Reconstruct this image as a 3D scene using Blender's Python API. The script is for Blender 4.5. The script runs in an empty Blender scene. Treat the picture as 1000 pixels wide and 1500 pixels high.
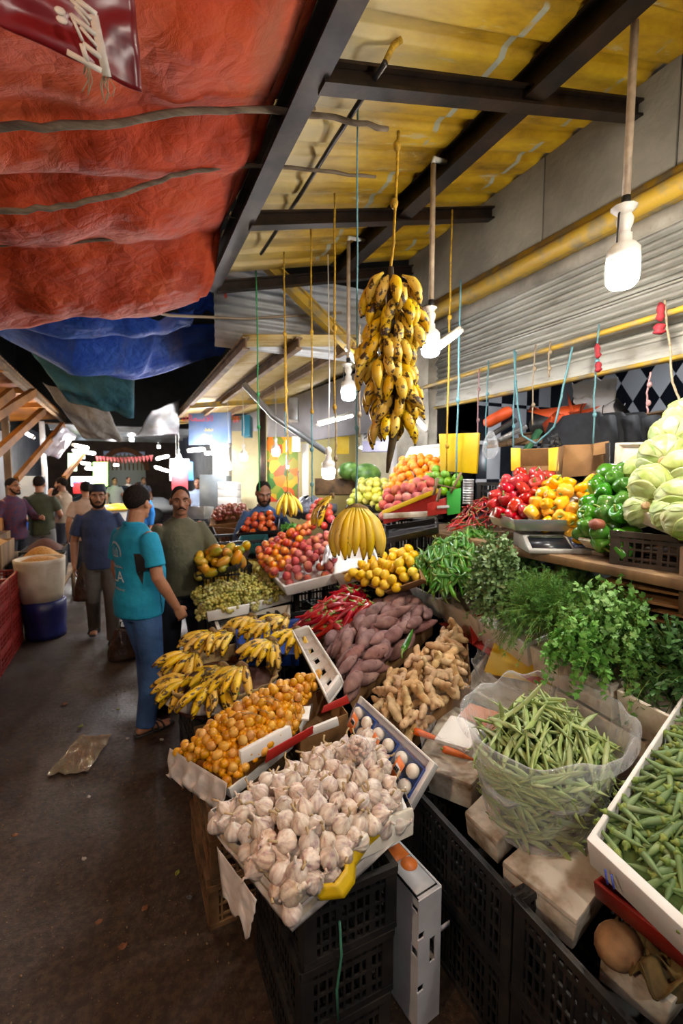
import bpy, bmesh, math, random
from mathutils import Vector as V, Matrix as M, Euler, Quaternion, noise
from mathutils.bvhtree import BVHTree
R = random.Random(11)
PI = math.pi
sc = bpy.context.scene
col = sc.collection
# ------------------------------------------------------------------ camera
F, H, YAW, PIT = 667.0, 1.85, math.radians(25.3), math.radians(4.9)
_f = V((math.sin(YAW)*math.cos(PIT), math.cos(YAW)*math.cos(PIT), -math.sin(PIT)))
_r = V((math.cos(YAW), -math.sin(YAW), 0)); _u = _r.cross(_f); _C = V((0, 0, H))
def ray(u, v): return _f + _r*((u-500)/F) + _u*((750-v)/F)
def at(u, v, z=None, d=None, x=None, y=None):
    q = ray(u, v)
    if z is not None: return _C + q*((z-H)/q.z)
    if x is not None: return _C + q*(x/q.x)
    if y is not None: return _C + q*(y/q.y)
    return _C + q*d
cam = bpy.data.cameras.new('camera'); co = bpy.data.objects.new('camera', cam); col.objects.link(co)
cam.sensor_fit = 'VERTICAL'; cam.sensor_height = 36; cam.lens = 36*F/1500; cam.clip_start = .02; cam.clip_end = 200
co.location = _C; co.rotation_euler = M((_r, _u, -_f)).transposed().to_euler()
sc.camera = co
cam.dof.use_dof = True; cam.dof.focus_distance = 1.6; cam.dof.aperture_fstop = 2.8
# ------------------------------------------------------------------ mesh builder
def frame(d):
    d = d.normalized(); a = V((0, 0, 1)) if abs(d.z) < .9 else V((1, 0, 0))
    x = a.cross(d).normalized(); return x, d.cross(x).normalized(), d
class MB:
    def __init__(s): s.v, s.f = [], []
    def add(s, vs, fs, m=None):
        o = len(s.v)
        s.v += [(m @ V(p) if m else V(p)) for p in vs]; s.f += [tuple(i+o for i in f) for f in fs]; return s
    def box(s, c, d, rot=None):
        x, y, z = (a/2 for a in d)
        vs = [V((i*x, j*y, k*z)) for i in (-1, 1) for j in (-1, 1) for k in (-1, 1)]
        m = M.Translation(V(c)) @ (rot.to_4x4() if rot else M())
        return s.add(vs, [(0,1,3,2),(4,6,7,5),(0,4,5,1),(2,3,7,6),(0,2,6,4),(1,5,7,3)], m)
    def bar(s, a, b, w, h=None, up=None):
        a, b = V(a), V(b); d = b-a; L = d.length; h = h or w
        if L < 1e-6: return s
        z = d/L; u = V(up) if up else (V((0,0,1)) if abs(z.z) < .95 else V((1,0,0)))
        x = u.cross(z).normalized(); y = z.cross(x)
        m = M((x, y, z)).transposed().to_4x4(); m.translation = (a+b)/2
        return s.box((0,0,0), (w, h, L)) if False else s.add(*_boxd(w, h, L), m)
    def tube(s, pts, rad, n=8, cap=True, flat=1.0, twist=0, fdir=None, rnd=False):
        pts = [V(p) for p in pts]; k = len(pts)
        if not hasattr(rad, '__len__'): rad = [rad]*k
        if rnd:   # rounded ends
            d0 = (pts[0]-pts[1]).normalized(); d1 = (pts[-1]-pts[-2]).normalized(); r0, r1 = rad[0], rad[-1]; m0 = min(r0) if hasattr(r0, '__len__') else r0; m1 = min(r1) if hasattr(r1, '__len__') else r1; sc_ = lambda r, k: tuple(x*k for x in r) if hasattr(r, '__len__') else r*k
            pts = [pts[0]+d0*m0*.95, pts[0]+d0*m0*.7] + pts + [pts[-1]+d1*m1*.7, pts[-1]+d1*m1*.95]
            rad = [sc_(r0, .3), sc_(r0, .72)] + list(rad) + [sc_(r1, .72), sc_(r1, .3)]; k += 4
        o = len(s.v); x = None
        for i, p in enumerate(pts):
            d = (pts[min(i+1, k-1)]-pts[max(i-1, 0)]).normalized()
            if x is None: x = V(fdir).normalized() if fdir else frame(d)[0]
            x = (x - d*x.dot(d)).normalized(); y = d.cross(x)
            r = rad[i]; rx, ry = r if hasattr(r, '__len__') else (r, r*flat)
            for j in range(n):
                a = 2*PI*j/n + twist*i
                s.v.append(p + x*(rx*math.cos(a)) + y*(ry*math.sin(a)))
        for i in range(k-1):
            for j in range(n):
                a, b = o+i*n+j, o+i*n+(j+1) % n
                s.f.append((a, b, b+n, a+n))
        if cap:
            s.f.append(tuple(o+j for j in reversed(range(n)))); s.f.append(tuple(o+(k-1)*n+j for j in range(n)))
        return s
    def lathe(s, prof, n=16, rib=None, m=None):
        o = len(s.v)
        for i, (r, z) in enumerate(prof):
            for j in range(n):
                a = 2*PI*j/n; q = r*(rib(a, i/(len(prof)-1)) if rib else 1)
                p = V((q*math.cos(a), q*math.sin(a), z)); s.v.append(m @ p if m else p)
        k = len(prof)
        for i in range(k-1):
            for j in range(n):
                a, b = o+i*n+j, o+i*n+(j+1) % n
                s.f.append((a, b, b+n, a+n))
        s.f.append(tuple(o+j for j in reversed(range(n)))); s.f.append(tuple(o+(k-1)*n+j for j in range(n)))
        return s
    def ball(s, c, r, n=10, k=7, rot=None):
        r = r if hasattr(r, '__len__') else (r, r, r)
        m = M.Translation(V(c)) @ (rot.to_4x4() if rot else M()) @ M.Diagonal((r[0], r[1], r[2], 1))
        return s.lathe([(max(.02, math.sin(PI*i/(k-1))), -math.cos(PI*i/(k-1))) for i in range(k)], n, m=m)
    def grid(s, fn, nu, nv, wrap=False):
        o = len(s.v); s.v += [V(fn(i/nu, j/nv)) for j in range(nv+1) for i in range(nu+(0 if wrap else 1))]
        w = nu if wrap else nu+1
        for j in range(nv):
            for i in range(nu):
                i2 = (i+1) % w
                s.f.append((o+j*w+i, o+j*w+i2, o+(j+1)*w+i2, o+(j+1)*w+i))
        return s
    def mesh(s, name, mt, smooth=True, bevel=0, seg=2, solid=0, merge=False):
        me = bpy.data.meshes.new(name); me.from_pydata([tuple(p) for p in s.v], [], s.f)
        bm = bmesh.new(); bm.from_mesh(me)
        if merge: bmesh.ops.remove_doubles(bm, verts=bm.verts, dist=1e-4)
        bmesh.ops.recalc_face_normals(bm, faces=bm.faces)
        if solid:
            bmesh.ops.solidify(bm, geom=bm.faces[:], thickness=solid); bmesh.ops.recalc_face_normals(bm, faces=bm.faces)
        if bevel:
            es = [e for e in bm.edges if len(e.link_faces) == 2 and e.calc_face_angle(0) > .6]
            bmesh.ops.bevel(bm, geom=es, offset=bevel, segments=seg, profile=.5, affect='EDGES', clamp_overlap=True)
        bm.to_mesh(me); bm.free()
        if smooth:
            me.polygons.foreach_set('use_smooth', [True]*len(me.polygons))
            if bevel or smooth == 'auto': me.set_sharp_from_angle(angle=.7)
        for m_ in (mt if isinstance(mt, (list, tuple)) else [mt]): me.materials.append(m_)
        return me
    def build(s, name, mt, parent=None, loc=None, smooth=True, **k):
        if loc is not None:
            L = V(loc); s.v = [p-L for p in s.v]
        o = bpy.data.objects.new(name, s.mesh(name, mt, smooth, **k)); col.objects.link(o)
        if loc is not None: o.location = loc
        if parent: o.parent = parent
        return o
def _boxd(w, h, L):
    x, y, z = w/2, h/2, L/2
    return [V((i*x, j*y, k*z)) for i in (-1, 1) for j in (-1, 1) for k in (-1, 1)], [(0,1,3,2),(4,6,7,5),(0,4,5,1),(2,3,7,6),(0,2,6,4),(1,5,7,3)]
def tag(o, label=None, cat=None, group=None, kind=None):
    if label: o['label'] = label
    if cat: o['category'] = cat
    if group: o['group'] = group
    if kind: o['kind'] = kind
    return o
def thing(name, label, cat, loc=(0,0,0), rz=0, group=None):
    o = bpy.data.objects.new(name, None); col.objects.link(o); o.empty_display_size = .05
    o.location = loc; o.rotation_euler = (0, 0, rz); return tag(o, label, cat, group)
def struct(o): o['kind'] = 'structure'; return o
def dup(o, mw=None, label=None, group=None, parent=None):
    c = o.copy(); col.objects.link(c)
    if mw is not None: c.matrix_world = mw
    if label: c['label'] = label
    if group: c['group'] = group
    if parent: c.parent = parent
    for ch in KIDS.get(o.name) or o.children: dup(ch, parent=c)
    return c
KIDS = {}
def empty_proto(o): KIDS[o.name] = list(o.children); return o
def discard(o):
    for ch in list(o.children): discard(ch)
    bpy.data.objects.remove(o)
# ------------------------------------------------------------------ materials
def S(c):   # srgb 0-255 or hex -> linear
    if isinstance(c, str): c = [int(c[i:i+2], 16) for i in (0, 2, 4)]
    return tuple(((x/255)/12.92 if x/255 < .04045 else ((x/255+.055)/1.055)**2.4) for x in c) + (1,)
MATS = {}
class Mt:
    def __init__(s, name, rough=.5, metal=0, spec=.5):
        s.m = bpy.data.materials.new(name); s.m.use_nodes = True; s.nt = s.m.node_tree; s.N = s.nt.nodes; s.L = s.nt.links
        s.b = s.N['Principled BSDF']; s.set('Roughness', rough); s.set('Metallic', metal); s.set('Specular IOR Level', spec)
        MATS[name] = s.m
    def set(s, k, v):
        if hasattr(v, 'links'): s.L.new(v, s.b.inputs[k])
        else: s.b.inputs[k].default_value = v
    def n(s, t, **k):
        n = s.N.new('ShaderNode'+t)
        for a, v in k.items():
            if a in n.inputs:
                if hasattr(v, 'links'): s.L.new(v, n.inputs[a])
                else: n.inputs[a].default_value = v
            else: setattr(n, a, v)
        return n
    def co(s, rand=False, scale=None):
        o = s.n('TexCoord').outputs['Object']
        if rand:
            r = s.n('ObjectInfo').outputs['Random']; ma = s.n('Math', operation='MULTIPLY'); s.L.new(r, ma.inputs[0]); ma.inputs[1].default_value = 37
            va = s.n('VectorMath', operation='ADD'); s.L.new(o, va.inputs[0]); s.L.new(ma.outputs[0], va.inputs[1]); o = va.outputs[0]
        if scale:
            mp = s.n('Mapping'); s.L.new(o, mp.inputs['Vector']); mp.inputs['Scale'].default_value = scale; o = mp.outputs[0]
        return o
    def noise(s, scale, vec=None, detail=3, rough=.55, dist=0):
        n = s.n('TexNoise'); n.inputs['Scale'].default_value = scale; n.inputs['Detail'].default_value = detail
        n.inputs['Roughness'].default_value = rough; n.inputs['Distortion'].default_value = dist
        s.L.new(vec if vec is not None else s.co(), n.inputs['Vector']); return n.outputs['Fac']
    def ramp(s, fac, stops):
        r = s.n('ValToRGB'); s.L.new(fac, r.inputs[0]); e = r.color_ramp.elements
        while len(e) < len(stops): e.new(.5)
        for i, (p, c) in enumerate(stops): e[i].position = p; e[i].color = c if len(c) == 4 else S(c)
        return r.outputs[0]
    def mix(s, fac, a, b, mode='MIX'):
        m = s.n('MixRGB', blend_type=mode)
        for i, x in enumerate((fac, a, b)):
            if hasattr(x, 'links'): s.L.new(x, m.inputs[i])
            else: m.inputs[i].default_value = x if i == 0 or len(x) == 4 else S(x)
        return m.outputs[0]
    def var(s, c, hue=0, val=.1, sat=.1):
        r = s.n('ObjectInfo').outputs['Random']; h = s.n('HueSaturation')
        def mr(lo, hi, mul):
            a = s.n('Math', operation='MULTIPLY'); s.L.new(r, a.inputs[0]); a.inputs[1].default_value = mul
            fr = s.n('Math', operation='FRACT'); s.L.new(a.outputs[0], fr.inputs[0])
            q = s.n('MapRange'); s.L.new(fr.outputs[0], q.inputs[0]); q.inputs[3].default_value = lo; q.inputs[4].default_value = hi; return q.outputs[0]
        s.L.new(mr(.5-hue, .5+hue, 7.3), h.inputs['Hue']); s.L.new(mr(1-val, 1+val, 3.1), h.inputs['Value']); s.L.new(mr(1-sat, 1+sat, 5.7), h.inputs['Saturation'])
        if hasattr(c, 'links'): s.L.new(c, h.inputs['Color'])
        else: h.inputs['Color'].default_value = c
        return h.outputs[0]
    def bump(s, fac, st=.3, dist=.01):
        b = s.n('Bump'); b.inputs['Strength'].default_value = st; b.inputs['Distance'].default_value = dist
        s.L.new(fac, b.inputs['Height']); s.L.new(b.outputs[0], s.b.inputs['Normal']); return s
    def col(s, c): s.set('Base Color', c if hasattr(c, 'links') or len(c) == 4 else S(c)); return s
def mat(name, c, c2=None, scale=8, rough=.5, metal=0, bump=0, bscale=60, bdist=.004, spec=.5, hue=0, val=0, sat=0, stops=(.35, .65), rand=False, sss=0, coat=0, aniso=None, dist=0):
    if name in MATS: return MATS[name]
    t = Mt(name, rough, metal, spec); c = S(c) if len(c) != 4 else c
    if c2 is not None: o = t.ramp(t.noise(scale, t.co(rand, aniso), 4, .6, dist), [(stops[0], c), (stops[1], c2)])
    else: o = c
    if hue or val or sat: o = t.var(o, hue, val, sat)
    t.col(o)
    if bump: t.bump(t.noise(bscale, t.co(rand, aniso), 3), bump, bdist)
    if sss: t.set('Subsurface Weight', sss); t.set('Subsurface Radius', (.01, .005, .003)); t.set('Subsurface Scale', 1)
    if coat: t.set('Coat Weight', coat)
    return t.m
def emit(name, c, st):
    if name in MATS: return MATS[name]
    t = Mt(name); t.col(c); t.set('Emission Color', S(c)); t.set('Emission Strength', st); return t.m
# ------------------------------------------------------------------ text
def text_mesh(txt, size=1, ext=0.0, align='CENTER', res=3):
    cu = bpy.data.curves.new('t', 'FONT'); cu.body = txt; cu.size = size; cu.extrude = ext; cu.align_x = align; cu.align_y = 'CENTER'; cu.resolution_u = res
    o = bpy.data.objects.new('t', cu); col.objects.link(o)
    bpy.context.view_layer.update()
    me = bpy.data.meshes.new_from_object(o.evaluated_get(bpy.context.evaluated_depsgraph_get()))
    bpy.data.objects.remove(o); bpy.data.curves.remove(cu); return me
def text(name, txt, size, m, mt, parent=None, ext=.001):
    me = text_mesh(txt, size, ext); me.materials.clear(); me.materials.append(mt)
    o = bpy.data.objects.new(name, me); col.objects.link(o)
    if parent: o.parent = parent
    o.matrix_local = m; return o
def lerp(a, b, t): return a+(b-a)*t
def bil(q, s, t): return q[0]*((1-s)*(1-t)) + q[1]*(s*(1-t)) + q[2]*(s*t) + q[3]*((1-s)*t)
# ------------------------------------------------------------------ setting materials
def m_floor():
    t = Mt('floor_dirt', .75); c = t.co()
    a = t.ramp(t.noise(1.1, c, 6, .6), [(.3, '251a13'), (.55, '33251b'), (.75, '493829')])
    b = t.ramp(t.noise(28, c, 5, .7), [(.42, '1e150f'), (.62, '5b4733')])
    o = t.mix(.42, a, b); sp = t.ramp(t.noise(90, c, 2, .5), [(.70, (0,0,0,1)), (.76, (1,1,1,1))])
    o = t.mix(sp, o, '8d7353'); t.col(o)
    t.set('Roughness', t.ramp(t.noise(2.2, c, 3), [(.35, (.38,.38,.38,1)), (.65, (.85,.85,.85,1))]))
    t.bump(t.noise(45, c, 6, .7), .55, .008); return t.m
def m_roof():
    t = Mt('yellow_roof_paint', .5); c = t.co()
    o = t.ramp(t.noise(2.2, t.co(scale=(1, 3, 1)), 6, .65), [(.25, '644a10'), (.45, 'a8820f'), (.7, 'd0aa1e')])
    w = t.ramp(t.noise(5, t.co(scale=(.5, 2.5, 1)), 5, .7), [(.6, (0,0,0,1)), (.7, (1,1,1,1))])
    o = t.mix(w, o, 'b8ac84')
    sx = t.n('SeparateXYZ'); t.L.new(c, sx.inputs[0])
    def band(out, period, wd, off):
        a = t.n('Math', operation='ADD'); t.L.new(out, a.inputs[0]); a.inputs[1].default_value = off
        p = t.n('Math', operation='PINGPONG'); t.L.new(a.outputs[0], p.inputs[0]); p.inputs[1].default_value = period
        l = t.n('Math', operation='LESS_THAN'); t.L.new(p.outputs[0], l.inputs[0]); l.inputs[1].default_value = wd; return l.outputs[0]
    mm = t.n('Math', operation='MULTIPLY'); t.L.new(band(sx.outputs[0], .42, .018, .1), mm.inputs[0])
    t.L.new(t.ramp(t.noise(3.5, c, 3), [(.45, (0,0,0,1)), (.5, (1,1,1,1))]), mm.inputs[1])
    o = t.mix(mm.outputs[0], o, '9b9c8a')
    pale = t.n('MapRange'); t.L.new(sx.outputs[0], pale.inputs[0]); pale.inputs[1].default_value = 1.35; pale.inputs[2].default_value = .75  # cream left edge where the bulb hits: light put into the colour
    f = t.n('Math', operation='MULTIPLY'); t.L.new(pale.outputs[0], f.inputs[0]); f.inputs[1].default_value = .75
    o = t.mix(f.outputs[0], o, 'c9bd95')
    t.col(o); t.bump(t.noise(30, c, 3), .2, .004); return t.m
def m_tarp(name, c1, c2, c3):
    t = Mt(name, .7, 0, .22); c = t.co()
    o = t.ramp(t.noise(1.6, c, 6, .65), [(.3, c1), (.5, c2), (.72, c3)])
    d = t.ramp(t.noise(1.1, t.co(scale=(2.5, .7, 1)), 5, .6), [(.58, (0,0,0,1)), (.75, (1,1,1,1))])
    o = t.mix(t.mix(.6, (0,0,0,1), d), o, '6d5a45'); t.col(o)
    n1 = t.noise(9, c, 6, .62, .6); v = t.n('TexVoronoi', feature='DISTANCE_TO_EDGE'); v.inputs['Scale'].default_value = 9; t.L.new(c, v.inputs['Vector'])
    a = t.n('Math', operation='ADD'); t.L.new(n1, a.inputs[0]); t.L.new(v.outputs[0], a.inputs[1])
    t.bump(a.outputs[0], .55, .03); return t.m
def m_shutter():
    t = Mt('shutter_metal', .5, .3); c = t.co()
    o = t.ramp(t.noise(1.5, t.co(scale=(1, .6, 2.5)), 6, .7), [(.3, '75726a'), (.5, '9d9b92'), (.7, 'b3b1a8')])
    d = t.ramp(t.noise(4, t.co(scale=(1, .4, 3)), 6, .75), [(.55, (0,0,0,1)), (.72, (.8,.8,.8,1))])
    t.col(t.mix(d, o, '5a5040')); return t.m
def m_tiles():
    t = Mt('diamond_tiles', .25); c = t.co(scale=(5.6, 5.6, 3.6)); mp = t.n('Mapping'); t.L.new(c, mp.inputs['Vector']); mp.inputs['Rotation'].default_value = (PI/4, 0, 0)
    k = t.n('TexChecker'); t.L.new(mp.outputs[0], k.inputs['Vector']); k.inputs['Scale'].default_value = 1
    k.inputs['Color1'].default_value = S('c9ccd2'); k.inputs['Color2'].default_value = S('1c2029'); t.col(k.outputs[0]); return t.m
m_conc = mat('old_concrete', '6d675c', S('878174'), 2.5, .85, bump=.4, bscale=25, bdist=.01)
m_concd = mat('dirty_plaster', '6b655c', S('a39c8e'), 3, .9, bump=.5, bscale=18, bdist=.015)
m_steel = mat('dark_steel', '1d1917', S('3a2a20'), 6, .45, .6, bump=.2, bscale=40)
m_steel2 = mat('grey_steel', '3c3a3c', S('57504b'), 5, .35, .7, bump=.1)
m_yel = mat('chipped_yellow_paint', 'b8942a', S('857c66'), 7, .55, stops=(.46, .66), bump=.2)
m_gal = mat('galvanised_sheet', 'a9adb2', S('7f7b76'), 3, .4, .6)
m_pipe = mat('worn_conduit', 'b8a48c', S('8d7a66'), 12, .5, bump=.1)
m_branch = mat('branch_wood', '7a6a58', S('4a3c30'), 14, .85, bump=.6, bscale=40, aniso=(.3, 2, 2))
m_wood = mat('rough_wood', '8d6f4c', S('5d4630'), 6, .8, bump=.4, bscale=40, aniso=(1, 1, .2))
m_owood = mat('orange_lit_wood', 'a8691a', S('7d4c12'), 5, .7, bump=.3)  # orange lamplight put into the wood colour
m_black = mat('black_plastic', '17171a', S('2a2826'), 9, .5, bump=.15, bscale=50, val=.15)
m_white = mat('white_plastic', 'e6e3dc', rough=.4)
m_wallw = mat('shop_wall_white', 'c9c6c6', S('b0adb0'), 2, .7)
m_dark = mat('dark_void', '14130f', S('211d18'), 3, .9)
# ------------------------------------------------------------------ floor, roof, walls
def zr(x): return 3.95-.25*(2.6-x)
fl = MB().grid(lambda s, t: (-9+18*s, -3+45*t, .004*math.sin(s*90)*math.cos(t*140)), 90, 160).build('floor', m_floor()); struct(fl)
def corr(y, p=.24, h=.03):
    q = (y/p) % 1; return h*(0 if q < .55 else (q-.55)/.08 if q < .63 else 1 if q < .92 else (1-q)/.08)
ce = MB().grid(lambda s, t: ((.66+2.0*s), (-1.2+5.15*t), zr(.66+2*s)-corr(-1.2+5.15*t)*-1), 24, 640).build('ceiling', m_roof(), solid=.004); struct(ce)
def beam(name, a, b, w, h, m, label, up=(0, 0, 1)):
    a, b = V(a), V(b); d = (b-a); x = V(up).cross(d.normalized()).normalized(); y = d.normalized().cross(x); mb = MB(); t = .012
    mb.bar(a+y*(h/2-t/2), b+y*(h/2-t/2), w, t, up); mb.bar(a-y*(h/2-t/2), b-y*(h/2-t/2), w, t, up); mb.bar(a, b, t, h-2*t, up)
    o = mb.build(name, m, loc=(a+b)/2, smooth=False); return tag(o, label, 'beam', None)
beam('roof_beam', (.70, -1.2, zr(.70)-.08), (.70, 3.95, zr(.70)-.08), .09, .14, m_steel2, 'long grey steel beam where the red tarpaulin meets the yellow roof')
beam('roof_beam', (1.80, -1.2, zr(1.80)-.08), (1.80, 3.95, zr(1.80)-.08), .1, .14, m_steel, 'long dark steel beam running beside the overhead lamp pipe')
for y, lb in ((.55, None), (1.72, 'dark steel cross beam nearest the camera under the yellow roof'), (2.82, 'second dark steel cross beam, above the hanging banana cluster'), (3.9, 'dark steel cross beam at the far end of the yellow roof')):
    if lb: beam('cross_beam', (.72, y, zr(.72)-.13), (2.62, y, zr(2.62)-.13), .07, .085, m_steel, lb)
# lintel, shutter, pillar
lx = 2.6
mb = MB()
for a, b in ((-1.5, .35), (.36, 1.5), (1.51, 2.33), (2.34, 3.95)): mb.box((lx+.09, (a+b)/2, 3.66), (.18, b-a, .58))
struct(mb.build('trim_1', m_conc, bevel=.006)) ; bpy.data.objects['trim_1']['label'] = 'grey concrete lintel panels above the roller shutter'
mb = MB().tube([(lx-.02, -1.5, 3.3), (lx-.02, 3.95, 3.3)], .055, 12); mb.box((lx+.06, 1.2, 3.34), (.16, 5.5, .12))
o = struct(mb.build('trim_2', m_yel)); o['label'] = 'chipped yellow rail under the concrete lintel'
sx = 2.75
def slat(z): q = (z/.045) % 1; return .012*math.sin(q*2*PI) - (.03 if (z/.36) % 1 < .05 else 0)
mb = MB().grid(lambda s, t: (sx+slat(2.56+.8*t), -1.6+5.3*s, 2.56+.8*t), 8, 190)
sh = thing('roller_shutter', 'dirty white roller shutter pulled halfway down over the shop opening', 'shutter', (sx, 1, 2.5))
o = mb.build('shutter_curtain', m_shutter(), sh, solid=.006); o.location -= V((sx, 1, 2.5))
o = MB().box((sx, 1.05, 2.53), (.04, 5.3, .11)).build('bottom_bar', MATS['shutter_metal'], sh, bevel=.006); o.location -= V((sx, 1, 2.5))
o = MB().box((sx-.01, 1.05, 2.475), (.06, 5.3, .02)).build('yellow_edge_strip', m_yel, sh); o.location -= V((sx, 1, 2.5)); o['label'] = 'yellow edge strip'
tag(MB().tube([(lx+.0, -1.5, 2.71), (lx, 1, 2.69), (lx, 3.9, 2.66)], .017, 8).build('hanging_rail', m_yel, loc=(lx, 1, 2.7)), 'thin yellow rail along the shutter with ropes tied to it', 'rail')
mb = MB().grid(lambda s, t: (2.62+.02*noise.noise((s*4, t*9, 1))+(.0 if s < .5 else .3*(s-.5)*2), 3.62+.55*min(1, s*2), 3.3*t), 10, 30)
struct(mb.build('wall_pillar', m_concd)); bpy.data.objects['wall_pillar']['label'] = 'peeling concrete pillar left of the roller shutter'
struct(MB().box((2.95, 3.9, 1.65), (.6, .5, 3.3)).build('wall_pier', m_concd))
# shop behind the shutter
struct(MB().box((4.6, 1.2, 1.5), (.1, 7, 3.4)).build('wall_shop_back', m_tiles()))
struct(MB().box((3.7, 3.7, 1.5), (1.9, .1, 3.4)).build('wall_shop_left', MATS['diamond_tiles']))
struct(MB().box((3.7, -1.6, 1.5), (1.9, .1, 3.4)).build('wall_shop_right', m_concd))
struct(MB().box((3.7, 1.2, 3.25), (2, 6, .1)).build('ceiling_shop', m_concd))
# far fascia strips of corrugated sheet between both roofs
def sheet(name, fn, nu, nv, m, lab=None, cat='roof sheet', st=True, solid=.004):
    o = MB().grid(fn, nu, nv).build(name, m, solid=solid)
    if st: struct(o)
    else: tag(o, lab, cat)
    return o
sheet('trim_3', lambda s, t: (.78+2.0*s, 4.35+.012*math.sin(t*60), 3.0+.75*t), 4, 60, mat('light_sheet', 'cfd2d6', S('a5a29c'), 2, .45, .25))
bpy.data.objects['trim_3']['label'] = 'grey corrugated sheet between the two roofs'
# second, lower roof
def z2(x): return 3.02+.12*(x-.95)
m_roof2 = mat('cream_corrugated', 'cdb98a', S('b0924e'), 2.5, .5, .1)
sheet('ceiling_second', lambda s, t: (.95+1.9*s, 3.95+6.4*t, z2(.95+1.9*s)+.012*math.sin(t*420)), 10, 520, m_roof2)
for x, lb in ((.97, 'brown edge beam of the lower far roof'), (1.45, 'brown middle beam under the lower far roof'), (2.0, 'brown beam under the lower far roof nearest the wall')):
    beam('roof_beam', (x, 3.95, z2(x)-.07), (x, 10.3, z2(x)-.07), .06, .1, m_wood, lb)
for y, lb in ((7.6, 'yellow crosspiece under the lower far roof'), (10.2, 'yellow crosspiece at the far end of the lower roof')):
    beam('cross_beam', (.95, y, z2(.95)-.12), (2.8, y, z2(2.8)-.12), .06, .08, m_yel, lb)
beam('brace_beam', at(388, 383, y=3.98), at(648, 640, y=3.98), .1, .1, m_yel, 'chipped yellow diagonal brace behind the hanging bananas')
tag(MB().tube([at(357, 563, d=5.2), at(400, 610, d=5.2), at(478, 662, d=5.4)], .035, 8).build('brace_pipe', m_gal, loc=at(400, 610, d=5.2)), 'grey diagonal pipe brace under the far roof', 'pipe')
# overhead lamp pipe
tag(MB().tube([(1.87, -.8, 3.66), (1.87, 1.3, 3.68), (1.86, 2.3, 3.69), (1.84, 3.4, 3.7), (1.84, 3.9, 3.7)], .02, 8).build('lamp_pipe', m_pipe, loc=(1.87, 2, 3.68)), 'long tan conduit pipe carrying the lamps under the yellow roof', 'pipe')
tag(MB().tube([at(382, 372, y=3.45), at(440, 285, y=2.72), at(490, 205, y=2.2), at(564, 92, y=1.62)], .012, 8).build('rope_bar', m_steel2, loc=at(490, 205, y=2.2)), 'thin dark diagonal bar with yellow ropes tied along it', 'bar')
# ------------------------------------------------------------------ tarpaulins and branches
m_rt = m_tarp('red_tarpaulin', '87290f', 'b23f1c', 'c25a30')
m_bt = m_tarp('blue_tarpaulin', '1a3378', '2a52b4', '4a70c4')
m_tl = m_tarp('teal_cloth', '22404c', '2f5a66', '47737c')
m_gt = m_tarp('grey_sheeting', '5b554f', '8d8680', 'a8a39d')
py = (1.2, 2.1, 2.52, 3.2)
def ztarp(x, y):
    z = 3.47-.27*(.7-x)
    for a, b in zip(py, py[1:]):
        if a <= y < b: q = (y-a)/(b-a); z -= .10*math.sin(PI*q)*min(1, .3+max(0, .7-x)*.7)
    if y >= py[-1]: q = (y-py[-1])/1.05; z -= .14*math.sin(min(1, q)*PI*.75)+.05*q
    w = min(1, max(0, (.72-x)/.35))
    z -= w*(.05*noise.noise((x*2.2, y*2.6, 3)) + .03*noise.noise((x*6, y*3, 8)) + .02*abs(noise.noise((x*3+y*4, y*2, 5))))
    return z - .02
def tarp(s, t):
    x = -3.2+3.9*s; ye = 4.2+.07*math.sin(x*5)-.25*max(0, 1-abs(x-.7)/.7); y = -1.0+(ye+1.0)*t
    return (x-(.06+.1*noise.noise((y*1.5, 2, 2)))*(s > .98), y, ztarp(x, y))
tag(MB().grid(tarp, 110, 140).build('red_tarpaulin', m_rt, loc=(0, 2, 3.3), solid=.003), 'large faded red tarpaulin sagging over the walkway', 'tarpaulin')
def branch(pts, r, lab):
    ps = []
    for a, b in zip(pts, pts[1:]):
        for i in range(5): ps.append(a.lerp(b, i/5)+V((0, R.uniform(-.006, .006), R.uniform(-.006, .006))))
    ps.append(pts[-1]); n = len(ps)
    tag(MB().tube(ps, [r*(1.15-.4*i/n)*R.uniform(.9, 1.1) for i in range(n)], 8).build('branch_pole', m_branch, loc=pts[1]), lab, 'pole')
def pl(us, y): return [at(u, v, y=yy) for u, v, yy in us]
branch(pl([(-190, 200, 2.1), (0, 187, 2.08), (150, 182, 2.05), (280, 163, 2.02), (400, 160, 1.98), (490, 172, 1.97), (568, 189, 1.97)], 0), .0145, 'bent branch pole under the red tarpaulin, nearest of three')
branch(pl([(-190, 320, 2.45), (0, 311, 2.45), (90, 303, 2.45), (180, 282, 2.43), (250, 258, 2.42), (340, 242, 2.41), (450, 247, 2.4), (550, 259, 2.4)], 0), .0115, 'bent branch pole under the red tarpaulin, middle of three')
branch(pl([(-190, 362, 3.15), (0, 358, 3.15), (100, 357, 3.13), (200, 345, 3.1), (300, 322, 3.06), (345, 318, 3.02), (500, 320, 2.95)], 0), .0095, 'thin branch pole under the red tarpaulin, farthest of three')
tag(MB().bar(at(-60, 130, d=1.75), at(72, 190, d=1.95), .045, .02).build('roof_batten', m_wood, loc=at(0, 160, d=1.8), smooth=False), 'short plank end above the nearest branch pole', 'plank')
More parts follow.
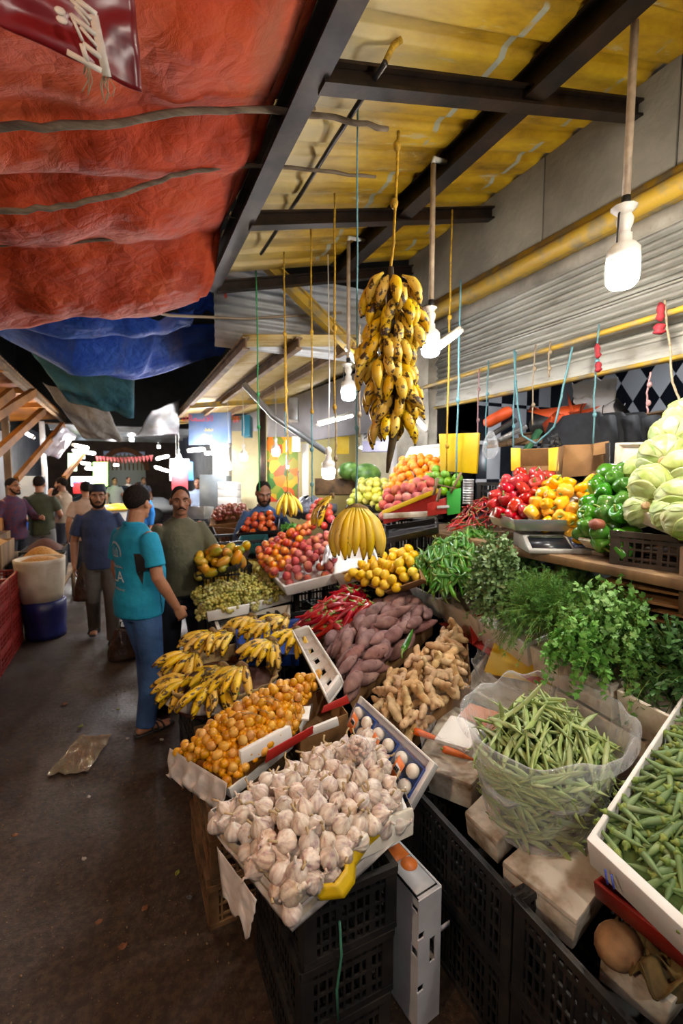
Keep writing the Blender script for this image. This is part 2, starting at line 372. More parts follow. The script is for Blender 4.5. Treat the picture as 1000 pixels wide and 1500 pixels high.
# blue tarps
def bt(s, t):   # hangs between the two roofs; s across, t downwards/away
    a = [at(-20, 428, y=4.6), at(130, 440, y=4.6), at(230, 470, y=4.7), at(285, 452, y=4.7)]
    b = [at(-20, 455, y=5.2), at(90, 492, y=5.2), at(200, 480, y=5.2), at(275, 466, y=5.2)]
    k = min(2.999, s*3); i = int(k); p = a[i].lerp(a[i+1], k-i); q = b[i].lerp(b[i+1], k-i); r = p.lerp(q, t)
    return r + V((0, 0, -.12*math.sin(PI*t) + .05*noise.noise((s*7, t*3, 1))))
tag(MB().grid(bt, 40, 16).build('blue_tarpaulin', m_bt, loc=at(150, 460, y=5), solid=.003), 'crumpled blue tarpaulin tucked behind the red one', 'tarpaulin')
def bt2(s, t):
    a = [at(-60, 430, y=5.6), at(110, 495, y=5.6), at(230, 483, y=5.6), at(354, 468, y=5.6)]
    b = [at(10, 492, y=6.4), at(95, 540, y=6.4), at(200, 556, y=6.4), at(322, 522, y=6.0)]
    k = min(2.999, s*3); i = int(k); e = k-i; e = e*e*(3-2*e); p = a[i].lerp(a[i+1], e); q = b[i].lerp(b[i+1], e); r = p.lerp(q, t)
    return r + V((0, 0, -.18*math.sin(PI*t)*math.sin(PI*min(1, s+.1)) + .05*noise.noise((s*6, t*3, 4))))
tag(MB().grid(bt2, 44, 20).build('blue_tarpaulin', m_bt, loc=at(180, 520, y=6), solid=.003), 'wide sagging blue tarpaulin stretched across the walkway', 'tarpaulin')
def q4(name, quad, sag, m, lab, cat='cloth', n=20, fr=5):
    def fn(s, t): return bil(quad, s, t) + V((0, .03*noise.noise((s*fr, t*fr, 3)), -sag*math.sin(PI*s)*math.sin(PI*t)+.04*noise.noise((s*fr, t*fr, 7))))
    return tag(MB().grid(fn, n, n).build(name, m, loc=sum(quad, V())/4, solid=.004), lab, cat)
q4('cloth_awning', [at(25, 486, y=6.6), at(197, 552, y=6.6), at(196, 612, y=7.1), at(100, 588, y=7.1)], .06, m_tl, 'hanging teal cloth under the blue tarpaulin')
q4('cloth_awning', [at(62, 560, y=7.6), at(155, 592, y=7.6), at(180, 646, y=8.2), at(122, 642, y=8.2)], .1, m_gt, 'ragged grey sheeting under the teal cloth')
q4('roof_panel', [at(222, 602, y=9), at(264, 585, y=9), at(262, 637, y=9.6), at(200, 638, y=9.6)], .02, m_gal, 'loose corrugated metal panel hanging over the far walkway', 'panel', fr=2)
# red torn banner with white letters, hanging below the tarpaulin
bq = [at(-90, -80, d=.86), at(192, -80, d=.96), at(208, 136, d=1.05), None]
_n = (bq[1]-bq[0]).cross(bq[2]-bq[0]); _q = ray(-90, -5); bq[3] = _C+_q*((bq[0]-_C).dot(_n)/_q.dot(_n))
m_ban = mat('red_banner_vinyl', '74161b', S('651318'), 4, .3, bump=.2, bscale=12, bdist=.01)
ban = thing('banner', 'torn dark red vinyl banner with white letters under the tarpaulin', 'banner', bq[1])
def bfn(s, t): p = bil(bq, s, t); return p + _f*(.012*noise.noise((s*5, t*5, 2)))
o = MB().grid(bfn, 24, 20).build('banner_sheet', m_ban, ban, solid=.002); o.location = -bq[1]
m_let = mat('banner_white', 'd8cfc4', S('b9aca0'), 9, .5)
def stroke(pts, w, mb):
    for a, b in zip(pts, pts[1:]):
        mb.bar(at(*a, d=DL(*a)), at(*b, d=DL(*b)), w, .003, up=tuple(bn))
bn = (bq[1]-bq[0]).cross(bq[3]-bq[0]).normalized()
def DL(u, v): q = ray(u, v); return (bq[0]-_C).dot(bn)/q.dot(bn) - .03
mb = MB()
for st_, w in (([(365, 140), (490, 715)], 75), ([(115, 485), (440, 665)], 42), ([(255, 410), (305, 585)], 42), ([(262, 405), (440, 545)], 40), ([(150, 125), (262, 385)], 26), ([(160, 150), (390, 330)], 40), ([(240, 250), (400, 440)], 26), ([(150, -10), (345, 190)], 30), ([(200, -10), (395, 140)], 42), ([(190, 60), (330, 240)], 24)):
    stroke([(80+.15625*x, .15625*y) for x, y in st_], w*.15625/667*1.0, mb)
for u, v in ((88, 16), (91, 29)): mb.ball(at(u, v, d=DL(u, v)), (.011, .003, .008), 12, 6)
o = mb.build('lettering', m_let, ban); o.location = -bq[1]
mb = MB()
for i in range(14):
    u0 = R.choice((126, 130, 152, 158)); v0 = 92+(u0-126)*.6; p = at(u0, v0, d=.99); q = at(u0+R.uniform(-10, 8), v0+R.uniform(15, 45), d=1.0); mb.tube([p, p.lerp(q, .5)+V((R.uniform(-.01, .01), 0, 0)), q], .0012, 4)
o = mb.build('frayed_threads', mat('thread', '8c7a64'), ban); o.location = -bq[1]
# clothes-line wire crossing under the tarps
tag(MB().tube([at(u, v, y=4.3) for u, v in ((-20, 380), (60, 420), (150, 445), (250, 462), (360, 467), (500, 458))], .012, 6).build('overhead_cable', mat('tan_cable', 'b09a80', rough=.6), loc=at(250, 460, y=4.3)), 'thick tan cable crossing below the blue tarpaulin', 'cable')

struct(MB().box((-3.2, 11, 4.9), (.2, 16, 3.6)).build('wall_upper_left', m_dark)); struct(MB().box((2.95, 11, 4.9), (.2, 13.5, 3.6)).build('wall_upper_right', m_dark)); struct(MB().box((0, 9, 6.7), (7, 18, .1)).build('ceiling_upper', m_dark))  # dark walls and top cover added to black out the sky gaps
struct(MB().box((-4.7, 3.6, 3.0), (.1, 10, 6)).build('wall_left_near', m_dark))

q4('blue_scrap', [at(258, 418, y=4.9), at(300, 402, y=4.9), at(320, 456, y=5.0), at(262, 464, y=5.0)], .03, m_bt, 'torn scrap of blue tarpaulin beside the metal sheet', 'tarpaulin')
# ------------------------------------------------------------------ lamps
EXPO = 0.72
WARM, COOL = (1, .93, .82), (.93, .96, 1)
def em(name, c, st):
    t = Mt(name); t.col((.8, .8, .8, 1)); t.set('Emission Color', (*c, 1)); t.set('Emission Strength', st); return t.m
LB = 230
m_bulb = em('lit_bulb_diffuser', WARM, LB); m_bulbc = em('lit_bulb_cool', COOL, LB*.55); m_tube = em('lit_tube', COOL, 60)
m_far = em('far_lit_bulb', (1, .97, .95), 220)
def bulb(root, p, r, m, wire=True):   # p: top of the socket in root space
    s = r/.06
    MB().lathe([(.012*s, 0), (.02*s, -.004*s), (.032*s, -.03*s), (.03*s, -.05*s), (.022*s, -.07*s), (.022*s, -.085*s), (.03*s, -.09*s)], 14, m=M.Translation(p)).build('lamp_socket', m_white, root)
    MB().lathe([(.024*s, -.085*s), (.03*s, -.1*s), (.03*s, -.12*s), (.045*s, -.13*s), (.06*s, -.15*s), (.062*s, -.2*s)], 16, rib=lambda a, t: 1+.02*math.cos(a*16)*(t > .5), m=M.Translation(p)).build('bulb_housing', m_white, root)
    MB().lathe([(.061*s, -.2*s), (.062*s, -.24*s), (.058*s, -.275*s), (.045*s, -.292*s), (.02*s, -.3*s)], 14, m=M.Translation(p)).build('diffuser', m, root)
def pole_lamp(x, y, zb, r, m, lab, arm=0):
    t = thing('hanging_lamp', lab, 'lamp', (x, y, zb)); s = r/.06; zt = 3.68
    top = zb+.3*s
    MB().tube([(0, 0, top-zb), (0, 0, zt-zb-.02)], .016, 8).build('conduit_pole', m_pipe, t)
    if arm: MB().tube([(0, 0, zt-zb-.02), (.0, 0, zt-zb+.01), (arm, 0, zt-zb+.015)], .015, 8).build('arm', m_white, t); MB().ball((arm, 0, zt-zb+.01), .035, 8, 6).build('tape_wrap', m_pipe, t)
    MB().tube([(0, 0, top-zb+.005), (0, 0, top-zb+.06)], .018, 8).build('black_tape', m_black, t)
    MB().lathe([(.014, .02), (.05*s, .012), (.02*s, -.02)], 10, m=M.Translation((-.01, 0, top-zb))).build('bracket', m_white, t)
    MB().tube([(.0, 0, top-zb+.06), (-.04, 0, top-zb-.02), (-.045, 0, top-zb-.15*s), (-.03*s, 0, top-zb-.19*s)], .004, 5).build('wire', m_black, t)
    bulb(t, V((0, 0, top-zb)), r, m); return t
p = at(910, 423, y=1.3); pole_lamp(p.x, p.y, p.z, .062, m_bulb, 'lit bulb on a tan conduit pole in front of the shutter, nearest lamp')
p = at(630, 523, y=2.34); pole_lamp(p.x, p.y, p.z, .055, m_bulbc, 'lit bulb on a conduit pole right of the hanging banana cluster', 1.86-p.x)
p = at(510, 587, y=3.36); pole_lamp(p.x, p.y, p.z, .055, m_bulbc, 'lit bulb on a conduit pole left of the hanging banana cluster', 1.84-p.x)
pole_lamp(1.7, .2, 2.75, .06, m_bulb, 'lit bulb on a conduit pole farther along the pipe')  # out-of-view lamp added for ambient fill
def wire_bulb(p, top, r, m, lab):
    t = thing('hanging_bulb', lab, 'lamp', p); s = r/.06
    MB().tube([(0, 0, .3*s), (.01, 0, (top-p.z)*.5), (0, 0, top-p.z)], .004, 5).build('wire', m_white, t)
    bulb(t, V((0, 0, .3*s)), r, m)
wire_bulb(at(481, 702, d=3.6), 3.5, .05, em('lit_bulb_dim', COOL, LB*.2), 'white lit bulb hanging on a wire above the tomatoes')
def tube_lamp(a, b, m, lab, r=.014):
    t = thing('tube_lamp', lab, 'lamp', (a+b)/2); c = (a+b)/2; a, b = a-c, b-c; d = (b-a).normalized()
    MB().tube([a, b], r, 8).build('glass_tube', m, t)
    MB().tube([a-d*.03, a], r*1.2, 8).build('end_cap', m_white, t); MB().tube([b, b+d*.03], r*1.2, 8).build('end_cap', m_white, t)
    MB().bar(a+V((0, 0, .03)), b+V((0, 0, .03)), .03, .02).build('batten', m_white, t)
tube_lamp(at(466, 622, d=4.6), at(515, 609, d=5.0), m_tube, 'slanting lit tube lamp left of the bananas')
tube_lamp(at(597, 601, d=4.1), at(622, 628, d=4.0), m_tube, 'lit tube lamp on the yellow brace behind the bananas')
tube_lamp(at(556, 639, d=6), at(600, 643, d=6), m_tube, 'lit tube lamp under the lavender shop sign')
tube_lamp(at(527, 656, d=7), at(553, 655, d=7), m_tube, 'lit tube lamp inside the shop left of the oranges')
tube_lamp(at(421, 640, d=6), at(421, 686, d=6), m_tube, 'upright lit tube lamp on the far shop wall')
tube_lamp(at(640, 512, d=2.75), at(672, 487, d=2.85), m_tube, 'short bright tube lamp beside the bulb right of the bananas')
tube_lamp(at(508, 512, d=4.2), at(526, 538, d=4.2), m_tube, 'short lit tube lamp on the yellow diagonal brace')

m_warm = em('lit_bulb_warm', (1, .78, .52), LB*1.5)
for x, y, z, lab in ((-1.75, 2.3, 2.7, 'lit bulb of the left stall, first'), (-1.6, .2, 2.7, 'lit bulb of the left stall, second'), (.3, -1.0, 2.7, 'lit bulb over the walkway behind')):  # unseen bulbs added as fill light for the foreground
    wire_bulb(V((x, y, z)), 3.3, .062, m_bulb if x > 0 else m_warm, lab)

for x, y, z, lab in ((3.5, 2.2, 2.75, 'bulb inside the shuttered shop'), (3.7, 6.3, 2.7, 'bulb inside the shop beyond the pillar'), (3.6, 10.5, 2.7, 'bulb inside the far right shop'), (-2.7, 8.2, 2.5, 'bulb at the back of the left stalls'), (-2.5, 13.2, 2.6, 'bulb in the far left shops'), (.2, 14.5, 2.75, 'bulb over the far walkway'), (2.2, 13, 2.7, 'bulb by the far right wall'), (3.3, 7.6, 2.6, 'bulb before the cream wall'), (-2.2, 16.5, 2.6, 'bulb at the end of the left shops'), (1.2, 19, 2.8, 'bulb near the arch')):  # all after the first are added to brighten the far shops
    wire_bulb(V((x, y, z)), 3.15, .055, m_bulbc, 'lit '+lab)
# ------------------------------------------------------------------ crates, boxes, trays
m_foam = mat('white_foam', 'e3e1dd', S('c9c2b6'), 5, .7, bump=.25, bscale=130, bdist=.002, stops=(.5, .8), rand=True)
m_foamd = mat('stained_foam', 'd9d2c4', S('86704e'), 5, .8, bump=.35, bscale=60, stops=(.48, .76), rand=True)
m_foamx = mat('dirty_foam', 'd0c8b8', S('725a3a'), 6, .85, bump=.45, bscale=45, stops=(.44, .66), rand=True)
m_crate = mat('black_crate', '141416', S('37312a'), 6, .55, bump=.2, bscale=30, stops=(.45, .75), val=.2, rand=True)
m_brown = mat('dusty_brown_crate', '80603c', S('46331f'), 7, .75, bump=.4, bscale=30, rand=True)
m_blue = mat('blue_plastic', '15306e', S('1d4aa0'), 4, .4)
m_red = mat('red_plastic', 'a0231a', S('74190f'), 5, .5, bump=.1)
m_card = mat('cardboard', '9c7448', S('7d5a35'), 4, .8, bump=.2)
m_cardr = mat('red_printed_card', 'b3271f', S('98211b'), 4, .5)
m_cardy = mat('yellow_card', 'd8b400', S('c29f06'), 5, .5)
m_paper = mat('waxed_paper', 'cfc8c2', S('a8a099'), 6, .6, bump=.5, bscale=12, bdist=.02)
m_wcard = mat('white_printed_card', 'c9c9cc', S('aaa9ac'), 4, .5, bump=.05)
def crate_mb(w, l, h, gap=.03, ny=3):
    mb = MB(); t = .006; x, y = w/2, l/2
    for i in (-1, 1):
        for j in (-1, 1):
            mb.box((i*(x-.006), j*(y-.02), h/2), (.014, .04, h)); mb.box((i*(x-.02), j*(y-.006), h/2), (.04, .014, h))
    for i in (-1, 1):
        mb.box((i*(x-.005), 0, h-.012), (.02, l, .024)); mb.box((0, i*(y-.005), h-.012), (w, .02, .024))
        mb.box((i*(x-.005), 0, .01), (.014, l, .02)); mb.box((0, i*(y-.005), .01), (w, .014, .02))
        for k in range(1, ny+1):
            z = h*k/(ny+1)
            mb.box((i*(x-.006), 0, z), (.008, l, .009 if k != ny else .016)); mb.box((0, i*(y-.006), z), (w, .008, .009 if k != ny else .016))
        n = int(l/gap)
        for k in range(1, n): mb.box((i*(x-.006), -y+l*k/n, h/2), (.007, .007 if k % 4 else .02, h))
        n = int(w/gap)
        for k in range(1, n): mb.box((-x+w*k/n, i*(y-.006), h/2), (.007 if k % 4 else .02, .007, h))
    mb.box((0, 0, .006), (w-.01, l-.01, .008))
    for k in range(-3, 4): mb.box((k*w/8, 0, .012), (.012, l-.02, .012))
    return mb
CR = {}
def crate(x, y, z, w, l, h, rz=0, m=None, lab='', group=None, gap=.03, name='plastic_crate', cat='crate', ny=3):
    m = m or m_crate; k = (round(w, 3), round(l, 3), round(h, 3), m.name, gap)
    if k not in CR: CR[k] = crate_mb(w, l, h, gap, ny).mesh(name, m, smooth=False)
    o = bpy.data.objects.new(name, CR[k]); col.objects.link(o); o.location = (x, y, z); o.rotation_euler = (0, 0, rz)
    return tag(o, lab, cat, group)
def quadbox(name, lab, cat, q, depth, th, m, group=None, shrink=.95, bev=.008, parent=None, floor=True, holes=()):
    c = sum(q, V())/4; up = (q[1]-q[0]).cross(q[3]-q[0]).normalized(); up = up if up.z > 0 else -up
    def ins(p, d): return c + (p-c)*(1-d/max(.05, (p-c).length)*1.35)
    ot = q; ob = [c + (p-c)*shrink - up*depth for p in q]; it = [ins(p, th) for p in q]; ib = [c+(ins(p, th)-c)*shrink - up*(depth-th) for p in q]
    v = ot+ob+it+ib; f = []
    for i in range(4):
        j = (i+1) % 4; f += [(i, j, 4+j, 4+i), (i, j, 8+j, 8+i), (8+i, 8+j, 12+j, 12+i)]
    f += [(4, 5, 6, 7), (12, 13, 14, 15)]
    mb = MB().add(v, f); base = c-up*depth
    o = mb.build(name, m, parent, loc=base, bevel=bev)
    if not parent: tag(o, lab, cat, group)
    return o
def P(u, v, k, kind='z'): return at(u, v, **{kind: k})
def QZ(*a): return [at(u, v, z=z) for u, v, z in a]
def QD(*a): return [at(u, v, d=d) for u, v, d in a]
def slab(name, lab, cat, pts, th, m, up=None, parent=None, bev=.003):
    """a plate from a polygon of world points, given thickness"""
    n = (pts[1]-pts[0]).cross(pts[-1]-pts[0]).normalized(); k = len(pts)
    v = [p+n*th/2 for p in pts]+[p-n*th/2 for p in pts]; f = [tuple(range(k)), tuple(range(2*k-1, k-1, -1))]
    f += [(i, (i+1) % k, k+(i+1) % k, k+i) for i in range(k)]
    c = sum(pts, V())/k
    o = MB().add(v, f).build(name, m, None, loc=c, bevel=bev, smooth='auto')
    if parent: o.parent = parent; o.location = c - parent.location
    else: tag(o, lab, cat)
    return o
# --- crate stacks of the stall
for i, (z, n) in enumerate(((0, 'bottom'), (.212, 'middle'), (.424, 'top'))):
    crate(.545+.01*i, 1.37, z, .31, .5, .21, .0, None, f'black crate, {n} of the three stacked under the garlic', 'crates under the garlic', .026)
tag(MB().tube([at(497, 1350, y=1.11), at(500, 1400, y=1.105), at(493, 1450, y=1.11), at(495, 1495, y=1.11)], .004, 6).build('green_twine', mat('green_twine', '3f7d62', rough=.7), loc=at(497, 1400, y=1.11)), 'thin green twine hanging down the crates under the garlic', 'twine')
for i, (z, n) in enumerate(((0, 'bottom'), (.192, 'middle'), (.384, 'top'))):
    crate(.45+.015*i, 2.03, z, .42, .54, .19, .0, m_brown, f'brown dusty crate, {n} of the stack under the yellow dates', 'brown crates under the dates', .05)
for i, (z, n) in enumerate(((0, 'bottom'), (.28, 'top'))):
    crate(.48, 2.72, z, .42, .52, .28, .06, None, f'black crate, {n} of the pair under the banana basket', 'crates under the bananas')
    crate(.92, 2.65, z, .4, .5, .3, .0, None, f'black crate, {n} of the pair behind the banana basket', 'crates under the bananas')
k = 0
for y, pl_ in ((1.72, 'behind the white carton'), (1.19, 'under the beans bag'), (.66, 'under the okra box'), (.13, 'nearest the camera at the lower right')):
    for z, n in ((0, 'lower'), (.29, 'upper')):
        crate(1.2-.0*y, y, z, .38, .52, .29, .0, None, f'black crate, {n} one {pl_}', 'black crates along the front of the stall', .024, ny=4)
for y in (1.0, 1.55, 2.1, 2.65):
    for z in (0, .3): crate(1.66, y, z, .5, .52, .3, 0, None, 'black crate in the dark under the ginger and bags', 'crates hidden under the stall')
for x, y, lab in ((1.25, 2.6, 'potatoes'), (1.3, 3.1, 'red peppers')):
    for z in (0, .33): crate(x, y, z, .4, .5, .33, 0, None, f'black crate under the {lab}', f'crates under the {lab}')
for i, z in enumerate((0, .25, .5)):
    crate(.8, 3.72, z, .52, .66, .25, 0, None, f'black crate under the grapes, {("bottom", "middle", "top")[i]} of the left stack', 'crates under the grapes')
    crate(1.18, 3.5, z, .4, .3, .25, 0, None, f'black crate under the grapes, {("bottom", "middle", "top")[i]} of the right stack', 'crates under the grapes')
for i, z in enumerate((0, .3, .6)):
    crate(1.62, 3.86, z, .8, .5, .3, .12, None, f'black crate under the peaches, {("bottom", "middle", "top")[i]} of the stack', 'crates under the peaches', .034)
    crate(2.25, 3.6, z, .6, .5, .3, .1, None, f'black crate behind the lemons, {("bottom", "middle", "top")[i]} of the stack', 'crates behind the lemons', .034)
# --- garlic tray
gq = QZ((432, 1338, .68), (600, 1190, .70), (548, 1070, .73), (312, 1192, .68))
gt = quadbox('foam_tray', 'white foam tray holding the garlic, lined with waxed paper', 'tray', gq, .035, .014, m_foam)
def rimpaper(s, t):
    k = s*4; i = int(k) % 4; e = k-int(k); p = gq[i].lerp(gq[(i+1) % 4], e); c = sum(gq, V())/4; d = (p-c); d.z = 0; d.normalize()
    w = noise.noise((s*14, t*2, 5)); return p + d*(.008+.016*t+.016*w*t) + V((0, 0, .016-.045*t+.03*w*t))
o = MB().grid(rimpaper, 120, 6, wrap=False).build('paper_liner', m_paper, gt, solid=.0015); o.location = -gt.location
pts = QZ((318, 1240, .705), (376, 1318, .695)); a, b = pts
def torn(s, t):
    w = .5+.5*math.sin(s*PI); return a.lerp(b, s*(1-.35*t)+.3*t) + V((-.02*t, -.02*t, -.0-.15*t*(.6+.4*noise.noise((s*4, 1, 1))))) + V((0, .012*noise.noise((s*5, t*5, 2)), 0))
o = MB().grid(torn, 14, 14).build('torn_paper', m_paper, gt, solid=.0015); o.location = -gt.location
slab('red_card', 'red card strip standing at the back edge of the garlic', 'card', [at(388, 1118, z=.72), at(462, 1072, z=.74), at(458, 1063, z=.78), at(392, 1100, z=.77)], .006, m_cardr)
def yst(s, t):
    pts = [(455, 1306), (490, 1302), (506, 1280), (508, 1255), (530, 1225), (563, 1197)]; k = s*5; i = min(4, int(k)); e = k-i
    p = at(lerp(pts[i][0], pts[i+1][0], e), lerp(pts[i][1], pts[i+1][1], e), z=.72+.006*k); return p + V((.02, -.02, 0))*t + V((0, 0, .016-.034*t))
tag(MB().grid(yst, 40, 3).build('yellow_strip', m_cardy, loc=at(508, 1255, z=.715), solid=.006), 'bent yellow card strip along the right edge of the garlic tray', 'card')
quadfl = [at(512, 1265, z=.70), at(603, 1222, z=.66), at(603, 1182, z=.74), at(545, 1205, z=.76)]
slab('foam_flap', 'grubby white foam wall at the right of the garlic tray', 'foam', quadfl, .02, m_foamd, bev=.006)
# --- dates tray
dq = QZ((336, 1156, .645), (430, 1080, .67), (468, 1012, .69), (252, 1104, .64))
dt = quadbox('foam_tray', 'white foam tray holding the yellow dates', 'tray', dq, .055, .018, m_foam)
def dpaper(s, t):
    p = dq[0].lerp(dq[3], s) if s < 1 else dq[3]; d = V((-.7, -.3, 0)); w = noise.noise((s*9, t*2, 9))
    return p + d*(.012+.03*t+.045*w*t) + V((0, 0, .03-.11*t+.06*w*t))
o = MB().grid(dpaper, 50, 8).build('paper_liner', m_paper, dt, solid=.0015); o.location = -dt.location
slab('foam_piece', 'broken white foam wall between the dates and the garlic', 'foam', [at(352, 1120, z=.70), at(428, 1085, z=.70), at(424, 1060, z=.77), at(350, 1100, z=.76)], .022, m_foam, bev=.007)
bx = thing('cardboard_box', 'small open brown cardboard box between dates and white foam lid', 'box', at(462, 1050, z=.6))
quadbox('box_body', '', '', [p-bx.location for p in QZ((440, 1075, .71), (510, 1045, .72), (480, 1005, .74), (425, 1030, .73))], .14, .006, m_card, parent=bx, bev=.002, shrink=1)
slab('foam_piece', 'flat broken piece of white foam on the brown cardboard box', 'foam', QZ((422, 1052, .755), (452, 1055, .755), (455, 1035, .765), (430, 1036, .765)), .012, m_foam)
slab('foam_piece', 'long strip of white foam above the red card', 'foam', QZ((447, 1080, .73), (496, 1062, .74), (494, 1050, .78), (450, 1068, .77)), .012, m_foam)
slab('red_card', 'red card corner behind the foam strip', 'card', QZ((470, 1045, .75), (512, 1030, .76), (508, 1018, .80), (474, 1034, .78)), .005, m_cardr)
# white foam lid leaning up, with vent holes
def lid():
    q = [at(482, 1034, z=.74), at(505, 1003, z=.80), at(457, 928, z=.93), at(432, 936, z=.88)]
    a, b, c, d = q; n = (b-a).cross(d-a).normalized(); n = n if n.dot(_C-a) > 0 else -n; th = .016; mb = MB(); u = (b-a); w = (d-a)
    Lw, Ll = u.length, w.length
    def pt(s, t, z): return bil(q, s, t) + n*z
    def cell(s0, s1, t0, t1, z0, z1):
        v = [pt(s, t, z) for z in (z0, z1) for s, t in ((s0, t0), (s1, t0), (s1, t1), (s0, t1))]
        mb.add(v, [(3,2,1,0), (4,5,6,7), (0,1,5,4), (1,2,6,5), (2,3,7,6), (3,0,4,7)])
    ts = [0, .12, .2, .3, .38, .48, .56, .66, .74, .84, 1]
    for i in range(len(ts)-1):
        if i % 2 == 0: cell(0, 1, ts[i], ts[i+1], 0, th)
        else: cell(0, .34, ts[i], ts[i+1], 0, th); cell(.58, 1, ts[i], ts[i+1], 0, th)
    dp = .055
    cell(0, .1, 0, 1, th, th+dp); cell(.9, 1, 0, 1, th, th+dp*.9); cell(.1, .9, 0, .05, th, th+dp); cell(.1, .9, .95, 1, th, th+dp)
    o = mb.build('foam_tray', m_foam, loc=sum(q, V())/4, bevel=.004)
    tag(o, 'white foam tray with vent holes standing on edge between bananas and sweet potatoes', 'tray')
lid()
# --- basket of bananas
bc = V((.47, 2.62, .56)); bk = thing('banana_basket', 'round paper-lined basket full of spotted bananas', 'basket', bc)
def bsk(s, t):
    a = 2*PI*s; r = (.25+.09*t)*(1+.03*math.sin(a*24)*t+.05*noise.noise((math.cos(a)*2, math.sin(a)*2, t))); return (r*math.cos(a)*1.0, r*math.sin(a)*1.1, .16*t+.012*noise.noise((math.cos(a)*4, math.sin(a)*4, 3)))
MB().grid(bsk, 96, 8, wrap=True).build('basket_wall', mat('wicker', 'b89a66', S('7d6238'), 20, .7, bump=.6, bscale=60), bk, solid=.01)
MB().lathe([(.02, .01), (.3, .01), (.31, .075), (.02, .08)], 24).build('liner', mat('maroon_liner', '5c1d22', S('8a6a5a'), 6, .6), bk)
def bpap(s, t):
    a = PI*.75+PI*1.05*s; w = noise.noise((s*9, t*2, 4)); r = .30+.05*t+.02*w; return (r*math.cos(a), 1.1*r*math.sin(a), .165-.09*t+.03*w-.11*(1-t)*(t < .2))
MB().grid(bpap, 60, 6).build('paper_liner', m_paper, bk, solid=.002)
MB().grid(lambda s, t: (-.06+.09*s-.0*t, -.375-.03*t-.0*s+.07*s, .16-.13*t-.02*s), 6, 6).build('green_leaf_print', mat('green_print', '3cae35'), bk, solid=.002)
bt_ = quadbox('blue_tray', 'blue lined tray behind the bananas', 'tray', QZ((345, 958, .72), (438, 958, .74), (440, 905, .78), (345, 915, .76)), .09, .015, m_blue)
# --- mushrooms foam box lying tilted
mq = [at(597, 1187, z=.66), at(637, 1118, z=.80), at(527, 1018, z=.88), at(509, 1062, z=.74)]
mf = quadbox('foam_tray', 'white foam tray with three blue punnets leaning beside the garlic', 'tray', mq, .05, .02, m_foam, bev=.01)
# --- carton standing on end
ct = thing('white_carton', 'tall white carton with cut hand holes standing on the ground', 'carton', (.835, 1.30, 0), .12)
def carton():
    w, l, h = .10, .34, .47; mb = MB(); t = .005
    def wallx(x):  # with slots facing the viewer
        ys = [-l/2, l/2]
    # near face (y=-l/2 side is the viewer's), slots cut as gaps
    def panel(n, org, ux, uy, W, Hh, slots, m):
        m_ = MB(); xs = sorted({0, W, *[a for s in slots for a in (s[0], s[1])]}); ys = sorted({0, Hh, *[a for s in slots for a in (s[2], s[3])]})
        nn = ux.cross(uy)
        for i in range(len(xs)-1):
            for j in range(len(ys)-1):
                cx, cy = (xs[i]+xs[i+1])/2, (ys[j]+ys[j+1])/2
                if any(s[0] < cx < s[1] and s[2] < cy < s[3] for s in slots): continue
                v = [org+ux*x+uy*y+nn*z for z in (0, t) for x, y in ((xs[i], ys[j]), (xs[i+1], ys[j]), (xs[i+1], ys[j+1]), (xs[i], ys[j+1]))]
                m_.add(v, [(3,2,1,0), (4,5,6,7), (0,1,5,4), (1,2,6,5), (2,3,7,6), (3,0,4,7)])
        return m_.build(n, m, ct, smooth=False)
    X, Y, Z = V((1,0,0)), V((0,1,0)), V((0,0,1))
    panel('front_panel', V((-w/2, -l/2, 0)), X, Z, w, h, [(.05, .075, .22, .31), (0, .025, .33, .355), (0, .025, .14, .165)], m_wcard)
    panel('back_panel', V((-w/2, l/2, 0)), X, Z, w, h, [], m_wcard)
    panel('side_panel', V((-w/2, -l/2, 0)), Y, Z, l, h, [(0, .03, .42, .44), (0, .03, .26, .29)], m_wcard)
    panel('side_panel', V((w/2, -l/2, 0)), Y, Z, l, h, [(.03, .06, .2, .24)], m_wcard)
    MB().box((0, 0, h-.003), (w, l, .006)).build('top_panel', m_wcard, ct)
    MB().box((0, 0, .003), (w, l, .006)).build('bottom_panel', m_wcard, ct)
    o = MB().box((-.0, -.06, h+.001), (.09, .2, .002)).build('printed_label', mat('black_print', '1a1a1a'), ct)
    MB().box((0, -.06, h+.0025), (.084, .19, .001)).build('label_field', m_wcard, o)
    MB().box((0, .01, h+.0035), (.084, .06, .001)).build('orange_band', mat('orange_print', 'd5702a'), o)
    MB().lathe([(.03, 0), (.03, .001)], 20, m=M.Translation((.015, -.05, h+.0035))).build('orange_seal', MATS['orange_print'], o)
    MB().box((.075, -.17, .31), (.04, .004, .018)).build('tab', m_wcard, ct)
carton()
# --- foam boxes along the front, right side
bx_ = quadbox('foam_box', 'stained white foam box under the bag of carrots', 'box', QZ((605, 1118, .66), (690, 1150, .66), (765, 1075, .70), (655, 1030, .70)), .12, .02, m_foamx)
slab('lid', '', '', [p-V((0, 0, .008)) for p in QZ((605, 1118, .66), (690, 1150, .66), (765, 1075, .70), (655, 1030, .70))], .022, m_foamx, parent=bx_, bev=.006)
bx_ = quadbox('foam_box', 'stained white foam box between the carrot bag and the bean bag', 'box', QZ((680, 1190, .62), (728, 1235, .62), (800, 1160, .64), (740, 1130, .64)), .09, .02, m_foamx)
slab('lid', '', '', [p-V((0, 0, .008)) for p in QZ((680, 1190, .62), (728, 1235, .62), (800, 1160, .64), (740, 1130, .64))], .022, m_foamx, parent=bx_, bev=.006)
bx_ = quadbox('foam_box', 'dirty white foam box under the bean bag', 'box', QZ((735, 1262, .60), (845, 1350, .58), (930, 1230, .62), (830, 1180, .62)), .12, .02, m_foamx)
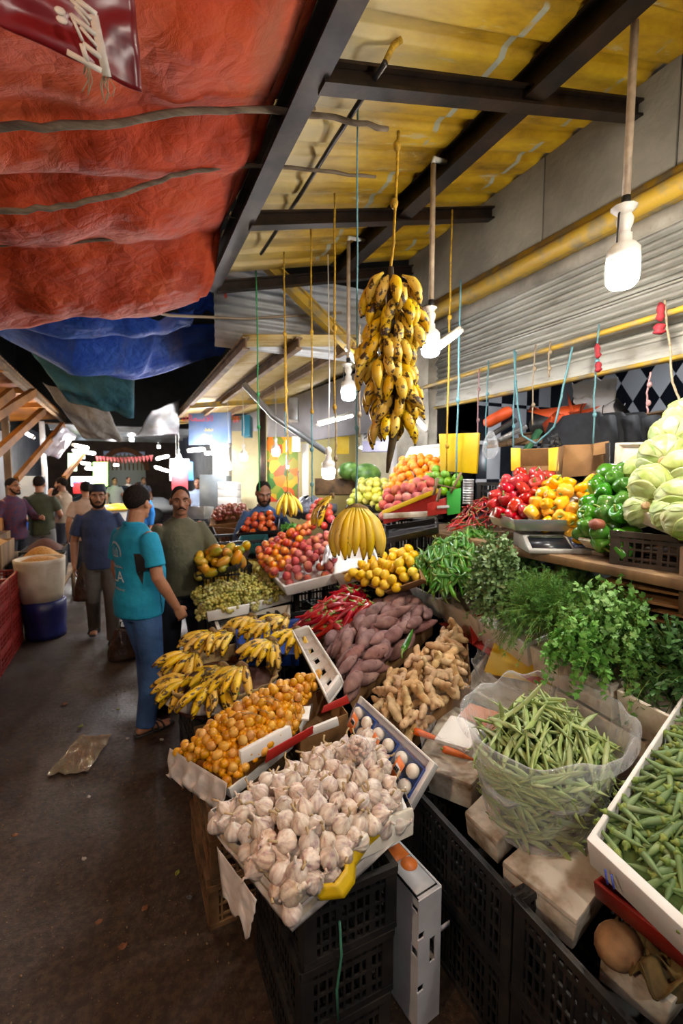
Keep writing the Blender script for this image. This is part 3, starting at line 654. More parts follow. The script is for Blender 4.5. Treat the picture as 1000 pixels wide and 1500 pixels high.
slab('lid', '', '', [p-V((0, 0, .008)) for p in QZ((735, 1262, .60), (845, 1350, .58), (930, 1230, .62), (830, 1180, .62))], .022, m_foamx, parent=bx_, bev=.006)
quadbox('foam_box', 'dirty foam box holding leafy scraps below the okra', 'box', QZ((880, 1390, .56), (985, 1470, .54), (1060, 1380, .58), (960, 1320, .58)), .12, .02, m_foamx)
oq = [at(858, 1228, z=.88), at(1012, 1372, z=.84), at(1190, 1130, z=1.0), at(1000, 1016, z=1.06)]
ok = quadbox('foam_box', 'white foam box full of okra at the right edge', 'box', oq, .11, .024, m_foam, bev=.012)
pm = mat('blue_ink', '2b3f9a')
for uu, vv in ((884, 1265), (893, 1272)):
    o = MB().tube([at(uu, vv, z=.845)+V((-.012, -.012, 0)), at(uu+2, vv+14, z=.83)+V((-.012, -.012, 0)), at(uu+4, vv+22, z=.82)+V((-.012, -.012, 0))], .0025, 5).build('ink_mark', pm, ok); o.location = -ok.location
rp = quadbox('red_crate', 'shallow red plastic crate under the okra box', 'crate', QZ((868, 1290, .74), (1020, 1410, .70), (1120, 1300, .80), (1000, 1200, .84)), .09, .012, m_red)
# --- herb shelf: foam boxes in two rows
def hx(y): return 1.70+.125*(y-1)
hb = []
for (y0, y1, lab, m) in ((3.12, 2.45, 'under the green chillies', m_foamd), (2.43, 2.02, 'under the purslane', m_foamd), (2.0, 1.6, 'under the dill', m_foam), (1.58, 1.12, 'under the parsley', m_foamd), (1.1, .6, 'under the mint', m_foamd)):
    a, b = hx(y0), hx(y1)
    q = [V((a, y0, 1.0)), V((b, y1, 1.0)), V((b+.42, y1, 1.06)), V((a+.42, y0, 1.06))]
    hb.append(quadbox('foam_box', f'white foam box {lab}, upper shelf row', 'box', q, .15, .022, m, 'foam boxes of the herb shelf', .97))
crate(hx(2.15)+.24, 2.15, .62, .42, .5, .22, 0, m_blue, 'dark blue crate under the foam boxes of purslane')
for y0, y1, z, lab in ((1.88, 1.45, .84, 'under the dill, lower row'), (1.43, .98, .84, 'big and blank, under the parsley'), (.96, .5, .84, 'under the mint, lower row')):
    a, b = hx(y0)+.02, hx(y1)+.02
    q = [V((a, y0, z)), V((b, y1, z)), V((b+.4, y1, z)), V((a+.4, y0, z))]
    quadbox('foam_box', f'white foam box {lab}', 'box', q, .25, .022, m_foamd, 'foam boxes of the lower row', .97)
slab('red_sheet', 'strip of red card between the two rows of foam boxes', 'card', [V((hx(2.4)-.03, 2.4, .852)), V((hx(1.5)-.03, 1.5, .845)), V((hx(1.5)+.2, 1.5, .85)), V((hx(2.4)+.2, 2.4, .85))], .006, m_cardr)
slab('red_flag_card', 'small orange-red card sticking up by the lemons', 'card', [at(568, 865, z=1.0), at(592, 855, z=1.0), at(592, 835, z=1.08), at(573, 838, z=1.08)], .004, mat('orange_card', 'd8451f'))
for y in (.75, 1.3, 1.85, 2.4, 2.95):
    for z in (0, .3): crate(hx(y)+.26, y, z, .44, .52, .29, 0, None, 'black crate in the dark under the herb shelf', 'crates hidden under the herb shelf')
# --- wooden counter with scale
wt = thing('counter', 'rough wooden counter carrying the scale behind the herbs', 'counter', (2.55, 1.75, 0))
for i, (dx, w_) in enumerate(((-.56, .2), (-.35, .2), (-.14, .2), (.07, .2), (.28, .2))): MB().box((dx, .0, 1.425), (w_, 2.3, .045)).build('top_board', m_wood, wt, bevel=.008)
for dx in (-.34, .38):
    for dy in (-1.0, 0, 1.0): MB().box((dx, dy, .70), (.07, .07, 1.40)).build('leg', m_wood, wt, bevel=.005)
MB().box((-.36, 0, 1.25), (.03, 2.2, .09)).build('apron', m_wood, wt, bevel=.004); MB().box((-.36, 0, 1.05), (.03, 2.2, .07)).build('rail', m_wood, wt, bevel=.004)
# --- upper produce shelf boards
slab('shelf_board', 'dark board carrying the bell peppers', 'shelf', [V((2.25, 2.9, 1.43)), V((2.15, .9, 1.50)), V((2.9, .9, 1.55)), V((2.9, 2.9, 1.50))], .02, m_wood)
# scale
sp_ = at(806, 803, d=2.40); scl = thing('weighing_scale', 'grey digital market scale with a dark keypad and steel pan', 'scale', (sp_.x, sp_.y, 1.448), -.55)
m_sc = mat('scale_body', 'a9a9a6', S('8d8b86'), 5, .4); m_st = mat('brushed_steel', 'b9b9b6', rough=.3, metal=.85)
mb = MB().add([V(p) for p in ((-.15,-.14,0),(.15,-.14,0),(.15,.16,0),(-.15,.16,0),(-.15,-.14,.02),(.15,-.14,.02),(.15,-.02,.075),(-.15,-.02,.075),(.15,.16,.075),(-.15,.16,.075))], [(3,2,1,0),(0,1,5,4),(4,5,6,7),(7,6,8,9),(1,2,8,6,5),(3,0,4,7,9),(2,3,9,8)])
mb.build('housing', m_sc, scl, bevel=.006)
kp = MB().add([V(p) for p in ((-.13,-.128,.0275),(.06,-.128,.0275),(.06,-.03,.0725),(-.13,-.03,.0725))], [(0,1,2,3)]).build('keypad', mat('keypad', '22252c', rough=.3), scl, solid=.003)
MB().add([V(p) for p in ((.07,-.12,.031),(.14,-.12,.031),(.14,-.04,.0682),(.07,-.04,.0682))], [(0,1,2,3)]).build('button_panel', mat('keypad_blue', '2d3f66', rough=.3), scl, solid=.004)
mb = MB()
for i in range(3):
    for j in range(3): mb.box((.085+.02*i, -.108+.03*j, .037+.0137*j*1.02), (.013, .016, .006))
mb.build('key', mat('key_grey', '8a93a6'), scl)
MB().add([V(p) for p in ((-.12,-.045,.0665),(.05,-.045,.0665),(.05,-.03,.0735),(-.12,-.03,.0735))], [(0,1,2,3)]).build('display', mat('lcd', '3a4238', rough=.2), scl, solid=.004)
pan = quadbox('pan', '', '', [V((-.2, -.03, .16)), V((.2, -.03, .16)), V((.2, .3, .16)), V((-.2, .3, .16))], .06, .004, m_st, parent=scl, shrink=.94, bev=.003)
MB().lathe([(.03, .07), (.03, .105)], 12, m=M.Translation((0, .12, 0))).build('pan_post', m_st, scl)
# small foam tray with mixed peppers
fq = QD((838, 806, 2.3), (896, 808, 2.2), (902, 788, 2.35), (840, 786, 2.45)); sft = quadbox('foam_tray', 'small white foam tray of mixed peppers on the counter', 'tray', fq, .05, .012, m_foamd)
# lettuce crate
lc = at(985, 790, d=1.95); crate(lc.x+.1, lc.y-.06, lc.z-.12, .42, .56, .15, .25, mat('grey_crate', '2b2723', S('4a4038'), 6, .6), 'dark grey crate holding the lettuces at the right edge')
lq = [at(922, 742, d=2.0), at(1012, 775, d=1.75), at(1090, 740, d=2.0), at(985, 712, d=2.3)]
quadbox('foam_tray', 'off-white foam tray inside the lettuce crate', 'tray', lq, .06, .02, m_foamd)
mb = MB()
for k in range(7):
    z = lc.z-.16-.045*k; mb.box((lc.x+.12+R.uniform(-.03, .03), lc.y-.05, z), (.5, .6, .012), Euler((0, 0, .2)).to_matrix())
tag(mb.build('flattened_cartons', m_card, loc=(lc.x+.1, lc.y, lc.z-.3), bevel=.002), 'pile of flattened cartons and boards under the lettuce crate', 'cartons')
# boxes behind the peppers
b1 = quadbox('carton', 'yellow-edged open carton behind the red bell peppers', 'carton', QD((752, 700, 2.95), (812, 700, 2.75), (820, 655, 2.95), (752, 658, 3.15)), .16, .008, m_card)
for nm, q in (('yellow_flap', QD((748, 690, 2.9), (762, 690, 2.86), (762, 656, 2.9), (748, 656, 2.94))), ('yellow_flap', QD((803, 690, 2.75), (818, 690, 2.72), (818, 655, 2.76), (803, 657, 2.79)))):
    slab(nm, '', '', q, .006, m_cardy, parent=b1)
bb = thing('carton', 'open brown carton tipped up behind the yellow bell peppers', 'carton', at(855, 700, d=2.75))
slab('back_panel', '', '', QD((822, 700, 2.9), (885, 695, 2.75), (885, 650, 2.8), (826, 652, 2.95)), .006, m_card, parent=bb)
slab('side_panel', '', '', QD((885, 700, 2.6), (893, 700, 2.5), (893, 648, 2.55), (884, 650, 2.8)), .006, m_black, parent=bb)
slab('side_panel', '', '', QD((814, 705, 2.7), (822, 700, 2.9), (826, 652, 2.95), (818, 655, 2.75)), .006, m_card, parent=bb)
slab('flap', '', '', QD((868, 668, 2.7), (890, 664, 2.65), (892, 646, 2.72), (870, 650, 2.78)), .006, m_card, parent=bb)
slab('purple_card', 'purple triangle of card leaning in the brown carton', 'card', QD((862, 712, 2.6), (886, 712, 2.55), (888, 683, 2.66)), .004, mat('purple_card', '7b6fb0'))
quadbox('foam_box', 'white foam box standing upright behind the green bell peppers', 'box', QD((897, 700, 2.55), (985, 690, 2.3), (985, 646, 2.35), (900, 648, 2.6)), .05, .02, m_foamd)
slab('support_post', 'short post under the lettuce shelf', 'post', [at(1000, 800, d=1.8), at(1012, 800, d=1.8), at(1010, 900, d=1.75), at(998, 900, d=1.75)], .04, m_wood)
# --- fruit terrace boxes further away
quadbox('foam_tray', 'left foam tray of green grapes', 'tray', QZ((303, 897, .85), (366, 885, .86), (352, 850, .9), (284, 866, .87)), .08, .02, m_foam, 'grape trays')
quadbox('foam_tray', 'right foam tray of green grapes', 'tray', QZ((367, 884, .86), (428, 868, .87), (402, 833, .92), (353, 850, .9)), .08, .02, m_foam, 'grape trays')
for i, (q, lab) in enumerate(((QZ((318, 922, .74), (425, 900, .76), (425, 885, .78), (312, 905, .76)), 'battered foam tray, upper, stacked under the grapes'),)):
    quadbox('foam_tray', lab, 'tray', q, .08, .02, m_foamd)
quadbox('foam_tray', 'little white tray of pale yellow guavas', 'tray', QZ((352, 853, .93), (384, 842, .94), (378, 818, .97), (328, 832, .95)), .05, .012, m_white)
quadbox('black_tray', 'black tray of small yellow fruit in front of the mangoes', 'tray', QZ((296, 862, .88), (340, 850, .9), (330, 828, .93), (288, 842, .9)), .05, .012, m_black)
quadbox('fruit_tray', 'dark tray of mangoes beside the man in olive', 'tray', QD((286, 844, 3.6), (345, 828, 3.6), (366, 800, 3.9), (284, 814, 3.9)), .06, .012, m_black)
quadbox('foam_tray', 'long white foam tray of peaches', 'tray', QD((415, 860, 3.45), (492, 840, 3.45), (482, 800, 3.95), (384, 828, 3.95)), .09, .022, m_foam)
quadbox('foam_tray', 'pile of white foam trays behind the peaches', 'tray', QD((488, 842, 3.4), (556, 820, 3.3), (545, 795, 3.7), (490, 805, 3.8)), .12, .022, m_foam)
quadbox('lemon_carton', 'low brown carton of lemons', 'carton', QD((562, 868, 2.95), (618, 848, 2.8), (608, 806, 3.15), (498, 840, 3.25)), .1, .008, m_card, shrink=.98)
quadbox('pepper_carton', 'low carton of long red peppers', 'carton', QZ((474, 936, .80), (548, 908, .9), (522, 856, .95), (428, 915, .8)), .1, .01, m_card)
quadbox('potato_carton', 'low brown carton of sweet potatoes', 'carton', QZ((510, 1022, .74), (634, 908, .90), (588, 862, .95), (474, 945, .76)), .1, .01, m_card)
quadbox('ginger_carton', 'low brown carton of ginger roots', 'carton', QZ((592, 1082, .70), (690, 997, .80), (682, 910, .90), (545, 1032, .72)), .1, .01, m_card)
slab('red_card', 'red card standing behind the ginger', 'card', [at(692, 945, z=.86), at(712, 925, z=.88), at(706, 895, z=.97), at(686, 905, z=.96)], .005, m_cardr)
# ------------------------------------------------------------------ produce
def remesh(o, vox, smooth=2):
    m = o.modifiers.new('r', 'REMESH'); m.mode = 'VOXEL'; m.voxel_size = vox; m.use_smooth_shade = True
    if smooth: k = o.modifiers.new('s', 'SMOOTH'); k.iterations = smooth; k.factor = .5
    bpy.context.view_layer.update()
    me = bpy.data.meshes.new_from_object(o.evaluated_get(bpy.context.evaluated_depsgraph_get()))
    o.modifiers.clear(); old = o.data; me.name = old.name; o.data = me
    me.polygons.foreach_set('use_smooth', [True]*len(me.polygons))
    if not me.materials:
        for x in old.materials: me.materials.append(x)
    return o
def arc(L, ang, n=8, ax=V((1, 0, 0))):
    """curve of length L starting along +Z bending towards ax by ang radians"""
    ps = []
    for i in range(n+1):
        t = i/n
        if abs(ang) < 1e-3: ps.append(V((0, 0, L*t))); continue
        r = L/ang; a = ang*t; ps.append(V((0, 0, r*math.sin(a)))+ax*(r*(1-math.cos(a))))
    return ps
def taper(prof, n): # piecewise radius profile [(t,r)] sampled n+1
    out = []
    for i in range(n+1):
        t = i/n
        for (a, ra), (b, rb) in zip(prof, prof[1:]):
            if a <= t <= b: out.append(lerp(ra, rb, (t-a)/(b-a) if b > a else 0)); break
    return out
FAR = V((100, 100, -50))
def proto(o): o.location = FAR; return o
m_stem = mat('green_stem', '5d7a2c', S('8a9a4a'), 20, .5, val=.15, rand=True)
m_dry = mat('dry_stalk', 'b9a27a', S('8f7650'), 30, .8)
# garlic
def m_garlic():
    t = Mt('garlic_skin', .45); c = t.co(True, (70, 70, 9))
    o = t.ramp(t.noise(1, c, 4, .6), [(.3, 'a08088'), (.45, 'c8b6a8'), (.64, 'e0d5c8')])
    o = t.mix(t.ramp(t.noise(24, t.co(True), 3), [(.55, (0,0,0,1)), (.75, (.55,.55,.55,1))]), o, 'c9ab82')
    t.col(t.var(o, .01, .1, .25)); t.bump(t.noise(1, c, 2), .25, .003); t.set('Subsurface Weight', .1); t.set('Subsurface Radius', (.01, .006, .004)); return t.m
m_gar = m_garlic()
def garlic(i):
    n = R.choice((8, 9, 10, 11)); r = .0300*R.uniform(.92, 1.1); ph = R.random()*6
    prof = [(.004, -.02), (.012, -.022), (.021, -.017), (.027, -.006), (.0265, .005), (.021, .014), (.013, .021), (.007, .027), (.0045, .033)]
    k = R.uniform(.1, .2)
    o = MB().lathe([(a*r/.027, z*r/.027) for a, z in prof], 40, rib=lambda a, t: 1-k*(1-abs(math.sin(a*n/2+ph)))**2*(1 if t < .85 else .2)*(.4+R.uniform(0, .02)+.6*math.sin(PI*min(1, t*1.1)))).build('garlic_bulb', m_gar)
    ps = [V((0, 0, .03)), V((.002, .001, .04)), V((R.uniform(-.006, .006), R.uniform(-.006, .006), .046)), V((R.uniform(-.012, .012), R.uniform(-.012, .012), .05+.01*(i % 2)))]
    MB().tube(ps, [.005, .0038, .0032, .004], 7).build('stalk', m_dry if i % 2 else m_gar, o)
    mb = MB()
    for j in range(9):
        a = j*2*PI/9; mb.tube([V((0, 0, -.02)), V((.006*math.cos(a), .006*math.sin(a), -.024)), V((.009*math.cos(a), .009*math.sin(a), -.023))], .0008, 3)
    mb.build('roots', m_dry, o); return proto(o)
# heap machinery
COUNT = {}
def bulge(h, e=.6): return lambda s, t: h*max(0, math.sin(PI*s))**e*max(0, math.sin(PI*t))**e
def heap(protos, q, bf, sp, labels, cat, group, orient, nmax=300, layers=((0, 1),), scale=(.92, 1.08), jz=.15, seed=1, inset=0):
    rr = random.Random(seed); out = []; bf = bf if callable(bf) else bulge(bf)
    def surf(s, t): return bil(q, s, t)+V((0, 0, bf(s, t)))
    pts = []
    for off, dens in layers:
        lay = []; fails = 0
        while fails < 420 and len(pts) < nmax:
            s, t = rr.uniform(inset, 1-inset), rr.uniform(inset, 1-inset); p = surf(s, t)+V((0, 0, -off*sp+rr.uniform(-jz, jz)*sp))
            if any((p-o).length_squared < (sp*dens)**2 for o in lay): fails += 1; continue
            lay.append(p); pts.append((p, s, t))
    for i, (p, s, t) in enumerate(pts):
        e = .02; nrm = (surf(s+e, t)-surf(s-e, t)).cross(surf(s, t+e)-surf(s, t-e)).normalized()
        if nrm.z < 0: nrm = -nrm
        k = rr.uniform(*scale); rot = orient(rr, s, t, nrm)
        lab = labels if isinstance(labels, str) else labels[(1 if t > .5 else 0)] if len(labels) == 2 else labels[(1 if s > .5 else 0)+(2 if t > .5 else 0)]
        o = dup(protos[i % len(protos)], M.Translation(p) @ rot.to_matrix().to_4x4() @ M.Scale(k, 4), lab, group); o['category'] = cat
        out.append(o)
    return out
def o_rand(rr, s, t, n): return Quaternion((rr.gauss(0, 1), rr.gauss(0, 1), rr.gauss(0, 1), rr.gauss(0, 1))).normalized()
def o_up(spread):   # local +Z near normal with random lean
    def f(rr, s, t, n):
        d = (n+V((rr.gauss(0, spread), rr.gauss(0, spread), rr.gauss(0, spread*.5)))).normalized(); q = V((0, 0, 1)).rotation_difference(d)
        return q @ Quaternion((0, 0, 1), rr.uniform(0, 6.28))
    return f
def o_lie(d, j=.25, flip=.0, roll=3.14):   # local +Z along d projected to the surface
    d = V(d)
    def f(rr, s, t, n):
        a = d.copy()
        if rr.random() < flip: a = -a
        a.rotate(Quaternion(n, rr.gauss(0, j))); a = (a-n*a.dot(n)+n*rr.gauss(0, .1)).normalized()
        return V((0, 0, 1)).rotation_difference(a) @ Quaternion((0, 0, 1), rr.uniform(-roll, roll))
    return f
def done(*ps):
    for l in ps:
        for o in (l if isinstance(l, list) else [l]): discard(o)
def mound(parent, q, bf, drop, m, n=14):  # solid filler mound under the heap, not a lining
    bf = bf if callable(bf) else bulge(bf)
    o = MB().grid(lambda s, t: bil(q, s, t)+V((0, 0, bf(s, t)-drop)), n, n).build('liner', m, parent, solid=.004); o.location = -parent.location
m_shade = mat('dark_liner', '4a3a2a', S('2f241a'), 10, .9)
# --- garlic heap
G = [garlic(i) for i in range(6)]
hq = QZ((432, 1332, .715), (585, 1192, .74), (545, 1076, .75), (312, 1197, .715))
bfun = bulge(.095, .4); mound(gt, hq, bfun, .04, mat('garlic_liner', 'a89880', S('c4b8a4'), 20, .9))
heap(G, hq, bfun, .0425, ['garlic bulb in the near left of the garlic heap, over the torn paper', 'garlic bulb in the near right of the garlic heap, by the yellow strip', 'garlic bulb in the far left of the garlic heap, by the red card', 'garlic bulb in the far right of the garlic heap, by the blue punnets'], 'garlic', 'garlic bulbs in the heap', o_up(.75), layers=((0, 1), (.6, 1.0)), jz=.3, seed=3)
m_film = None
def film(name='clear_film', a=.8, tint=(1, 1, 1, 1), rough=.08):
    if name in MATS: return MATS[name]
    t = Mt(name, rough); n = t.N; tr = t.n('BsdfTransparent'); tr.inputs[0].default_value = tint; t.col((.9, .92, .95, 1)); t.set('Specular IOR Level', .9)
    fr = t.n('LayerWeight'); fr.inputs['Blend'].default_value = .35
    mr = t.n('MapRange'); t.L.new(fr.outputs['Facing'], mr.inputs[0]); mr.inputs[3].default_value = 1-(1-a)*.3; mr.inputs[4].default_value = a*.5
    mx = t.n('MixShader'); t.L.new(mr.outputs[0], mx.inputs[0]); t.L.new(t.b.outputs[0], mx.inputs[1]); t.L.new(tr.outputs[0], mx.inputs[2])
    t.L.new(mx.outputs[0], n['Material Output'].inputs[0]); t.bump(t.noise(14, None, 5, .6, .5), .8, .03); return t.m
m_bag = film('clear_bag', .78); m_cling = film('cling_film', .95)
# small bag of peeled cloves
bg = thing('clove_bag', 'round clear bag of small peeled garlic cloves on the garlic heap', 'bag', at(524, 1098, z=.86))
MB().ball((0, 0, .0), (.047, .047, .05), 20, 14).build('film', m_bag, bg)
mb = MB()
for i in range(60):
    v = V((R.gauss(0, 1), R.gauss(0, 1), R.gauss(0, 1))).normalized()*.036; mb.ball(v, (.009, .008, .011), 7, 5, Euler((R.random()*6, R.random()*6, 0)).to_matrix())
tag(mb.build('cloves', mat('clove', 'd9c3ac', S('b98f7f'), 60, .5), bg), kind='stuff')
# punnets with white mushrooms
def punnet(c0, i):
    a, b, c, d = mq; s0, s1 = c0, c0+.30
    q = [bil(mq, s, t) for s, t in ((s0, .05), (s1, .05), (s1, .8), (s0, .8))] if False else [bil(mq, s, t) for s, t in ((.07, s0), (.07, s1), (.80, s1), (.80, s0))]
    n = (q[1]-q[0]).cross(q[3]-q[0]).normalized(); n = n if n.z > 0 else -n
    q = [p+n*.016 for p in q]; c = sum(q, V())/4
    o = quadbox('punnet', f'blue punnet of white mushrooms under film, {("lowest", "middle", "topmost")[i]} of the three in the foam tray', 'punnet', q, .034, .005, m_blue, 'mushroom punnets', .86, .004)
    L = o.location
    f = MB().grid(lambda s, t: bil(q, s, t)+n*(.006+.032*math.sin(PI*s)*math.sin(PI*t))-L, 8, 8).build('film', m_cling, o)
    u = (q[1]-q[0]); w = (q[3]-q[0])
    lq = [c+n*.040+u*x+w*y for x, y in ((-.16, -.36), (.16, -.30), (.16, .28), (-.16, .22))]
    lb = MB().add([p-L for p in lq], [(0, 1, 2, 3)]).build('label', MATS['orange_print'], o, solid=.001)
    lw = [c+n*.0412+u*x+w*y for x, y in ((-.1, -.12), (.1, -.08), (.1, .10), (-.1, .06))]
    MB().add([p-L for p in lw], [(0, 1, 2, 3)]).build('barcode_field', m_wcard, lb, solid=.0006)
    mb = MB()
    for k in range(9):
        x = -.08+.02*k; a_ = c+n*.0421+u*x-w*.08; mb.bar(a_-L, a_+w*.12-L, .0012+.001*(k % 3), .0006, up=n)
    mb.build('barcode_lines', MATS['black_print'], lb)
    mm = mat('white_mushroom', 'e9e2d6', S('d3c7b4'), 20, .5)
    for k, (x, y) in enumerate(((-.26, -.22), (.24, -.2), (-.24, .22), (.26, .2))):
        p = c+u*x+w*y-n*.010
        t = MB().lathe([(.02, 0), (.022, .008), (.019, .018), (.01, .025), (.002, .026)], 18).build('white_mushroom', mm)
        MB().tube([(0, 0, .002), (0, 0, -.014)], [.009, .008], 10).build('stem', mm, t)
        t.matrix_world = M.Translation(p) @ V((0, 0, 1)).rotation_difference(n).to_matrix().to_4x4() @ M.Scale(1.2, 4)
        tag(t, f'white mushroom in the {("lowest", "middle", "topmost")[i]} blue punnet', 'mushroom', f'mushrooms of the {("lowest", "middle", "topmost")[i]} punnet')
for i in range(3): punnet(.03+.32*i, i)
# --- dates
def m_fruit(name, stops, scale=4, rough=.4, hue=.01, val=.12, sat=.1, bump=0, sp=.5, extra=None, coat=0):
    t = Mt(name, rough, 0, sp); o = t.ramp(t.noise(scale, t.co(True), 4, .55), stops)
    if extra: o = t.mix(t.ramp(t.noise(extra[0], t.co(True), 2, .5), [(extra[1], (0,0,0,1)), (extra[1]+.05, (1,1,1,1))]), o, extra[2])
    t.col(t.var(o, hue, val, sat))
    if bump: t.bump(t.noise(bump, t.co(True), 2), .2, .002)
    if coat: t.set('Coat Weight', coat); t.set('Coat Roughness', .12)
    return t.m
m_date = m_fruit('yellow_date_skin', [(.3, 'b06f14'), (.5, 'cc9128'), (.72, 'dfae50')], 25, .38, .008, .12)
D = []
for i in range(3):
    e = R.uniform(.95, 1.15)
    o = MB().lathe([(.002, -.021*e), (.01, -.0192*e), (.0172, -.0108*e), (.0197, 0), (.0182, .009*e), (.0118, .017*e), (.003, .0203*e)], 12).build('yellow_date', m_date)
    D.append(proto(o))
hd = QZ((335, 1148, .66), (432, 1068, .73), (470, 985, .82), (255, 1100, .66))
bfun = bulge(.125, .45); mound(dt, hd, bfun, .03, mat('date_liner', '8a5513', S('6a400e'), 20, .8))
mb = MB(); rr = random.Random(77)
for i in range(620):
    s, t = rr.uniform(.01, .99), rr.uniform(.01, .99); mb.ball(bil(hd, s, t)+V((0, 0, bfun(s, t)-rr.uniform(.014, .03))), (.0145, .0145, .017), 9, 6, Euler((rr.random()*6, rr.random()*6, 0)).to_matrix())
tag(mb.build('loose_dates', m_date, loc=bil(hd, .5, .5)), 'yellow dates filling the gaps of the heap on the foam tray', 'dates', None, 'stuff')
heap(D, hd, bfun, .0322, ['yellow date in the near left of the date heap', 'yellow date in the near right of the date heap, beside the broken foam', 'yellow date in the far left of the date heap, under the bananas', 'yellow date in the far right of the date heap, by the brown box'], 'date', 'yellow dates in the heap', o_rand, 300, layers=((0, 1),), jz=.25, seed=5)
for i in range(7):
    s, t = R.uniform(.2, .9), R.uniform(.2, .9); p = bil(hd, s, t)+V((0, 0, bfun(s, t)+.012)); q = bil(hd, min(1, s+.2), max(0, t-.25)); q.z += bfun(min(1, s+.2), max(0, t-.25))+.018
    tag(MB().tube([p, p.lerp(q, .5)+V((0, 0, .015)), q], .0018, 5).build('date_stalk', m_dry, loc=p), 'thin dry stalk lying among the yellow dates', 'stalk', 'date stalks in the heap')
# --- bananas
def m_banana(name, ripe):
    t = Mt(name, .45); c = t.co(True); base = t.ramp(t.noise(12, c, 3), [(.3, 'c79a18' if ripe else 'c9a21e'), (.65, 'e3bd34' if ripe else 'dcb93a')])
    sp = t.ramp(t.noise(34 if ripe else 40, t.co(True, (1, 1, .45)), 5, .65), [(.53 if ripe else .64, (0,0,0,1)), (.58 if ripe else .7, (1,1,1,1))])
    o = t.mix(sp, base, '3a2410')
    s = t.n('SeparateXYZ'); t.L.new(t.n('TexCoord').outputs['Generated'], s.inputs[0])
    g = t.ramp(s.outputs[2], [(0, (1,1,1,1)), (.16, (0,0,0,1))]); o = t.mix(t.mix(.55, (0,0,0,1), g), o, '7b8a2e')
    t.col(t.var(o, .008, .1, .08)); return t.m
m_ban1, m_ban2 = m_banana('spotted_banana_skin', True), m_banana('clean_banana_skin', False)
m_tip = mat('banana_tip', '1f150c'); m_crown = mat('banana_crown', '8a6f42', S('5b4426'), 30, .8)
def banana_mesh(m, L=.17, ang=1.15, r=.0175):
    n = 12; pts = arc(L, ang, n); rad = taper([(0, .0065), (.1, .0075), (.2, .0125), (.35, r), (.7, r), (.88, .012), (.97, .006), (1, .005)], n)
    return MB().tube(pts, rad, 7, flat=.95).mesh('banana', m, smooth=True), pts[-1]
BM = {}
def banana_hand(name, m, n, spread, L=.17, ang=1.15, rows=2, r=.0175, droop=.35):
    key = (m.name, L, ang)
    if key not in BM:
        me, tip = banana_mesh(m, L, ang, r); tm = MB().ball(tip, .0055, 6, 5).mesh('tip', m_tip); BM[key] = (me, tm)
    me, tm = BM[key]
    root = bpy.data.objects.new(name, None); col.objects.link(root); root.empty_display_size = .05
    MB().tube([(-.0, -.0, .012), (0, 0, -.004), (0, 0, -.02)], [(.012, .011), (.02+.002*n, .016), (.016+.002*n, .012)], 9).build('crown', m_crown, root)
    for k in range(n):
        row = k % rows; u = (k//rows+.5+.25*row)/max(1, math.ceil(n/rows))-.5; a = u*spread
        b = bpy.data.objects.new('banana', me); col.objects.link(b); b.parent = root
        # finger starts outward (local x' after yaw), curves down and inwards
        yaw = Quaternion((0, 0, 1), a); tilt = Quaternion((0, 1, 0), R.gauss(PI/2+.35+.28*row*-1+droop, .05))
        # bending must go downwards: arc bends to +X local; after tilting +Z->+X, +X -> -Z
        b.rotation_mode = 'QUATERNION'; b.rotation_quaternion = yaw @ tilt @ Quaternion((0, 0, 1), R.gauss(0, .1))
        b.location = yaw @ V((.012, 0, -.006-.012*row)) + V((0, .05*u, 0)); k_ = R.uniform(.92, 1.06); b.scale = (k_,)*3
        t = bpy.data.objects.new('tip', tm); col.objects.link(t); t.parent = b
    return root
def place(root, loc, rz=0, rx=0, ry=0, sc_=1):
    root.rotation_euler = Euler((rx, ry, rz), 'XYZ'); root.location = loc; root.scale = (sc_,)*3; return root
# hands in the basket: crown up, fingers fan down towards the walkway
BH = [(275, 965, .76, 'frontmost left hand of bananas drooping over the basket rim', 2.9, 7), (303, 935, .83, 'hand of bananas at the back left of the basket with a pale cut crown', 2.7, 7), (330, 935, .83, 'hand of bananas at the back of the basket nearest the blue tray', 2.6, 7),
      (318, 985, .77, 'hand of bananas in the middle of the basket', 3.2, 6), (303, 1012, .73, 'small hand of bananas at the front rim above the dates', 3.4, 5), (345, 985, .80, 'dark spotted hand of bananas touching the dates', 3.0, 6), (268, 1003, .70, 'pair of loose bananas low on the left rim', 2.7, 4)]
for i, (u, v, z, lab, a, n) in enumerate(BH):
    o = banana_hand('banana_hand', m_ban1, n+3, 1.7, .165, .95, 2, .0185, -.42); tag(o, lab, 'bananas', 'banana hands in the basket'); place(o, at(u+8, v-12, z=z+.04), a+.75+R.uniform(-.25, .25), R.uniform(-.15, .15), .12, 1.22)
BT = [(362, 905, .90, 'clean yellow hand of bananas at the left of the blue tray', 2.8, 8), (388, 912, .90, 'hand of bananas in the middle of the blue tray', 2.9, 6), (412, 905, .91, 'dark spotted hand of bananas at the back of the blue tray', 2.7, 7),
      (392, 940, .86, 'hand of bananas with a pale crown in front of the blue tray', 3.0, 8), (430, 925, .88, 'hand of bananas leaning on the white foam tray', 3.1, 6)]
for i, (u, v, z, lab, a, n) in enumerate(BT):
    o = banana_hand('banana_hand', m_ban1, n+3, 1.7, .165, .95, 2, .0185, -.42); tag(o, lab, 'bananas', 'banana hands by the blue tray'); place(o, at(u+6, v-4, z=z), a+.75+R.uniform(-.25, .25), R.uniform(-.15, .15), .12, 1.2)
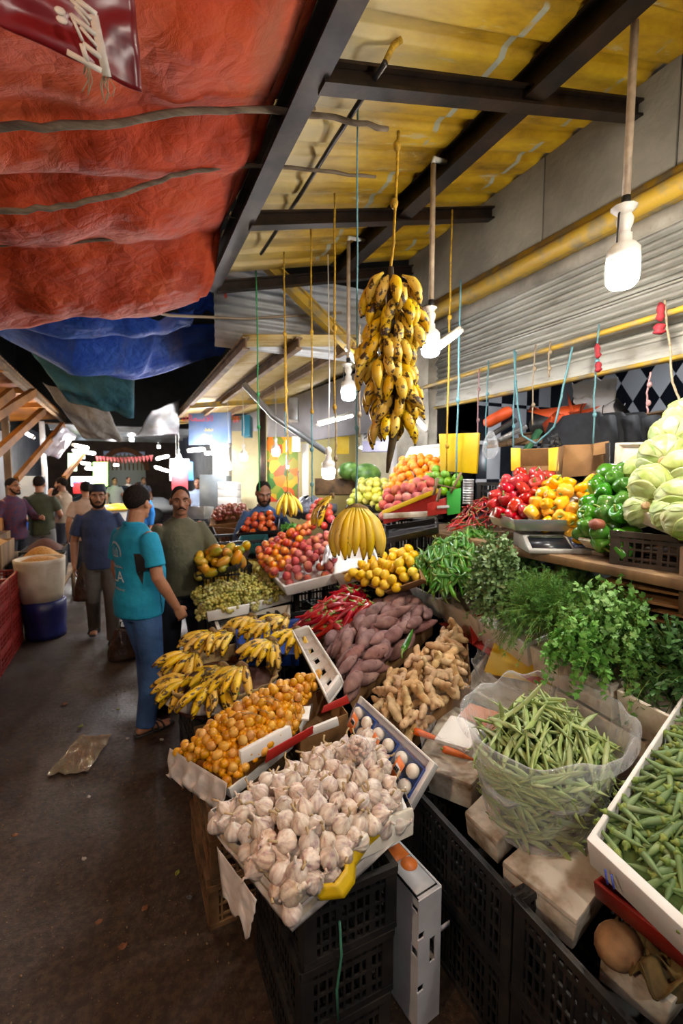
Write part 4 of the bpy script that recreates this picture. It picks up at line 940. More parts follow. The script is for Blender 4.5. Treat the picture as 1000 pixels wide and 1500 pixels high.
# hanging hands
def rope(pts, r, m, lab, name='hanging_rope', knots=(), tuft=None, group=None):
    L = pts[len(pts)//2]; ps = []
    for a, b in zip(pts, pts[1:]):
        for i in range(6): ps.append(a.lerp(b, i/6)+V((R.uniform(-1, 1), R.uniform(-1, 1), 0))*.003)
    ps.append(pts[-1]); mb = MB().tube(ps, r, 6, twist=.6)
    for kt in knots: mb.ball(pts[0].lerp(pts[-1], kt), (r*2.6, r*2.6, r*3.4), 8, 6)
    if tuft:
        for i in range(9): p = pts[-1]; mb.tube([p, p+V((R.uniform(-.012, .012), R.uniform(-.012, .012), -tuft))], .0022, 4)
    return tag(mb.build(name, m, loc=L), lab, 'rope', group)
m_ry = mat('yellow_rope', 'c99b1c', S('8a6a14'), 60, .7); m_rb = mat('teal_rope', '6a9aa0', S('4f7f8a'), 60, .7); m_rg = mat('green_rope', '2f9a55', S('257a45'), 60, .7); m_rp = mat('pink_rope', 'b58a8f', S('8f6a6a'), 60, .7); m_rt2 = mat('tan_rope', 'a8957a', S('85735c'), 60, .7)
def topz(x): return zr(x)-.1
p = at(522, 742, d=2.25); o = banana_hand('banana_hand', m_ban2, 13, 2*PI*.62, .2, 1.0, 1, .0195, .42); tag(o, 'big yellow hand of bananas hanging from a teal rope in front of the peaches', 'bananas'); place(o, p, -PI/2-.45, sc_=1.3)
rope([V((p.x, p.y, 3.55)), p+V((0, 0, .5)), p+V((0, 0, .01))], .0045, m_rb, 'teal rope holding the big hanging hand of bananas', knots=(.62, .8))
p2 = at(486, 725, d=2.6); o = banana_hand('banana_hand', m_ban1, 6, 1.3, .2, 1.0, 2, .019, .35); tag(o, 'greenish hand of bananas hanging just behind the big one', 'bananas'); place(o, p2, 3.0)
p3 = at(421, 722, d=3.9); o = banana_hand('banana_hand', m_ban2, 8, 2.2, .2, .9, 2, .019, .5); tag(o, 'small hand of bananas with a blue sticker hanging by the man in blue', 'bananas'); place(o, p3, -PI/2-.4)
MB().lathe([(.012, 0), (.012, .001)], 12, m=M.Translation((-.03, -.09, -.07)) @ Euler((PI/2, 0, 0)).to_matrix().to_4x4()).build('sticker', mat('blue_sticker', '2a49b8'), o)
rope([V((p3.x, p3.y, 3.0)), p3+V((0, 0, .5)), p3+V((0, 0, .0))], .006, m_ry, 'yellow rope holding the small hand of bananas', knots=(.35,))
# big hanging cluster
pc = at(572, 412, d=2.05); root = thing('banana_cluster', 'large stalk of spotted bananas hanging head down from the roof bar', 'bananas', pc)
MB().tube([(0, 0, .06), (.0, .0, -.2), (.02, -.01, -.45), (.02, 0, -.7), (.0, 0, -.8), (-.01, 0, -.86)], [.014, .022, .024, .02, .014, .006], 9).build('stalk', mat('banana_stalk', '2e2412', S('4a3a1c'), 20, .8), root)
me, tip = banana_mesh(m_ban1, .155, 1.25, .0235); tm = MB().ball(tip, .006, 6, 5).mesh('tip', m_tip)
nb = 0
for row in range(8):
    z = -.0-.083*row; x0 = .0+.03*math.sin(row*1.3); n = 13 if row < 7 else 9
    for k in range(n):
        if nb >= 100: break
        a = 2*PI*(k+.5*(row % 2))/n + R.uniform(-.12, .12); yaw = Quaternion((0, 0, 1), a); nb += 1
        b = bpy.data.objects.new('banana', me); col.objects.link(b); b.parent = root; b.rotation_mode = 'QUATERNION'
        b.rotation_quaternion = yaw @ Quaternion((0, 1, 0), R.gauss(PI/2+.5, .12)) @ Quaternion((0, 0, 1), R.gauss(0, .3))
        b.location = V((x0, 0, z+R.uniform(-.025, .02)))+yaw @ V((.055-(.02 if row > 5 else 0), 0, 0)); b.scale = (R.uniform(.92, 1.1),)*3
        t = bpy.data.objects.new('tip', tm); col.objects.link(t); t.parent = b
rope([V((pc.x+.03, pc.y, 3.35)), pc+V((.02, 0, .3)), pc+V((0, 0, .03))], .007, m_ry, 'thick yellow rope holding the big banana cluster', knots=(.1, .5))
# --- sweet potatoes
m_sp = m_fruit('sweet_potato_skin', [(.3, '634543'), (.5, '805e5b'), (.7, '97766f')], 14, .75, .01, .12, .15, 40, .3, (38, .66, '5a3b36'))
def spud(i):
    L = R.uniform(.17, .235); n = 14; bend = R.uniform(-.5, .5); r = R.uniform(.029, .040); ps = arc(L, bend, n)
    rad = taper([(0, .004), (.06, .012), (.25, r*.85), (.5, r), (.75, r*.8), (.92, .012), (1, .003)], n); rad = [a*R.uniform(.94, 1.06) for a in rad]
    mid = ps[n//2].copy(); o = MB().tube([p-mid for p in ps], rad, 12).build('sweet_potato', m_sp); return proto(o)
SPD = [spud(i) for i in range(6)]
sq = QZ((512, 1005, .80), (628, 903, .98), (588, 862, 1.02), (480, 938, .82)); dirx = (sq[1]-sq[0]).normalized()
heap(SPD, sq, .075, .064, ['sweet potato in the near part of the heap, beside the ginger', 'sweet potato in the far part of the heap, beside the red peppers'], 'sweet potato', 'sweet potatoes in the heap', o_lie(dirx, .35, .4), layers=((0, 1), (.8, 1.3)), jz=.3, seed=8)
# --- long red peppers, chillies
m_redp = m_fruit('red_pepper_skin', [(.3, '7d0b10'), (.55, 'a8141a'), (.75, 'b8262a')], 8, .22, .006, .15, .05, coat=.4)
def chili(name, L, r, m, bend, stemL=.03, n=10, seg=9, flat=1):
    ps = arc(L, bend, n); mid = ps[n//2].copy(); rad = taper([(0, r*.7), (.08, r), (.35, r*.95), (.7, r*.6), (.93, r*.28), (1, r*.08)], n)
    o = MB().tube([p-mid for p in ps], rad, seg, flat=flat).build(name, m)
    MB().tube([-mid+V((0, 0, r*.25)), -mid+V((0, 0, -r*.5)), -mid+V((r*.3, 0, -stemL*.6)), -mid+V((stemL*.4, 0, -stemL))], [r*.75, r*.5, r*.22, r*.26], 7).build('stem', m_stem, o); return proto(o)
RP = [chili('long_red_pepper', R.uniform(.15, .19), R.uniform(.017, .021), m_redp, R.uniform(-.6, .6), .035) for i in range(5)]
rq = QZ((474, 928, .84), (538, 900, .97), (522, 858, 1.02), (435, 912, .84)); dd = (rq[1]-rq[0]).normalized()
heap(RP, rq, .09, .043, ['long red pepper at the front of its heap, near the sweet potatoes', 'long red pepper at the back of its heap, near the lemons'], 'red pepper', 'long red peppers', o_lie(-dd, .45, .15), layers=((0, 1), (.8, 1.2)), jz=.4, seed=4)
m_grn = m_fruit('green_chili_skin', [(.3, '2c5e1a'), (.55, '4a8a2a'), (.75, '6ba53e')], 8, .28, .012, .18, .1, coat=.3)
GC = [chili('green_chili', R.uniform(.13, .165), R.uniform(.0125, .0148), m_grn, R.uniform(-1.3, 1.3), .035, seg=8) for i in range(6)]
cq = QD((652, 860, 2.75), (725, 835, 2.65), (712, 772, 2.95), (590, 830, 3.05))
heap(GC, cq, .11, .026, ['green chilli at the front of its foam box', 'green chilli at the front right of its heap, beside the purslane', 'green chilli at the left of its heap, beside the lemons', 'green chilli at the back of its heap, below the small red chillies'], 'chilli', 'green chillies in the heap', o_lie((-.3, -.5, -.8), .7, .3), 300, layers=((0, 1), (1, 1.3)), jz=.5, seed=2)
RC = [chili('small_red_chili', R.uniform(.07, .09), R.uniform(.006, .0075), m_redp, R.uniform(-.8, .8), .025, 8, 6) for i in range(4)]
rcq = QD((655, 775, 3.0), (772, 768, 2.75), (752, 728, 3.05), (690, 735, 3.2))
heap(RC, rcq, .05, .024, ['small red chilli on the near side of the chilli heap', 'small red chilli on the far side of the heap, below the red bell peppers'], 'chilli', 'small red chillies', o_lie((-.5, -.5, -.4), 1.0, .3), 240, layers=((0, 1),), jz=.6, seed=2)
# --- bell peppers
def bell(name, m, e=1.0):
    ph = R.random()*6; n = R.choice((3, 4, 4)); k = R.uniform(.1, .17)
    prof = [(.004, -.036), (.014, -.043), (.028, -.04), (.039, -.022), (.044, .004), (.045, .026), (.038, .042), (.024, .047), (.012, .04), (.004, .036)]
    o = MB().lathe([(a, z*e) for a, z in prof], 26, rib=lambda a, t: 1-k*(.5+.5*math.cos(a*n+ph))**2).build(name, m)
    MB().tube([(0, 0, .034*e), (0, 0, .046*e), (.005, 0, .058*e), (.014, 0, .068*e)], [.013, .006, .005, .006], 8).build('stem', m_stem, o); return proto(o)
m_bred = m_fruit('red_bell_skin', [(.3, '8d1012'), (.55, 'b5201c'), (.8, 'c63a24')], 6, .2, .008, .12, .05, coat=.5)
m_byel = m_fruit('yellow_bell_skin', [(.3, 'e09a08'), (.55, 'f0b010'), (.8, 'f5c020')], 6, .22, .008, .06, .05, coat=.5)
m_bgrn = m_fruit('green_bell_skin', [(.3, '2a6417'), (.55, '427f24'), (.8, '5f9a3c')], 5, .22, .012, .12, .08, coat=.5)
for nm, m, q, h, sp, lab, cat, sd in (
    ('red_bell_pepper', m_bred, QD((716, 748, 2.75), (776, 762, 2.55), (808, 700, 2.75), (740, 700, 2.95)), .06, .072, ['red bell pepper low in its heap above the small chillies', 'red bell pepper high in its heap below the yellow carton'], 'bell pepper', 6),
    ('yellow_bell_pepper', m_byel, QD((772, 752, 2.5), (846, 766, 2.35), (880, 705, 2.45), (808, 703, 2.65)), .05, .076, ['yellow bell pepper low in its heap above the steel pan', 'yellow bell pepper high in its heap below the brown carton'], 'bell pepper', 7),
    ('green_bell_pepper', m_bgrn, QD((846, 780, 2.22), (915, 790, 2.0), (950, 690, 2.2), (878, 690, 2.45)), .05, .075, ['green bell pepper low in its heap above the small foam tray', 'green bell pepper high in its heap below the upright foam box'], 'bell pepper', 9)):
    pr = [bell(nm, m, R.uniform(.95, 1.25)) for i in range(4)]
    quadbox('foam_tray', f'worn foam tray under the {nm.replace("_", " ")}s', 'tray', [p-V((0, 0, .035)) for p in q], .07, .015, m_foamd)
    heap(pr, q, h, sp*(.86 if sd < 8 else .95), lab, cat, nm.replace('_', ' ')+'s in the heap', o_rand, layers=((0, 1), (.8, 1.2)), scale=(.76, .92) if sd < 8 else (.86, 1.06), jz=.25, seed=sd); done(pr)
# --- ginger
m_gin = m_fruit('ginger_skin', [(.3, '9b7a50'), (.5, 'bd9d72'), (.72, 'd2b78e')], 16, .75, .01, .1, .1, 0, .3, (30, .66, '8a6a44'))
def ginger(i):
    rr = random.Random(40+i); mb = MB()
    def knob(p, d, L, r, dep):
        q = p+d*L; mb.tube([p, p.lerp(q, .3), p.lerp(q, .55), p.lerp(q, .8), q], [r*.85, r*1.1, r*.92, r*1.08, r*.8], 9, rnd=True)
        if dep:
            for s in (-1, 1):
                if rr.random() < .8:
                    e = (d+V((s*.9, rr.uniform(-.4, .4), rr.uniform(-.3, .3)))).normalized(); knob(p.lerp(q, rr.uniform(.5, .9)), e, L*rr.uniform(.5, .7), r*rr.uniform(.75, .9), dep-1)
            if rr.random() < .7: knob(q, (d+V((rr.uniform(-.5, .5), rr.uniform(-.5, .5), 0))).normalized(), L*.7, r*.9, dep-1)
    knob(V((0, 0, -.04)), V((0, 0, 1)), .055, .019, 2)
    o = MB(); o = mb.build('ginger_root', m_gin); remesh(o, .0045, 2); return proto(o)
GI = [ginger(i) for i in range(7)]
gq2 = QZ((592, 1070, .77), (682, 992, .85), (668, 912, .99), (548, 1022, .79))
heap(GI, gq2, .06, .058, ['ginger root low in its heap, beside the blue punnets', 'ginger root low in its heap, beside the clear bag', 'ginger root high in its heap, beside the sweet potatoes', 'ginger root high in its heap, below the herb shelf'], 'ginger', 'ginger roots in the heap', o_lie((.5, .5, .5), .7, .3), layers=((0, 1), (.8, 1.2)), jz=.3, seed=6)
tag(dup(GC[0], M.Translation(at(598, 937, z=.97)) @ V((0, 0, 1)).rotation_difference(V((.8, .6, .25)).normalized()).to_matrix().to_4x4() @ M.Scale(1.3, 4)), 'lone green chilli lying between the sweet potatoes and the ginger', 'chilli', 'stray chilli')
# --- round fruit helper
def fruit(name, m, r, k=(1, 1, 1), cleft=0, tip=0, dim=.25, n=16):
    prof = []
    for i in range(11):
        a = PI*i/10; rr_, z = math.sin(a), -math.cos(a)
        if i > 7: z -= dim*(i-7)/3*.35
        if i == 0 and tip: z -= tip
        if i == 10 and tip: z += tip*.6
        prof.append((max(.03, rr_)*r*k[0], z*r*k[2]))
    return proto(MB().lathe(prof, n, rib=(lambda a, t: 1-cleft*max(0, math.cos(a))**12) if cleft else None).build(name, m))
m_lem = m_fruit('lemon_skin', [(.3, 'dba808'), (.6, 'efc81a'), (.8, 'f2d640')], 20, .4, .008, .06, .05, 90)
m_ora = m_fruit('orange_skin', [(.3, 'e07d08'), (.6, 'f09414'), (.8, 'f3a52a')], 14, .4, .006, .07, .05, 90)
m_lim = m_fruit('lime_skin', [(.3, '4d8a14'), (.6, '72ad25'), (.8, '9ac23c')], 14, .4, .012, .1, .08, 90)
m_yap = m_fruit('yellow_apple_skin', [(.3, '9fa83a'), (.6, 'bdb648'), (.8, 'cfc26a')], 10, .3, .02, .08, .08)
m_pea = m_fruit('peach_skin', [(.3, '8f3640'), (.5, 'b85f5a'), (.68, 'd08a6a'), (.82, 'd8a060')], 14, .8, .012, .14, .12, sp=.2)
m_nec = m_fruit('nectarine_skin', [(.32, '93252a'), (.45, 'c2552a'), (.6, 'de8a26'), (.75, 'e8a52c')], 12, .4, .014, .14, .08)
m_gua = m_fruit('guava_skin', [(.3, 'd9c04a'), (.7, 'e8d77a')], 12, .5, .01, .06, .1)
m_tom = m_fruit('tomato_skin', [(.3, 'c2401a'), (.6, 'd9602a'), (.8, 'e08038')], 8, .25, .012, .1, .05, coat=.3)
m_oni = m_fruit('shallot_skin', [(.3, '6a2f28'), (.6, '94503c'), (.8, 'b57a58')], 14, .5, .012, .15, .1)
m_man = m_fruit('mango_skin', [(.3, '6a7a22'), (.5, 'b58a20'), (.72, 'd58a26')], 9, .4, .02, .12, .08)
m_pom = m_fruit('red_fruit_skin', [(.3, 'a82a22'), (.6, 'd0503c'), (.8, 'dc7a54')], 8, .35, .012, .1, .06)
def simple_heap(name, m, r, q, h, sp, lab, cat, group, seed, k=(1, 1, 1), nmax=300, layers=((0, 1), (.8, 1.15)), **kw):
    pr = [fruit(name, m, r*R.uniform(.95, 1.05), k, **kw) for _ in range(2)]
    o = heap(pr, q, h, sp, lab, cat, group, o_rand, nmax, layers, seed=seed); done(pr); return o
simple_heap('lemon', m_lem, .031, QD((560, 860, 2.95), (612, 842, 2.85), (604, 802, 3.15), (508, 836, 3.2)), .07, .056, ['lemon in the front of the lemon carton', 'lemon in the back of the lemon carton'], 'lemon', 'lemons in the carton', 3, (.95, 1, 1.15), tip=.16)
simple_heap('peach', m_pea, .034, QD((415, 848, 3.5), (490, 830, 3.5), (482, 778, 3.9), (428, 805, 3.9)), .06, .062, ['pinkish peach in the front of the long foam tray', 'pinkish peach high at the back of the long foam tray'], 'peach', 'pink peaches in the long tray', 4, cleft=.1)
simple_heap('nectarine', m_nec, .034, QD((402, 838, 3.6), (434, 808, 3.75), (456, 762, 4.1), (374, 806, 4.0)), .05, .062, ['orange-red nectarine low in the heap left of the peaches', 'orange-red nectarine high in the heap behind the peaches'], 'nectarine', 'nectarines beside the peaches', 5, cleft=.08)
simple_heap('guava', m_gua, .03, QZ((352, 848, .95), (380, 838, .96), (374, 820, 1.0), (334, 832, .97)), .04, .055, 'pale yellow guava in the little white tray', 'guava', 'guavas in the white tray', 6, (.85, 1, 1.25))
simple_heap('yellow_plum', mat('plum', 'd8a81e', S('e3c23c'), 10, .4, val=.1), .024, QZ((298, 858, .9), (338, 848, .92), (328, 832, .95), (292, 843, .92)), .03, .045, 'small yellow plum in the black tray', 'plum', 'yellow plums in the black tray', 7)
simple_heap('mango', m_man, .054, QD((288, 838, 3.6), (342, 824, 3.6), (362, 800, 3.85), (288, 812, 3.85)), .06, .088, ['green and orange mango at the front of the dark tray', 'green and orange mango at the back of the dark tray'], 'mango', 'mangoes in the dark tray', 8, (.72, 1, 1.25))
simple_heap('orange', m_ora, .032, QD((560, 726, 3.75), (655, 695, 3.35), (645, 672, 3.6), (590, 672, 4.0)), .08, .056, ['orange at the front of the bright orange heap', 'orange at the back of the bright orange heap'], 'orange', 'oranges in the heap', 9)
simple_heap('lime', m_lim, .036, QD((625, 708, 3.4), (668, 712, 3.25), (672, 690, 3.35), (632, 688, 3.5)), .03, .066, 'green lime in the group right of the oranges', 'lime', 'limes beside the oranges', 10, (.95, 1, 1.08), tip=.08)
simple_heap('yellow_apple', m_yap, .036, QD((512, 738, 4.0), (560, 734, 3.7), (575, 706, 3.9), (528, 706, 4.3)), .05, .068, ['yellow-green apple at the front of its heap, above the hanging bananas', 'yellow-green apple at the back of its heap, left of the oranges'], 'apple', 'yellow apples in the heap', 11)
simple_heap('red_peach', m_pea, .037, QD((560, 748, 3.5), (632, 722, 3.25), (632, 700, 3.4), (562, 725, 3.7)), .04, .066, ['big red and cream peach at the front of the red carton', 'big red and cream peach below the oranges'], 'peach', 'red peaches in the red carton', 12, cleft=.08)
simple_heap('tomato', m_tom, .036, QD((352, 775, 4.7), (402, 772, 4.6), (402, 752, 4.8), (370, 752, 5.0)), .04, .075, 'orange-red tomato beyond the peaches, in front of the man in blue', 'tomato', 'tomatoes beyond the peaches', 13, (1, 1, .85))
simple_heap('red_apple', m_pom, .038, QD((445, 772, 4.1), (485, 760, 4.0), (480, 735, 4.2), (462, 738, 4.4)), .05, .075, 'red fruit between the peaches and the hanging bananas', 'apple', 'red fruit behind the peaches', 14)
simple_heap('shallot', m_oni, .026, QD((310, 758, 5.8), (355, 752, 5.6), (358, 738, 6.0), (320, 742, 6.2)), .04, .06, 'small brown shallot in the far trays left of the man in blue', 'shallot', 'shallots in the far trays', 15, (.9, 1, 1.15))
# --- grapes
m_gr = m_fruit('grape_skin', [(.3, '85823a'), (.6, 'a69c50'), (.8, 'b9a96a')], 30, .3, .012, .12, .1); t_ = m_gr
def grapes(i):
    rr = random.Random(60+i); mb = MB(); k = 0
    while k < 46:
        z = rr.uniform(-.09, .05); w = .045*(1-abs(z-.01)/.14); a = rr.uniform(0, 2*PI); q = w*math.sqrt(rr.random()); p = V((q*math.cos(a)*1.2, q*math.sin(a), z)); mb.ball(p, .0130*rr.uniform(.9, 1.1), 9, 7); k += 1
    o = mb.build('grape_bunch', m_gr); MB().tube([(0, 0, .03), (0, .004, .06), (.01, .006, .085)], .002, 5).build('stem', m_stem, o); return proto(o)
GR = [grapes(i) for i in range(4)]
for q, lab, g in ((QZ((302, 890, .88), (362, 878, .89), (350, 852, .94), (290, 866, .9)), 'green grape bunch in the left foam tray', 'grape bunches in the left tray'), (QZ((370, 878, .89), (420, 864, .9), (400, 838, .95), (358, 850, .94)), 'green grape bunch in the right foam tray', 'grape bunches in the right tray')):
    heap(GR, q, .04, .085, lab, 'grapes', g, o_lie((-.5, -.8, 0), .8, .5), layers=((0, 1), (.5, 1)), seed=17)
# --- beans in the bag
m_bean = m_fruit('bean_skin', [(.3, '7a9250'), (.55, '9db06e'), (.78, 'bcc694')], 10, .45, .012, .1, .1)
def bean(i):
    rr = random.Random(80+i); n = 14; L = rr.uniform(.19, .25); ps = arc(L, rr.uniform(-1.1, 1.1), n); mid = ps[7].copy()
    rad = taper([(0, .002), (.06, .005), (.15, .0100), (.85, .0100), (.93, .005), (1, .0014)], n); rad = [a*(1+.13*math.sin(i_*2.4)) for i_, a in enumerate(rad)]
    o = MB().tube([p-mid for p in ps], rad, 8, flat=.5, fdir=(0, 1, 0) if rr.random() < .5 else (1, 0, 0)).build('green_bean', m_bean); MB().tube([-mid, -mid+V((.001, 0, -.008)), -mid+V((.003, .001, -.014))], [.0022, .0018, .0022], 5).build('stem', m_stem, o); return proto(o)
BN = [bean(i) for i in range(7)]
bcn = V((1.33, 1.10, .61)); brx, bry, brot = .30, .235, .22
def bagp(a, t, k=1.0): # t 0 bottom..1 top
    r = (.72+.28*t**.8)*k; x, y = brx*r*math.cos(a), bry*r*math.sin(a); return bcn+V((x*math.cos(brot)-y*math.sin(brot), x*math.sin(brot)+y*math.cos(brot), .34*t))
bgq = [bagp(-2.3, .78, .93), bagp(-.8, .78, .95), bagp(.8, .84, .98), bagp(2.3, .84, .98)]
heap(BN, bgq, lambda s, t: .13*max(0, math.sin(PI*s))**.6*max(0, math.sin(PI*t))**.6-.02, .034, ['green bean at the front left of the open bag', 'green bean at the front right of the open bag', 'green bean at the back left of the open bag', 'green bean at the back right of the open bag, by the okra'], 'bean', 'green beans in the clear bag', o_lie((.35, .8, .45), .55, .3), 180, layers=((0, 1), (1, 1.25)), jz=.6, seed=21, inset=.02)
rr = random.Random(5)
for i in range(120):
    a = -PI*.5+rr.uniform(-1.75, 1.5)-.25; t = rr.uniform(.06, .76); p = bagp(a, t, .83); nn = (p-bcn); nn.z = 0; nn.normalize(); tang = V((-nn.y, nn.x, rr.uniform(-.3, .3))).normalized()
    y = nn; z = tang; x = y.cross(z).normalized(); y = z.cross(x)
    o = dup(BN[i % 7], M.Translation(p) @ M((x, y, z)).transposed().to_4x4(), 'green bean pressed against the side of the clear bag', 'green beans seen through the bag'); o['category'] = 'bean'
bb_ = thing('plastic_bag', 'big open clear plastic bag filled with green beans', 'bag', bcn)
def bagf(s, t):
    a = 2*PI*s
    w = noise.noise((math.cos(a)*3.2, math.sin(a)*3.2, t*3)); w2 = noise.noise((math.cos(a)*8, math.sin(a)*8, t*4))
    if t < .8: q = t/.8; p = bagp(a, q*1.0, 1.0+.03*w2); p.z += (-.02+.05*w)*(q > .6)
    else:
        q = (t-.8)/.2; p = bagp(a, 1.0+.12*math.sin(q*PI*.8)+.0*w, 1.02+.14*q+.08*w*q); p.z += .03*w-.03*q*q + (.04 if math.sin(a) > .2 else 0)*q
    return p-bcn
MB().grid(bagf, 96, 26, wrap=True).build('film_wall', m_bag, bb_)
MB().grid(lambda s, t: bagp(2*PI*s, 0, t)-bcn, 32, 4, wrap=True).build('film_base', m_bag, bb_)
# dark core of beans inside the bag so that the pile is not hollow
mb = MB(); mb.grid(lambda s, t: bagp(2*PI*s, t*.78, .77)-bcn, 40, 8, wrap=True); mb.grid(lambda s, t: bagp(2*PI*s, .74+.14*(1-t*t), .77*t)-bcn, 40, 6, wrap=True)
tag(mb.build('bean_fill', mat('bean_fill', '5d7a36', S('3c5220'), 30, .8, bump=1, bscale=40, bdist=.02), bb_), kind='stuff')
# --- okra
m_okr = m_fruit('okra_skin', [(.3, '4f6838'), (.55, '6c8550'), (.78, '90a070')], 12, .6, .012, .14, .1)
def okra(i):
    rr = random.Random(120+i); n = 9; L = rr.uniform(.07, .095); r = rr.uniform(.0085, .0105); ps = arc(L, rr.uniform(-.5, .5), n); mid = ps[5].copy()
    rad = taper([(0, r*.85), (.12, r), (.45, r*.9), (.8, r*.45), (1, r*.06)], n)
    o = MB().tube([p-mid for p in ps], rad, 10).build('okra_pod', m_okr)
    for i_, v in enumerate(o.data.vertices):
        if (i_ % 10) % 2: c = ps[min(n, i_//10)]-mid; v.co = c+(v.co-c)*.88
    MB().tube([-mid+V((0, 0, .006)), -mid+V((0, 0, -.001)), -mid+V((0, 0, -.006)), -mid+V((.001, 0, -.014))], [r*1.0, r*1.12, r*.5, r*.4], 10).build('cap', m_stem, o); return proto(o)
OK = [okra(i) for i in range(6)]
ohq = [bil(oq, s, t)+V((0, 0, -.02)) for s, t in ((.07, .07), (.93, .07), (.93, .93), (.07, .93))]
mound(ok, ohq, .03, .02, mat('okra_liner', '3c5222', S('4e6a2c'), 30, .8))
heap(OK, ohq, .03, .0235, ['okra pod near the front corner of the foam box with blue ink marks', 'okra pod near the frame edge of the foam box', 'okra pod at the far left of its foam box, beside the bean bag', 'okra pod at the far right of its foam box'], 'okra', 'okra pods in the foam box', o_lie((.6, -.6, .1), .9, .5), 300, layers=((0, 1), (.8, 1.3)), jz=.6, seed=31, inset=.025)
# --- carrots in a clear bag, empty bag with yellow card
def softbag(name, q, h, lab, seed, k=.35):
    c = sum(q, V())/4; t_ = thing(name, lab, 'bag', c)
    def f(s, t):
        a = 2*PI*s; sx_, sy_ = .5+.5*max(-1, min(1, 1.25*math.cos(a))), .5+.5*max(-1, min(1, 1.25*math.sin(a))); p = bil(q, sx_, sy_); d = p-c
        w = noise.noise((math.cos(a)*2.5+seed, math.sin(a)*2.5, t*3)); w2 = noise.noise((math.cos(a)*7+seed, math.sin(a)*7, t*5))
        return d*(.9+.22*t+.1*w*t+.05*w2)*(1 if t < .85 else 1.03) + V((0, 0, h*(1-(1-t)**2)-.05+.05*w*t+.02*w2)) + d*(-.35*max(0, t-.7)*(1+w))
    MB().grid(f, 80, 18, wrap=True).build('film_wall', m_bag, t_)
    return t_
cbq = QZ((606, 1090, .70), (690, 1118, .70), (735, 1055, .74), (650, 1015, .76))
softbag('plastic_bag', cbq, .12, 'crumpled clear bag holding carrots beside the ginger', 3)
m_car = m_fruit('carrot_skin', [(.3, 'c2541c'), (.7, 'd9702c')], 20, .5)
for i, (u, v, lab) in enumerate(((628, 1078, 'carrot at the left inside the clear bag'), (690, 1052, 'carrot at the back of the clear bag'), (672, 1105, 'carrot at the front of the clear bag'))):
    n = 10; ps = arc(.13, .15, n); o = MB().tube([p-ps[5] for p in ps], taper([(0, .012), (.1, .016), (.6, .011), (1, .003)], n), 10).build('carrot', m_car); MB().tube([V((0, 0, -.064)), V((0, 0, -.075))], [.006, .003], 6).build('stem', m_stem, o)
    o.matrix_world = M.Translation(at(u, v, z=.74)) @ V((0, 0, 1)).rotation_difference(V((.7, -.5+.9*(i == 1), -.2)).normalized()).to_matrix().to_4x4(); tag(o, lab, 'carrot', 'carrots in the bag')
slab('foam_piece', 'flat white foam sheet inside the clear carrot bag', 'foam', QZ((636, 1085, .73), (688, 1100, .73), (712, 1062, .76), (660, 1050, .77)), .02, m_foam)
slab('brown_card', 'orange-brown card inside the clear carrot bag', 'card', QZ((672, 1048, .78), (725, 1072, .77), (735, 1045, .80), (688, 1030, .81)), .006, mat('orange_brown_card', 'b0643a'))
ebq = QZ((690, 990, .80), (800, 1040, .80), (835, 985, .86), (722, 945, .88))
softbag('plastic_bag', ebq, .1, 'half-empty clear bag folded back in front of the foam boxes', 9)
slab('yellow_card', 'yellow card sheet inside the half-empty clear bag', 'card', [at(708, 985, z=.82), at(828, 1010, z=.82), at(840, 985, z=.90), at(728, 930, z=.93)], .005, m_cardy)
quadbox('foam_tray', 'worn foam tray under the half-empty clear bag', 'tray', QZ((676, 1002, .76), (780, 1060, .76), (850, 1000, .80), (720, 945, .82)), .07, .018, m_foamd)
done(G, D, SPD, RP, RC, GI, BN, OK, GR)
# mixed peppers in the small tray
for u, v, pr, c in ((848, 790, 'yellow', m_byel), (862, 792, 'olive', m_bgrn), (885, 792, 'dark', m_black)):
    o = bell(f'{pr}_pepper', c, 1.0); o.matrix_world = M.Translation(at(u, v, d=2.3)) @ Euler((1.2, .3, R.random()*6)).to_matrix().to_4x4() @ M.Scale(.6, 4); tag(o, f'{pr} pepper in the small foam tray on the counter', 'pepper', 'peppers in the small tray')
o = fruit('dark_tomato', m_oni, .036, (1, 1, .8)); o.matrix_world = M.Translation(at(874, 768, d=2.1)); tag(o, 'dark reddish tomato among the lowest green bell peppers', 'tomato')
done(GC)
